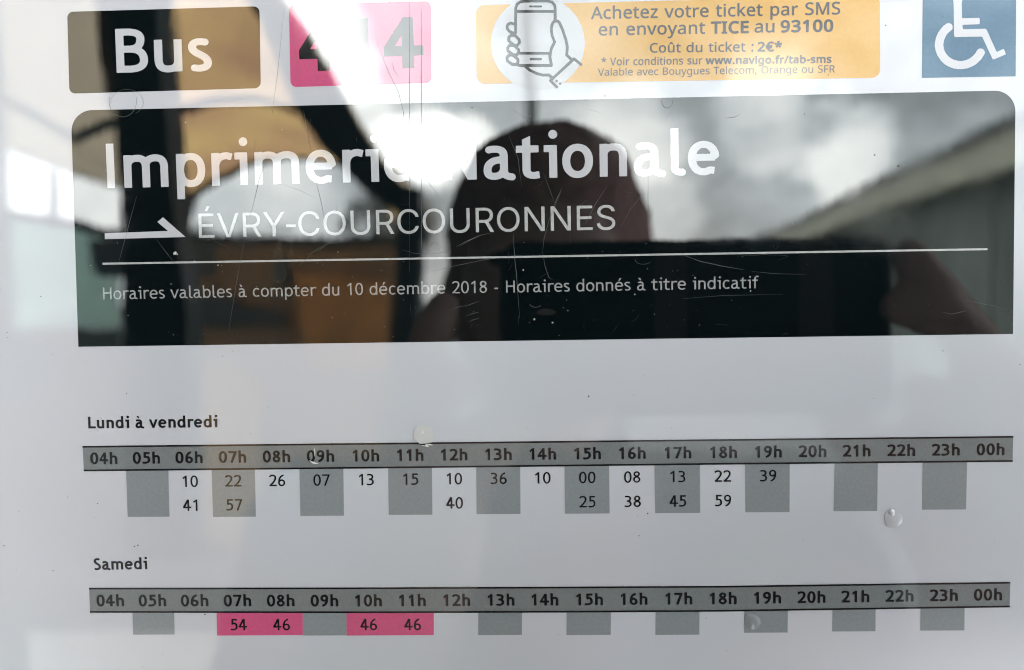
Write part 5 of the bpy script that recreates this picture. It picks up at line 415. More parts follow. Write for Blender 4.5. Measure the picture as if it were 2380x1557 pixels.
  'w': (1400, [[305,387,34,-1,31,5,29,11,24,13,13,10,25,25,19,30,7,16,-6,17,-6,7,-10,5,-11,1,-8,-2,-10,-6,-12,-22,-16,-19,-21,-17,-19,-9,-17,-5,-14,-3,-26,0,-34,10,-21,12,-14,12,-17,21,-10,20,-5,19,-3,24,6,33,13,29,12,16,25,21,4,5,2,17,-3,12,-8,8,-7,4,-19,1,-25,-18,-21,-24,-14,-21,-14,-33,-8,-38,0,-24,6,-31,12,-33,23,-36,24,-25,27,-17,35,-15],[540,449,9,0,76,31,0,7,-10,26,-4,4,-5,0,-36,-17,-7,3,-66,151,-5,6,-7,2,-141,0,-7,3,-3,22,5,6,107,1,4,5,0,31,-1,5,-7,3,-108,1,-3,7,-2,89,1,26,21,15,11,20,0,24,-10,19,-10,9,-12,6,-15,2,-14,-2,-14,-7,-10,-9,-6,-11,-3,-12,0,-14,9,-24,-5,-7,-1,-7,3,-17,5,-221,3,-12,7,-3,175,-2,4,-4,64,-141]]),
 },
}
_gc = {}
def glyph(fn, ch):
    if (fn, ch) in _gc: return _gc[(fn, ch)]
    adv, outlines = FONTS[fn][ch]; loops = []
    for w in outlines:                     # first point, then steps, in thousandths of an em
        x = y = 0; lp = []
        for i in range(0, len(w), 2):
            x += w[i]; y += w[i + 1]; lp.append(Vector((x / 1000, y / 1000, 0)))
        loops.append(lp)
    # several separate outlines in one glyph (i, é, :) are filled one by one with the holes they contain
    def inside(p, lp):
        c = False
        for a, b in zip(lp, lp[1:] + lp[:1]):
            if (a.y > p.y) != (b.y > p.y) and p.x < (b.x - a.x) * (p.y - a.y) / (b.y - a.y) + a.x: c = not c
        return c
    dep = [sum(inside(l[0], o) for o in loops if o is not l) for l in loops]
    V, T = [], []
    for i, l in enumerate(loops):
        if dep[i] % 2: continue
        grp = [l] + [h for j, h in enumerate(loops) if dep[j] == dep[i] + 1 and inside(h[0], l)]
        base = len(V)
        T += [tuple(base + q for q in t) for t in tessellate_polygon(grp)]
        V += [v for g in grp for v in g]
    xs = [v.x for v in V]
    _gc[(fn, ch)] = (adv / 1000, V, T, (min(xs), max(xs)) if xs else (0, 0)); return _gc[(fn, ch)]
def write(name, fn, text, m, parent, lift, left=None, right=None, cap=27, capu=.716, centre=None, xs=None, track=0, **k):
    """lettering from ink edge `left` to ink edge `right` (pixels on the baseline), capitals `cap` pixels tall"""
    x = 0; items = []
    for ch in text:
        g = glyph(fn, ch); items.append((x, g)); x += g[0] + track
    ink0 = items[0][1][3][0]; ink1 = items[-1][0] + items[-1][1][3][1]
    ref = centre or left
    a0 = sheet(*ref); em = (sheet(ref[0], ref[1] - cap) - a0).length / capu
    if centre:
        ux = (sheet(centre[0] + 20, centre[1] + 20 * (k.pop('slope', -.01))) - a0).normalized()
        org = a0 - ux * ((ink0 + ink1) / 2 * em * xs); sx = em * xs
    else:
        b0 = sheet(*right); ux = (b0 - a0).normalized(); sx = (b0 - a0).length / (ink1 - ink0); org = a0 - ux * ink0 * sx
    uy = Vector((-ux.z, 0, ux.x))
    V, T = [], []
    for gx, (adv, gv, gt, e) in items:
        b = len(V); V += [org + ux * ((v.x + gx) * sx) + uy * (v.y * em) + Vector((0, -lift, 0)) for v in gv]
        T += [tuple(b + i for i in t) for t in gt]
    return meshobj(name, V, orient(V, T), m, parent, **k)

L1, L2, L3 = 3e-5, 6e-5, 9e-5
# ------------------------------------------------------------------ the sheet
board = thing('notice_board', (0, .004, 0), 'grey metal backing board of the bus stop notice, right behind the timetable sheet', 'board')
def box(name, a, b, m, parent=None, **k):
    (x0, y0, z0), (x1, y1, z1) = a, b
    V = [(x0, y0, z0), (x1, y0, z0), (x1, y1, z0), (x0, y1, z0), (x0, y0, z1), (x1, y0, z1), (x1, y1, z1), (x0, y1, z1)]
    return meshobj(name, V, [(3, 2, 1, 0), (4, 5, 6, 7), (0, 1, 5, 4), (1, 2, 6, 5), (2, 3, 7, 6), (3, 0, 4, 7)], m, parent, **k)
M_board = mat('board_metal', (.35, .36, .37), .4, .1, 30, metallic=.6)
M_frame = mat('frame_metal', (.12, .13, .14), .4, metallic=.5)
box('backing', (-.19, .0012, -.26), (.18, .012, .16), M_board, board)
box('frame_rail', (-.205, -.004, -.275), (.195, .014, -.2605), M_frame, board)
box('frame_rail', (-.205, -.004, .1605), (.195, .014, .175), M_frame, board)
box('frame_stile', (-.205, -.004, -.26), (-.1905, .014, .16), M_frame, board)
box('frame_stile', (.1805, -.004, -.26), (.195, .014, .16), M_frame, board)

poster = thing('timetable_sheet', (0, 0, 0), 'laminated white bus timetable with a black title panel and two rows of hours', 'timetable')
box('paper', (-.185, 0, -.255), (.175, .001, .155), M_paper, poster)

badge = flat('bus_badge', [rrect((156.3, 27.5), (603.2, 14.6), (606.2, 204.8), (161.6, 217.6), 14)], M_black, poster, L1, label='black rounded badge reading Bus')
write('lettering', 'treb_bold', 'Bus', M_white, badge, L2, (271.5, 169.4), (493.5, 164.2), 102)
num = flat('route_number_badge', [rrect((671.5, 11.5), (1001.5, 2.8), (1003, 192.4), (675.5, 202.6), 14)], M_pink, poster, L1, label='pink rounded badge with the route number 414')
write('lettering', 'treb_heavy', '414', M_ink, num, L2, (697, 166.5), (985, 156.8), 118)

ban = flat('ticket_banner', [rrect((1105.8, 12.3), (2045, -10.8), (2045.8, 180.6), (1107.8, 194.9), 20)], M_orange, poster, L1, label='orange rounded banner about buying a ticket by text message')
disc = [(1249.9 + 108.9 * math.cos(t * math.tau / 64), 100.4 + 109.3 * math.sin(t * math.tau / 64)) for t in range(64)]
flat('white_disc', [disc], M_white, ban, L2)
write('hand_and_phone_symbol', 'icon', 'p', M_icon, ban, L3, (1080.1 + .21356 * 442, 209.3), (1080.1 + .21356 * 1277, 209.3), 209.3, .98)
for f, s, l, r, c in (('noto_medium', 'Achetez votre ticket par SMS', (1373.7, 44.2), (1952.8, 33.1), 29.5),
                      ('noto_medium', 'en envoyant', (1391.5, 82.2), (1638.8, 78), 28.8), ('noto_bold', 'TICE', (1652, 77.5), (1740.3, 76), 28.8),
                      ('noto_medium', 'au', (1753.5, 75.4), (1800, 74.8), 28.8), ('noto_bold', '93100', (1813.9, 74.4), (1936.7, 72.6), 28.8),
                      ('noto_medium', 'Coût du ticket :', (1510.4, 122.2), (1751.4, 119.3), 22.5), ('noto_bold', '2€*', (1760.5, 119.2), (1817.6, 118.4), 23),
                      ('noto_medium', '* Voir conditions sur', (1397.7, 152.3), (1632.4, 149.2), 18.4), ('noto_bold', 'www.navigo.fr/tab-sms', (1639.9, 149), (1932.5, 145.6), 18.4),
                      ('noto', 'Valable avec Bouygues Telecom, Orange ou SFR', (1389.8, 176.2), (1940.4, 168.4), 17.2)):
    write('lettering', f, s, M_sms, ban, L2, l, r, c, {'noto': .585, 'noto_medium': .60, 'noto_bold': .63}[f])

acc = flat('accessibility_sign', [[(2145, -38), (2362, -41), (2360.4, 177.4), (2142.3, 181)]], M_blue, poster, L1, label='blue square with a white wheelchair symbol')
write('wheelchair_symbol', 'icon', 'w', M_white, acc, L2, (1585.8 + .33464 * 1750, .33464 * 880 - 3.5), (1585.8 + .33464 * 2240, .33464 * 880 - 7.5), .33464 * 980, .98)

panel = flat('title_panel', [rrect((164.9, 256.8), (2360.3, 209.7), (2354.3, 776), (182.3, 805.8), 49, (1, 1, 0, 0), 12)], M_black, poster, L1, label='black title panel naming the destination, with rounded upper corners')
write('lettering', 'treb_bold', 'Imprimerie', M_white, panel, L2, (250.2, 437.6), (964, 420.6), 103.5)
write('lettering', 'treb_bold', 'Nationale', M_white, panel, L2, (1032.5, 418.8), (1671.5, 404.8), 104)
write('lettering', 'inter', 'ÉVRY', M_rulewhite, panel, L2, (462.8, 552.8), (662.8, 548.7), 57.5, .52)
write('lettering', 'inter', '-', M_rulewhite, panel, L2, (666.5, 548.7), (688.6, 548.2), 57.5, .52)
write('lettering', 'inter', 'COURCOURONNES', M_rulewhite, panel, L2, (694.5, 548.1), (1430, 533.3), 57.5, .52)
flat('arrow', [[(x * .33464, 444.7 + y * .33464) for x, y in ((729, 291), (1168, 275), (1093, 212), (1133, 180), (1289, 317), (729, 332))]], M_white, panel, L2)
flat('rule', [line_quad((238.6, 612.9), (2294.7, 579), 4.5)], M_rulewhite, panel, L2)
write('lettering', 'treb_regular', 'Horaires valables à compter du 10 décembre 2018', M_greytext, panel, L2, (240.3, 695.9), (1132, 680.4), 27.6)
write('lettering', 'treb_regular', '-', M_greytext, panel, L2, (1149.3, 680.4), (1157.6, 680.2), 27.6)
write('lettering', 'treb_regular', 'Horaires donnés à titre indicatif', M_greytext, panel, L2, (1176.4, 680), (1763.2, 669.8), 27.6)

# ------------------------------------------------------------------ the two tables
def centres(a): return a
HX1 = [242, 341, 440, 541, 643, 745.5, 851, 954, 1056, 1159, 1262, 1366, 1470, 1576, 1682, 1786, 1888.5, 1991, 2094.5, 2198, 2302]
HX2 = [257, 355, 453, 552.5, 653, 754.5, 857, 959, 1062, 1165, 1267, 1370.5, 1474, 1578, 1681, 1784, 1886, 1988, 2090.5, 2193.5, 2296]
HH = ['%02dh' % (h % 24) for h in range(4, 25)]
def timetable(label, head, hl, hr, top, bot, hx, base, cols, mins):
    t = flat('day_table', [[(p[0], p[1] + 1.2) for p in top] + [(p[0], p[1] - 1.2) for p in reversed(bot)]], M_band, poster, L1, label=label)
    write('day_heading', 'treb_strong', head, M_ink, t, L2, hl, hr, 26.8)
    for nm, ln in (('rule_line', top), ('rule_line', bot)):
        band([(x, y - 1.95) for x, y in ln], [(x, y + 1.95) for x, y in ln], nm, M_ink, t, L3)
    for h, x in zip(HH, hx):
        write('hour_heading', 'treb_strong', h, M_ink, t, L2, cap=26.9, centre=(x, lerp_pts(base, x)), xs=1.07, label='hour heading ' + h)
    for x0, x1, x2, x3, yb, m, nm in cols:
        flat(nm, [[(x0, lerp_pts(bot, x0) + .6), (x1, lerp_pts(bot, x1) + .6), (x3, yb - (x3 - x2) * .006), (x2, yb)]], m, t, L1)
    for s, x, y in mins:
        write('departure_minute', 'treb_digits', s, M_ink, t, L2, cap=26.3, centre=(x, y), xs=1.045)
g1 = [(293.4, 391.5, 296.8, 394.1, 1201.3), (491.9, 592.3, 495.2, 595, 1201.3), (696, 798, 698, 799.7, 1199), (902.2, 1004, 903.6, 1005, 1196.6),
      (1107, 1209, 1107.7, 1209.8, 1194.8), (1312, 1415.6, 1313, 1417, 1193.8), (1521, 1626.7, 1522.6, 1627.4, 1192.6), (1731.5, 1835.4, 1732.4, 1835, 1190.5),
      (1939.8, 2040.2, 1937.2, 2038.6, 1188), (2144.6, 2247.7, 2143, 2245.2, 1184.4)]
mn = lambda L_, y0, sl: [(s, x, y0 - sl * (x - 443)) for s, x in L_]
timetable('Monday to Friday table with two rows of departure minutes', 'Lundi à vendredi', (205.7, 995.5), (505.9, 992.8),
          [(192.3, 1038.2), (920, 1030.6), (1683, 1022.4), (2354.7, 1015)], [(195, 1093.2), (889, 1086.4), (1683, 1077.6), (2353.4, 1071.1)], HX1,
          [(242, 1078.4), (954, 1071), (1682, 1064.3), (2302, 1057.5)],
          [(*g, M_col, 'shaded_column') for g in g1],
          mn([('10', 443), ('22', 543), ('26', 645), ('07', 748), ('13', 852), ('15', 955), ('10', 1056.5), ('36', 1159), ('10', 1262), ('00', 1365), ('08', 1469.5), ('13', 1575.5), ('22', 1680), ('39', 1785)], 1131.6, .0098) +
          mn([('41', 443), ('57', 545), ('40', 1057), ('25', 1365.5), ('38', 1470.5), ('45', 1575.5), ('59', 1680.5)], 1187.2, .0088))
gb = [(1421.8, 0)]
timetable('Saturday table with four departures on pink', 'Samedi', (219.1, 1324.3), (343, 1322.6),
          [(207.4, 1367.6), (889, 1366.8), (1300, 1365), (1683, 1363.2), (2348, 1353.9)], [(209.4, 1421.8), (889, 1422.6), (1300, 1421.4), (1683, 1419.2), (2346.6, 1409.1)], HX2,
          [(257, 1408.8), (857, 1409), (1300, 1406.6), (1681, 1403.8), (2296, 1395.3)],
          [(308, 405, 309.5, 406, 1475, M_col, 'shaded_column'), (503.4, 703.4, 504.6, 704, 1477, M_pink, 'pink_cell'), (703.6, 805.2, 704.2, 805.6, 1477, M_col, 'shaded_column'),
           (805.4, 1008.3, 805.8, 1008.4, 1477, M_pink, 'pink_cell')] +
          [(a, b, a - .5, b - .5, y, M_col, 'shaded_column') for a, b, y in ((1111.7, 1213.6, 1476), (1317, 1420, 1476), (1523.6, 1625.7, 1475.5), (1730, 1831, 1470.5), (1934.8, 2035, 1467.5), (2139.4, 2241.8, 1465.5))],
          [('54', 555.5, 1464.6), ('46', 655, 1464.6), ('46', 857.5, 1464.4), ('46', 959.5, 1464.3)])

# ------------------------------------------------------------------ wear: tear, blisters, scratches, dirt
def z6(x, y): return (921.3 + .08162 * x, 953 + .08162 * y)
def pillow(name, loop, h, m, parent, rings=4, **k):
    """low blister over an outline"""
    P = [Vector(p) for p in loop]; c = sum(P, Vector((0, 0))) / len(P); V, F = [], []; n = len(P)
    for r in range(rings + 1):
        f = 1 - r / rings
        for p in P:
            q = c + (p - c) * f; V.append(sheet(q.x, q.y, 1.0e-4 + h * (1 - f ** 2)))
    for r in range(rings):
        for i in range(n):
            a, b = r * n + i, r * n + (i + 1) % n; F.append((a, b, b + n, a + n))
    return meshobj(name, V, F, m, parent, True, **k)
tear = flat('torn_film', [[z6(*p) for p in ((505, 600), (498, 760), (560, 850), (665, 952), (760, 950), (860, 944), (960, 925), (1052, 905), (1056, 720), (1030, 485), (960, 470), (900, 462), (820, 430), (720, 385), (610, 450))]], M_flap, poster, 2.8e-4, label='small torn flap of laminate above 11h')
pillow('flap_fold', [z6(*p) for p in ((540, 610), (620, 560), (740, 520), (900, 500), (1010, 520), (1030, 700), (1030, 890), (860, 925), (680, 930), (570, 800))], 1.5e-4, M_flap, tear)
for P, m in ((((740, 540), (765, 560), (785, 640), (760, 665), (712, 665), (722, 640), (755, 632), (748, 590)), M_crack),
             (((600, 915), (665, 955), (700, 958), (840, 952), (842, 996), (740, 992), (640, 960)), M_ink),
             (((865, 950), (1052, 905), (1064, 925), (1050, 975), (960, 955)), M_ink),
             (((838, 952), (860, 958), (932, 1030), (905, 1042), (850, 1025), (720, 1000), (730, 990), (838, 1002)), M_crack),
             (((880, 950), (1000, 955), (1056, 980), (1040, 992), (930, 998), (900, 985)), M_crack)):
    flat('tear_edge', [[z6(*p) for p in P]], m, tear, 3.9e-4)
def ring(cx, cy, rx, ry, a0=0, a1=360, w=2, n=20):
    o = [(cx + rx * math.cos(R(a0 + (a1 - a0) * i / n)), cy + ry * math.sin(R(a0 + (a1 - a0) * i / n))) for i in range(n + 1)]
    i_ = [(cx + (rx - w * math.sin(math.pi * i / n)) * math.cos(R(a0 + (a1 - a0) * i / n)), cy + (ry - w * math.sin(math.pi * i / n)) * math.sin(R(a0 + (a1 - a0) * i / n))) for i in range(n, -1, -1)]
    return o + i_[1:-1]
flat('cracked_ring', [ring(733.5, 1058, 17, 20, 60, 150, 4)], M_crack, poster, 1.4e-4)
flat('cracked_ring', [ring(727, 1052, 6, 15, -60, 40, 2.0)], M_crack, poster, 1.45e-4)
for cx, cy, r in ((2076, 1206, 21), (1748, 1444, 19), (2072, 1192, 9)):
    lp = [(cx + r * (1 + .08 * math.sin(3 * a + cx)) * math.cos(a), cy + r * (1 + .06 * math.cos(2 * a + cy)) * math.sin(a)) for a in [i * math.tau / 24 for i in range(24)]]
    pillow('air_blister', lp, 1.7e-4 if r > 10 else 2.8e-4, M_white if cy < 1300 else M_col, poster)
for cx, cy, rx, ry in ((284, 233, 31, 36), (292, 236, 42, 22)):
    pass
def ribbon(pts, w, lift, V, F):
    P = [Vector(p) for p in pts]
    base = len(V)
    for i, p in enumerate(P):
        d = (P[min(i + 1, len(P) - 1)] - P[max(i - 1, 0)]).normalized(); n = Vector((-d.y, d.x)) * w / 2
        if i in (0, len(P) - 1): n *= .25
        V += [sheet(*(p + n), lift), sheet(*p, lift + 3e-5), sheet(*(p - n), lift)]
    for i in range(len(P) - 1):
        a = base + 3 * i
        F += [(a, a + 1, a + 4, a + 3), (a + 1, a + 2, a + 5, a + 4)]
A2 = lambda x, y: (794.2 + x * .33464, y * .33464)
A1 = lambda x, y: (x * .33464, y * .33464)
A5 = lambda x, y: (794.2 + x * .33464, 444.7 + y * .33464)
A4 = lambda x, y: (x * .33464, 444.7 + y * .33464)
A6 = lambda x, y: (1585.8 + x * .33464, 444.7 + y * .33464)
A3 = lambda x, y: (1585.8 + x * .33464, y * .33464)
SCR = []
def sc(f, w, *pts): SCR.append(([f(*p) for p in pts], w))
sc(A2, 1.5, (470, 20), (472, 700), (471, 1500)); sc(A2, 1.8, (553, 60), (556, 800), (555, 1540)); sc(A2, 1.0, (545, 500), (546, 1200)); sc(A2, 1.6, (2127, 1010), (2129, 1540))
sc(A5, 1.6, (554, 0), (553, 300), (556, 420)); sc(A5, 1.2, (470, 0), (472, 560)); sc(A5, 1.2, (2125, 0), (2128, 330))
sc(A2, 1.3, (240, 280), (330, 510), (395, 640), (430, 780), (415, 930)); sc(A2, 1.2, (400, 540), (365, 490), (350, 430)); sc(A2, 1.2, (580, 520), (665, 740))
sc(A2, 1.2, (1160, 940), (1225, 1100), (1250, 1300)); sc(A2, 2.0, (1528, 1310), (1500, 1370), (1475, 1425)); sc(A2, 1.2, (1845, 1290), (1760, 1420), (1690, 1560))
sc(A2, 1.0, (1180, 755), (1300, 840)); sc(A2, 1.1, (1400, 1200), (1450, 1330), (1478, 1410)); sc(A2, 1.0, (560, 1210), (620, 1290), (685, 1375))
sc(A5, 1.6, (795, 385), (860, 350), (960, 305), (1060, 285)); sc(A5, 1.2, (815, 385), (900, 335), (980, 300)); sc(A5, 1.4, (1190, 280), (1200, 450), (1212, 560), (1236, 880))
sc(A5, 1.1, (1525, 0), (1440, 200), (1405, 330), (1395, 420)); sc(A5, 1.2, (1395, 420), (1412, 520), (1440, 600), (1465, 615)); sc(A5, 1.2, (625, 555), (800, 515), (990, 475), (1180, 450))
sc(A5, 1.4, (860, 798), (905, 780), (958, 762)); sc(A5, 1.6, (860, 868), (905, 850), (955, 838)); sc(A5, 1.3, (885, 905), (920, 890), (956, 880)); sc(A5, 1.2, (885, 950), (905, 935)); sc(A5, 1.1, (925, 940), (960, 925))
sc(A5, 1.1, (750, 825), (820, 800), (890, 790)); sc(A5, 1.3, (1650, 400 - 300), (1700, 60)); sc(A5, 1.1, (2105, 0), (2000, 130), (1940, 250)); sc(A5, .9, (420, 405), (500, 430), (640, 435), (760, 415))
sc(A6, 1.6, (0, 440), (120, 485), (280, 520), (430, 545)); sc(A6, 1.2, (480, 555), (640, 572), (860, 577)); sc(A6, 1.3, (640, 400), (632, 370)); sc(A6, 1.5, (645, 402), (672, 375))
sc(A6, 1.4, (1800, 838), (1870, 853), (1930, 838), (1975, 828)); sc(A6, .9, (0, 745), (300, 722), (700, 716)); sc(A6, 1.1, (665, 478), (735, 450)); sc(A6, 1.1, (1950, 755), (2180, 800), (2300, 840))
sc(A6, 1.0, (230, 925), (320, 928)); sc(A6, 1.4, (700, 992), (735, 984)); sc(A6, .9, (380, 450), (560, 440), (730, 445))
sc(A1, 1.0, (1975, 60), (1930, 500), (1890, 790)); sc(A1, 1.2, (2030, 160), (2060, 400), (2085, 600)); sc(A1, 1.1, (2180, 500), (2225, 625)); sc(A1, 1.0, (2110, 770), (2150, 1000), (2165, 1060))
sc(A1, 1.2, (1860, 1070), (1800, 1250), (1740, 1500)); sc(A1, 1.1, (2190, 1240), (2230, 1400), (2260, 1557)); sc(A1, .8, (1940, 1270), (2100, 1330), (2200, 1380))
sc(A4, 1.1, (950, 35), (900, 220), (830, 480)); sc(A4, .9, (1090, 335), (1160, 430), (1215, 500)); sc(A4, .9, (1490, 345), (1570, 380), (1620, 440)); sc(A4, .9, (2080, 515), (2200, 400), (2320, 350))
sc(A4, 1.3, (2130, 440), (2230, 400), (2300, 340)); sc(A4, .9, (1700, 340), (1650, 600), (1590, 960))
sc(A3, 1.0, (290, 820), (360, 815), (410, 790)); sc(A3, .8, (0, 1250), (40, 1195))
def arc_pts(cx, cy, rx, ry, a0, a1, n=22): return [(cx + rx * math.cos(R(a0 + (a1 - a0) * i / n)), cy + ry * math.sin(R(a0 + (a1 - a0) * i / n))) for i in range(n + 1)]
SCR.append((arc_pts(286, 235, 32, 37, -20, 200), 1.1)); SCR.append((arc_pts(296, 238, 38, 30, 170, 420), .8)); SCR.append((arc_pts(1551, 235, 13, 16, -10, 190), .9))
SCR.append((arc_pts(1495, 605, 18, 9, 20, 200), .8)); SCR.append((arc_pts(1245, 705, 14, 9, 30, 170), 1.2)); SCR.append((arc_pts(1010, 580, 11, 16, 60, 330), .7))
for i in range(45):
    x, y = random.gauss(1150, 240), random.uniform(240, 760)
    if not 180 < x < 2340: continue
    L_ = random.uniform(6, 36); a = random.choice((random.gauss(1.57, .15), random.uniform(0, 3.14)))
    k = random.uniform(-.4, .4)
    SCR.append(([(x, y), (x + L_ * .5 * math.cos(a), y + L_ * .5 * math.sin(a)), (x + L_ * .5 * (math.cos(a) + math.cos(a + k)), y + L_ * .5 * (math.sin(a) + math.sin(a + k)))], random.uniform(.18, .4)))
M_drip = mat('dried_drip_film', (.022, .023, .022), .6, .3, 200, coat=True, spec=0)
for cx, y0, y1, w_ in ((645, 560, 659, 22), (676, 566, 625, 9), (1330, 705, 722, 26)):
    lp = [(cx + 2 + w_ * .30, y0), (cx + w_ * .7, (y0 + y1) / 2)] + [(cx + w_ * math.cos(R(a)), y1 - w_ * 1.2 + w_ * 1.2 * math.sin(R(a))) for a in range(0, 181, 18)] + [(cx - w_ * .75, (y0 + y1) / 2), (cx - 2 + w_ * .1, y0)]
    flat('dried_drip', [lp if y1 - y0 > 30 else arc_pts(cx - 60, 725, 22, 8, 0, 342)], M_drip, panel, 4.5e-5)
V, F = [], []
for P, w in SCR: ribbon(P, w * .6, 1.15e-4, V, F)
meshobj('scratches', V, F, M_scratch, poster, kind='stuff', label='fine pale scratches in the laminate')
def specks(name, pts, m, label):
    V, F = [], []
    for x, y, r in pts:
        b = len(V); n = 6; a0 = random.random()
        V.append(sheet(x, y, 1.7e-4))
        for i in range(n):
            q = r * random.uniform(.6, 1.25); V.append(sheet(x + q * math.cos(a0 + i * math.tau / n), y + q * math.sin(a0 + i * math.tau / n), 1.0e-4))
        F += [(b, b + 1 + (i + 1) % n, b + 1 + i) for i in range(n)]
    return meshobj(name, V, F, m, poster, kind='stuff', label=label)
dark = [(1368, 921, 2.2), (518, 828, 1.4), (1505, 1193, 1.8), (95, 689, 1.8), (17, 773, 1.5), (295, 914, 1.4), (158, 1155, 1.3), (313, 1270, 1.8), (321, 1267, 1.8), (124, 1326, 1.6), (10, 1268, 1.6),
        (477, 1428, 1.8), (1485, 1245, 1.5), (2191, 815, 1.6), (2370, 847, 1.4), (905, 16 / 3, 1.2), (1097, 250, 1.5), (2190, 38, 1.6), (2058, 59, 2), (1925, 174, 1.5), (2033, 360, 1.8), (2088, 386, 2.2), (1870, 265, 1.2),
        (1641, 1436, 1.4), (540, 816, 1), (18, 784, 1.2), (1406, 223, 1.6), (227, 1170, 1.5), (1482, 1197, 1)]
for i in range(70): dark.append((random.uniform(0, 2380), random.uniform(810, 1557), random.uniform(.4, .95)))
specks('dirt_specks', dark, M_speckd, 'dark specks of dirt on the pale paper')
light = [(407, 588, 4.2), (413, 591, 2.2), (349, 797, 3.4), (507, 616, 1.6), (1242, 742, 2.2), (1284, 750, 2.2), (1216, 628, 1.8), (325, 667, 1.6), (1744, 676, 1.6), (1475, 684, 1.6), (754, 356, 1.6), (1320, 722, 1.3), (398, 660, 1.2)]
for i in range(110): light.append((random.uniform(200, 2340), random.uniform(560, 795) if i % 3 else random.uniform(260, 790), random.uniform(.3, .9)))
light = [p for p in light if p[1] < 800 - (p[0] - 180) * .0137 - 5]
specks('pale_flecks', light, M_speckl, 'pale flecks on the black title panel')

# ================================================================== the street mirrored in the laminate
GZ = -1.50
M_dark = mat('dark_steel', (.040, .050, .053), .5, .3, 6)
M_vault = mat('amber_roof_sheet', (1, .82, .54), .6, .0, 1.9, color2=(.80, .60, .46), spec=.2, translucent=.9)
M_brick = mat('reddish_wood', (.42, .22, .14), .7, .2, 12)
M_low = mat('brown_panelling', (.27, .18, .11), .7, .35, 3)
M_pale = mat('pale_render', (.50, .50, .44), .8, .12, 3)
M_fascia = mat('beige_fascia', (.74, .73, .56), .7, .25, 1.0)
M_gutter = mat('dark_gutter', (.17, .175, .165), .6, .2, 6)
M_wall = mat('grey_green_cladding', (.27, .30, .265), .8, .55, .8)
M_frost = mat('frosted_green_glass', (.8, .97, .92), .7, .25, 3, translucent=.7)
M_teal = mat('green_grey_panel', (.15, .18, .175), .7, .3, 3)
M_asphalt = mat('asphalt', (.055, .055, .056), .9, .25, 30)
M_paving = mat('paving', (.42, .41, .40), .9, .2, 8)
M_soffit = mat('added_canopy_soffit', (.34, .35, .36), .8, .2, 2)
M_glass = mat('window_glass', (.03, .04, .045), .08)

g = meshobj('ground', [(-400, 300, GZ - .14), (400, 300, GZ - .14), (400, -700, GZ - .14), (-400, -700, GZ - .14)], [(3, 2, 1, 0)], M_asphalt, kind='structure')
box('pavement', (-9, -3.4, GZ - .139), (9, 1.2, GZ), M_paving, kind='structure')

def prism(name, loops, D, thick, m, parent, **k):
    """solid piece with outline(s) at distance D, thick metres deep, away from the sheet"""
    L = [[refl(x, y, D) for x, y in lp] for lp in loops]
    V = [v for lp in L for v in lp]; n = len(V)
    T = [tuple(t) for t in tessellate_polygon([[Vector((v.x, v.z, 0)) for v in lp] for lp in L])]
    T = orient(V, T)                       # these face -y; flip for the near side (+y)
    F = [(a, c, b) for a, b, c in T] + [(a + n, b + n, c + n) for a, b, c in T]
    V2 = [v + Vector((0, -thick, 0)) for v in V]; b = 0
    for lp in L:
        q = len(lp)
        for i in range(q): F.append((b + i, b + (i + 1) % q, b + (i + 1) % q + n, b + i + n))
        b += q
    return meshobj(name, V + V2, F, m, parent, **k)
def resample(P, n):
    P = [Vector(p) for p in P]; d = [0]
    for a, b in zip(P, P[1:]): d.append(d[-1] + (b - a).length)
    o = []
    for i in range(n):
        t = d[-1] * i / (n - 1); k = 0
        while k < len(P) - 2 and d[k + 1] < t: k += 1
        o.append(P[k].lerp(P[k + 1], (t - d[k]) / max(1e-9, d[k + 1] - d[k])))
    return o
def loft(name, curves, m, parent, thick=.02, n=36, **k):
    C3 = [[refl(p.x, p.y, D) for p in resample(P, n)] for P, D in curves]
    V = [v for c in C3 for v in c]; q = len(V); F = []
    V += [v + Vector((0, 0, thick)) for v in V]
    for r in range(len(C3) - 1):
        for i in range(n - 1):
            a, b, c, d = r * n + i, r * n + i + 1, (r + 1) * n + i + 1, (r + 1) * n + i
            F += [(a, b, c, d), (a + q, d + q, c + q, b + q)]
    return meshobj(name, V, F, m, parent, True, **k)
def off_curve(P, n, d):
    Q = resample(P, n); o = []
    for i, p in enumerate(Q):
        t = (Q[min(i + 1, n - 1)] - Q[max(0, i - 1)]).normalized(); o.append(p + Vector((t.y, -t.x)) * (d if not callable(d) else d(i / (n - 1))))
    return o
shelter = thing('bus_shelter', (-1.2, -3.2, GZ), 'bus shelter with an amber arched roof on black posts, mirrored left of the black head', 'bus shelter')
N_ = [(992, 560), (985, 475), (901, 395), (794, 214), (672, 17), (600, -70), (480, -150), (330, -200), (100, -200), (-150, -150), (-420, -60)]
Rb = [(900, 500), (860, 395), (830, 335), (735, 268), (600, 236), (480, 240), (392, 262), (280, 285), (165, 330), (0, 235), (-120, 200), (-420, 200)]
F_ = [(952, 545), (944, 480), (904, 440), (861, 410), (794, 385), (730, 369), (652, 364), (575, 380), (495, 428), (445, 462), (380, 470), (285, 442), (165, 408), (0, 340), (-120, 310), (-420, 300)]
loft('roof_sheet', [(N_[:8], 2.2), (Rb[:8], 3.3), (F_[:11], 4.6)], M_vault, shelter, label='amber translucent roof sheet')
loft('roof_sheet', [(N_[7:], 2.2), (Rb[7:], 3.3), (F_[10:], 4.6)], mat('tan_roof_sheet', (.79, .72, .62), .7, .2, 2, translucent=.85), shelter, label='greyish tan roof sheet at the far left')
def rim(name, P, D, w, deep, m):
    n = 40; A_ = resample(P, n); B_ = off_curve(P, n, w)
    return prism(name, [[tuple(p) for p in A_] + [tuple(p) for p in reversed(B_)]], D, deep, m, shelter)
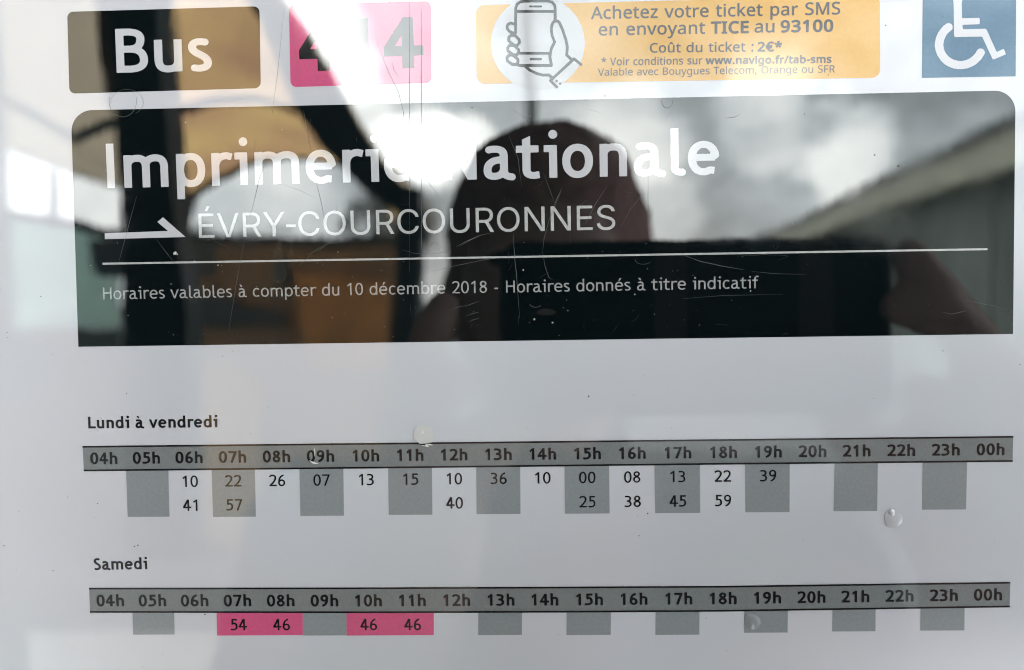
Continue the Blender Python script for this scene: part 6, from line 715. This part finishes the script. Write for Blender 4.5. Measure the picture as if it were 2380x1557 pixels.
rim('front_rim', N_, 2.15, lambda t: (50 + 60 * math.exp(-((t - .23) / .13) ** 2)), .05, M_dark)
rim('roof_rib', Rb, 3.2, -16, .06, M_dark)
rim('rear_rim', F_, 4.5, -18, .06, M_dark)
prism('front_post', [[(926, 430), (975, 440), (972, 900), (905, 900)]], 2.1, .08, M_dark, shelter)
# rear wall: sill, posts and panels below the arches
prism('sill', [[(425, 548), (955, 552), (955, 576), (425, 574)]], 4.45, .08, M_dark, shelter)
prism('lower_panel', [[(410, 575), (930, 577), (930, 1300), (410, 1300)]], 4.42, .05, M_low, shelter, label='dull brown lower panel')
prism('sloping_rail', [[(-300, 440), (0, 478), (165, 505), (290, 540), (290, 566), (165, 532), (0, 500), (-300, 462)]], 4.4, .05, M_dark, shelter)
prism('side_panel', [[(-300, 462), (0, 500), (165, 533), (275, 562), (270, 760), (-300, 760)]], 4.5, .02, M_frost, shelter, label='frosted green glass panel')
prism('side_panel', [[(-300, 765), (270, 765), (268, 1300), (-300, 1300)]], 4.5, .05, mat('dark_green_panel', (.06, .08, .075), .7, .3, 3), shelter, label='dark green lower panel')
prism('mullion', [[(112, 395), (122, 398), (124, 520), (114, 517)]], 4.45, .05, M_dark, shelter)
prism('rear_post', [[(372, 462), (448, 455), (430, 540), (432, 700), (405, 1300), (360, 1300)]], 4.35, .1, M_dark, shelter)
prism('bench', [[(206, 556), (430, 556), (430, 640), (228, 640), (215, 610)]], 2.6, .3, M_dark, shelter)
prism('main_post', [[(256, -260), (358, -260), (372, 200), (390, 300), (400, 430), (418, 560), (432, 700), (440, 1300), (282, 1300), (283, 560), (268, 300), (258, 60)]], 1.6, .09, M_dark, shelter)
prism('timber_strip', [[(222, -200), (262, -200), (262, 100), (268, 265), (244, 250), (230, 120)]], 1.75, .05, M_brick, shelter)
for x0, y0, x1, y1 in ((470, 690, 560, 760), (640, 600, 665, 660), (560, 720, 660, 760)):
    prism('dark_patch_panel', [[(x0, y0), (x1, y0 + 4), (x1 + 5, y1), (x0 - 4, y1 - 3)]], 4.36, .03, M_dark, shelter)
M_ply = mat('orange_brown_board', (.50, .25, .09), .7, .35, 4)
prism('orange_panel', [[(690, 640), (905, 648), (900, 860), (720, 860), (700, 760)]], 4.34, .03, M_ply, shelter)
prism('orange_panel', [[(425, 900), (520, 830), (612, 905), (600, 1180), (545, 1290), (470, 1230)]], 4.34, .03, mat('pale_plywood', (.50, .32, .16), .7, .3, 4), shelter, label='paler plywood board')

# lamp post seen over the head
lamp = thing('lamp_post', refl(1241, 690, 8) * 1.0, 'slim dark lamp post rising straight behind the mirrored head', 'lamp post')
lamp.location.z = GZ
lx, ly = lamp.location.x, lamp.location.y
def tube(name, pts, rads, m, parent, seg=12, **k):
    V, F = [], []; P = [Vector(p) for p in pts]
    for i, p in enumerate(P):
        d = (P[min(i + 1, len(P) - 1)] - P[max(i - 1, 0)]).normalized(); a = d.orthogonal().normalized(); b = d.cross(a)
        if i: # keep frames aligned
            a = (pa - d * pa.dot(d)).normalized(); b = d.cross(a)
        pa = a
        V += [p + (a * math.cos(t) + b * math.sin(t)) * rads[i] for t in [j * math.tau / seg for j in range(seg)]]
    for i in range(len(P) - 1):
        for j in range(seg):
            q, w = i * seg + j, i * seg + (j + 1) % seg; F.append((q, w, w + seg, q + seg))
    F += [tuple(reversed(range(seg))), tuple(range(len(V) - seg, len(V)))]
    return meshobj(name, V, F, m, parent, True, **k)
tube('pole', [(lx, ly, GZ), (lx, ly, 1.3), (lx - .03, ly, 2.6), (lx - .03, ly, 6.0)], [.075, .062, .055, .05], M_gutter, lamp)
tube('arm', [(lx - .03, ly, 5.9), (lx + .35, ly, 6.3), (lx + 1.1, ly, 6.4)], [.04, .035, .03], M_gutter, lamp)
box('lamp_head', (lx + .9, ly - .13, 6.36), (lx + 1.6, ly + .13, 6.47), M_gutter, lamp)

# long low building running away on the right
hall = thing('station_building', (4.5, -12, GZ), 'long low building with a beige fascia under a dark gutter, mirrored at the right edge', 'building')
def lbox(name, l0, l1, t0, t1, z0, z1, m, **k):
    q = lambda l, t, z: (l + .134 * t, -t, z)
    V = [q(l0, t0, z0), q(l1, t0, z0), q(l1, t1, z0), q(l0, t1, z0), q(l0, t0, z1), q(l1, t0, z1), q(l1, t1, z1), q(l0, t1, z1)]
    return meshobj(name, V, [(0, 1, 2, 3), (7, 6, 5, 4), (4, 5, 1, 0), (5, 6, 2, 1), (6, 7, 3, 2), (7, 4, 0, 3)], m, hall, **k)
hh = lambda y: (677 - y) / 1.0
# lateral distance 4 m: heights from the slopes of the mirrored edges
lbox('gutter', 3.93, 4.35, 1.5, 60, 1.76, 1.86, M_gutter)
lbox('fascia', 3.99, 4.3, 1.5, 60, 1.34, 1.758, M_fascia)
lbox('wall', 4.3, 9, 1.6, 59.9, GZ, 1.66, M_wall)
lbox('roof', 4.36, 9.1, 1.5, 60, 1.665, 1.72, M_gutter)
for i in range(14):
    t = 2.4 + i * 4
    lbox('pillar', 4.27, 4.298, t - .7, t - .5, GZ, 1.335, M_wall)

# trees far behind the shelter, seen through its rear opening
M_leaf = mat('tree_leaf', (.10, .12, .085), .8, .45, 1.2); M_bark = mat('bark', (.06, .05, .04), .9, .3, 6)
for n_, (px, yy, ht, wd, lab) in enumerate(((470, -48, 6.2, 2.2, 'narrow dark tree at the left end of the mirrored arch opening'), (575, -56, 7.4, 3.4, 'broad low tree in the left half of the mirrored arch opening'),
        (745, -50, 6.0, 3.0, 'rounded tree in the middle of the mirrored arch opening'), (872, -44, 7.6, 2.0, 'tallest tree, at the right end of the mirrored arch opening'), (120, -40, 5.6, 4.2, 'wide bushy tree at the far left edge, behind the frosted panel'))):
    q = refl(px, 690, -yy); rnd = random.Random(40 + n_)
    t = thing('tree', (q.x, yy, GZ), lab, 'tree', 'trees far behind the bus shelter')
    tube('trunk', [(q.x, yy, GZ), (q.x + .1, yy, GZ + ht * .5), (q.x, yy, GZ + ht * .9)], [.2, .13, .04], M_bark, t, 8)
    V, F = [], []
    cl = [(rnd.gauss(0, wd * .42), rnd.gauss(0, wd * .3), ht * rnd.uniform(.42, .92), rnd.uniform(.5, .95)) for _ in range(16)]
    for cx_, cy_, cz_, cr in cl:
        for _ in range(130):
            d = Vector((rnd.gauss(0, 1), rnd.gauss(0, 1), rnd.gauss(0, .8))).normalized() * cr * rnd.uniform(.5, 1.05)
            c = Vector((q.x + cx_, yy + cy_, GZ + cz_)) + d; s = rnd.uniform(.08, .2); k = len(V)
            V += [c + Vector((rnd.uniform(-s, s), rnd.uniform(-s, s), rnd.uniform(-s, s))) for _ in range(3)]; F.append((k, k + 1, k + 2))
    meshobj('crown', V, F, M_leaf, t)

# unseen canopy with walls, added above the notice to cut sky light on it
canopy = thing('added_canopy', (0, -.4, GZ), 'unseen flat grey canopy added over the notice board to shade it', 'canopy')
box('roof', (-2.6, -2.05, .86), (.95, .55, .96), M_soffit, canopy)
box('back_wall', (-2.6, .10, GZ), (.95, .16, .858), M_teal, canopy)
box('side_panel', (-1.46, -2.0, GZ), (-1.42, .098, .858), M_teal, canopy)  # wall added out of view to block light from the left
for x in (-2.5, .86): box('post', (x - .05, .02, GZ), (x + .05, .098, .858), M_dark, canopy)

# ------------------------------------------------------------------ the phone and the person holding it
M_phone = mat('phone_back', (.006, .010, .012), .35, .2, 30, spec=.2)
M_strip = mat('case_strip', (.045, .026, .022), .5)
M_lens = mat('lens_glass', (.01, .01, .012), .05)
phone = thing('smartphone', (.063, -.178, -.014), 'black smartphone held sideways towards the notice in two hands', 'smartphone')
PY0, PY1 = -.1712, -.1795
def slab(name, x0, x1, z0, z1, y0, y1, r, m, parent, **k):
    pts = rrect((x0, z1), (x1, z1), (x1, z0), (x0, z0), r, n=6)
    n = len(pts); e = .0012
    c = Vector(((x0 + x1) / 2, (z0 + z1) / 2))
    V = []
    for y, ins in ((y0, e), (y0 - e * .7, 0), (y1 + e * .7, 0), (y1, e)):
        for p in pts:
            q = Vector(p); q.x -= math.copysign(ins, q.x - c.x); q.y -= math.copysign(ins, q.y - c.y); V.append((q.x, y, q.y))
    F = [tuple(reversed(range(n))), tuple(range(3 * n, 4 * n))]
    for a in range(3):
        for i in range(n): F.append((a * n + i, a * n + (i + 1) % n, (a + 1) * n + (i + 1) % n, (a + 1) * n + i))
    return meshobj(name, V, F, m, parent, **k)
slab('body', -.0135, .1515, -.0515, .0235, PY0, PY1, .010, M_phone, phone)
for x0, x1 in ((.052, .0655), (.112, .1265)): box('case_strip', (x0, PY0, -.050), (x1, PY0 + .0004, .0222), M_strip, phone)
box('screen', (-.010, PY1 - .0003, -.048), (.148, PY1, .020), M_lens, phone)
# lens ring round the camera's own place
n = 24; V = []; F = []
for r, y in ((.0056, PY0), (.0054, PY0 + .0007), (.0040, PY0 + .0007), (.0038, PY0)):
    V += [(r * math.cos(i * math.tau / n), y, r * math.sin(i * math.tau / n)) for i in range(n)]
for a in range(3):
    for i in range(n): F.append((a * n + i, (a + 1) * n + i, (a + 1) * n + (i + 1) % n, a * n + (i + 1) % n))
meshobj('lens_ring', V, F, M_lens, phone)

M_skin = mat('skin', (.66, .45, .39), .5, .12, 60)
M_hair = mat('dark_hair', (.56, .34, .31), .8, .3, 120, spec=.2)
M_coat = mat('dark_coat', (.022, .024, .028), .9, .3, 40)
M_trous = mat('dark_trousers', (.03, .032, .04), .9, .3, 40)
M_eye = mat('eye', (.05, .03, .02), .2)
M_shoe = mat('shoe', (.02, .02, .02), .5)
def capsule(bm, a, b, ra, rb, seg=14):
    """tapered limb piece with round ends"""
    a, b = Vector(a), Vector(b); d = b - a; L_ = max(d.length, 1e-6); d.normalize()
    u = d.orthogonal().normalized(); v = d.cross(u); rings = []
    for k in range(5):
        t = math.pi / 2 * (1 - k / 4); rings.append((a - d * ra * math.sin(t), ra * math.cos(t)))
    for k in range(5):
        t = math.pi / 2 * k / 4; rings.append((b + d * rb * math.sin(t), rb * math.cos(t)))
    prev = None
    for c, r in rings:
        r = max(r, 1e-5)
        ring_ = [bm.verts.new(c + (u * math.cos(i * math.tau / seg) + v * math.sin(i * math.tau / seg)) * r) for i in range(seg)]
        if prev:
            for i in range(seg): bm.faces.new((prev[i], prev[(i + 1) % seg], ring_[(i + 1) % seg], ring_[i]))
        else: bm.faces.new(list(reversed(ring_)))
        prev = ring_
    bm.faces.new(prev)
def blob(bm, c, r, rot=None):
    q = bmesh.ops.create_icosphere(bm, subdivisions=3, radius=1)['verts']
    Mx = Matrix.Translation(Vector(c)) @ ((rot or Matrix.Identity(3)).to_4x4()) @ Matrix.Diagonal((*r, 1))
    bmesh.ops.transform(bm, matrix=Mx, verts=q)
def fused(name, bm, m, parent, voxel, smooth=6, rough_=0, **k):
    me = bpy.data.meshes.new(name); bm.to_mesh(me); bm.free()
    o = bpy.data.objects.new(name, me); COL.objects.link(o)
    r = o.modifiers.new('r', 'REMESH'); r.mode = 'VOXEL'; r.voxel_size = voxel; r.use_smooth_shade = True
    s = o.modifiers.new('s', 'SMOOTH'); s.iterations = smooth; s.factor = .5
    if rough_:
        tx = bpy.data.textures.new('tufts', 'CLOUDS'); tx.noise_scale = .012; tx.noise_depth = 3
        d_ = o.modifiers.new('d', 'DISPLACE'); d_.texture = tx; d_.strength = rough_; d_.mid_level = .5
    dg = bpy.context.evaluated_depsgraph_get(); me2 = bpy.data.meshes.new_from_object(o.evaluated_get(dg))
    bpy.data.objects.remove(o); me2.name = name; me2.materials.clear(); me2.materials.append(m)
    off = parent.location
    me2.transform(Matrix.Translation(-off))
    for f in me2.polygons: f.use_smooth = True
    return put(bpy.data.objects.new(name, me2), parent, **k)
person = thing('person', (.02, -.55, GZ), 'person in dark clothes holding a phone to the notice, mirrored as a dark silhouette', 'person')
HC = Vector((.0135, -.45, .015))     # head centre
arms = {-1: [(-.19, -.53, -.20), (-.25, -.47, -.45), (-.085, -.26, -.205), (-.050, -.205, -.125)],
        1: [(.22, -.53, -.20), (.31, -.47, -.44), (.235, -.27, -.245), (.208, -.205, -.145)]}
bm = bmesh.new()
blob(bm, HC + Vector((0, -.012, .012)), (.074, .094, .092)); blob(bm, HC + Vector((0, .028, -.055)), (.053, .055, .062))
blob(bm, HC + Vector((0, .062, -.088)), (.024, .018, .016))
capsule(bm, HC + Vector((0, .078, -.002)), HC + Vector((0, .098, -.040)), .008, .013)       # nose
for s in (-1, 1):
    blob(bm, HC + Vector((s * .075, -.005, -.018)), (.009, .019, .031)); blob(bm, HC + Vector((s * .032, .070, .012)), (.020, .014, .009))
blob(bm, HC + Vector((0, .078, -.064)), (.024, .012, .006)); blob(bm, HC + Vector((0, .076, -.073)), (.021, .011, .006))
capsule(bm, HC + Vector((0, -.03, -.06)), (.0135, -.515, -.16), .052, .058)
blob(bm, (.0135, -.54, -.33), (.165, .105, .20)); blob(bm, (.0135, -.54, -.60), (.15, .10, .20)); blob(bm, (.0135, -.545, -.76), (.165, .115, .13))
capsule(bm, (-.13, -.535, -.195), (.157, -.535, -.195), .055, .055)
for s in (-1, 1):
    P = arms[s]; 
    capsule(bm, P[0], P[1], .050, .040); capsule(bm, P[1], P[2], .040, .028); capsule(bm, P[2], P[3], .028, .025)
    capsule(bm, (.0135 + s * .09, -.545, -.78), (.0135 + s * .105, -.53, -1.12), .085, .055); capsule(bm, (.0135 + s * .105, -.53, -1.12), (.0135 + s * .11, -.56, -1.42), .055, .038)
    capsule(bm, (.0135 + s * .11, -.56, -1.455), (.0135 + s * .13, -.40, -1.47), .035, .028)
# right hand: palm behind the phone's end, fingers over its back
capsule(bm, (.208, -.205, -.145), (.196, -.192, -.085), .026, .027); capsule(bm, (.190, -.192, -.110), (.180, -.190, -.070), .022, .022)
for pts, r in ((((.196, -.188, -.060), (.186, -.172, -.020), (.160, -.160, .004), (.1545, -.162, .014)), (.0118, .0102, .0092, .0080)),
               (((.203, -.186, -.075), (.196, -.163, -.038), (.168, -.156, -.012), (.150, -.160, -.006)), (.0125, .0110, .0098, .0085)),
               (((.203, -.186, -.092), (.200, -.165, -.066), (.176, -.157, -.048), (.158, -.161, -.040)), (.0118, .0105, .0094, .0082)),
               (((.198, -.188, -.108), (.192, -.172, -.088), (.172, -.165, -.074), (.158, -.170, -.066)), (.0100, .0090, .0082, .0072)),
               (((.180, -.196, -.108), (.158, -.196, -.085), (.140, -.192, -.060), (.133, -.189, -.045)), (.0150, .0130, .0112, .0095))):
    for a, b, ra, rb in zip(pts, pts[1:], r, r[1:]): capsule(bm, a, b, ra, rb)
# left hand
capsule(bm, (-.050, -.205, -.125), (-.046, -.200, -.080), .025, .025)
for pts, r in ((((-.052, -.196, -.060), (-.050, -.176, -.034), (-.041, -.166, -.012), (-.0375, -.168, -.004)), (.0115, .0100, .0088, .0076)),
               (((-.056, -.194, -.070), (-.056, -.170, -.050), (-.040, -.162, -.038), (-.026, -.163, -.034)), (.0118, .0104, .0092, .0080)),
               (((-.054, -.194, -.084), (-.052, -.171, -.070), (-.036, -.164, -.060), (-.020, -.166, -.056)), (.0112, .0100, .0088, .0076)),
               (((-.048, -.196, -.098), (-.046, -.178, -.088), (-.032, -.170, -.080), (-.020, -.172, -.074)), (.0098, .0088, .0078, .0068)),
               (((-.036, -.204, -.090), (-.020, -.198, -.070), (-.006, -.192, -.050), (.000, -.189, -.040)), (.0145, .0125, .0108, .0092))):
    for a, b, ra, rb in zip(pts, pts[1:], r, r[1:]): capsule(bm, a, b, ra, rb)
fused('body', bm, M_skin, person, .0032, 3)
bm = bmesh.new()
blob(bm, HC + Vector((0, -.022, .026)), (.082, .098, .094)); blob(bm, HC + Vector((0, .030, .072)), (.062, .048, .040)); blob(bm, HC + Vector((0, -.05, -.03)), (.078, .062, .075))
fused('hair', bm, M_hair, person, .003, 3, .006)
bm = bmesh.new()
capsule(bm, (-.135, -.537, -.205), (.162, -.537, -.205), .068, .068); blob(bm, (.0135, -.54, -.35), (.19, .128, .22)); blob(bm, (.0135, -.545, -.62), (.18, .125, .24))
capsule(bm, (.0135, -.53, -.17), (.0135, -.515, -.125), .078, .07)
for s in (-1, 1):
    P = [Vector(p) for p in arms[s]]
    capsule(bm, P[0], P[1], .066, .056); capsule(bm, P[1], P[1].lerp(P[2], .96), .056, .042)
fused('coat', bm, M_coat, person, .007, 4)
bm = bmesh.new()
blob(bm, (.0135, -.545, -.80), (.178, .125, .13))
for s in (-1, 1):
    capsule(bm, (.0135 + s * .09, -.545, -.80), (.0135 + s * .105, -.53, -1.12), .095, .07); capsule(bm, (.0135 + s * .105, -.53, -1.12), (.0135 + s * .11, -.558, -1.43), .07, .055)
fused('trousers', bm, M_trous, person, .009, 4)
for s in (-1, 1):
    bm = bmesh.new(); capsule(bm, (.0135 + s * .11, -.575, -1.455), (.0135 + s * .13, -.38, -1.462), .042, .036)
    fused('shoe', bm, M_shoe, person, .006, 2)
    bm = bmesh.new(); blob(bm, HC + Vector((s * .032, .079, .010)), (.012, .008, .006)); fused('eye', bm, M_eye, person, .002, 1)
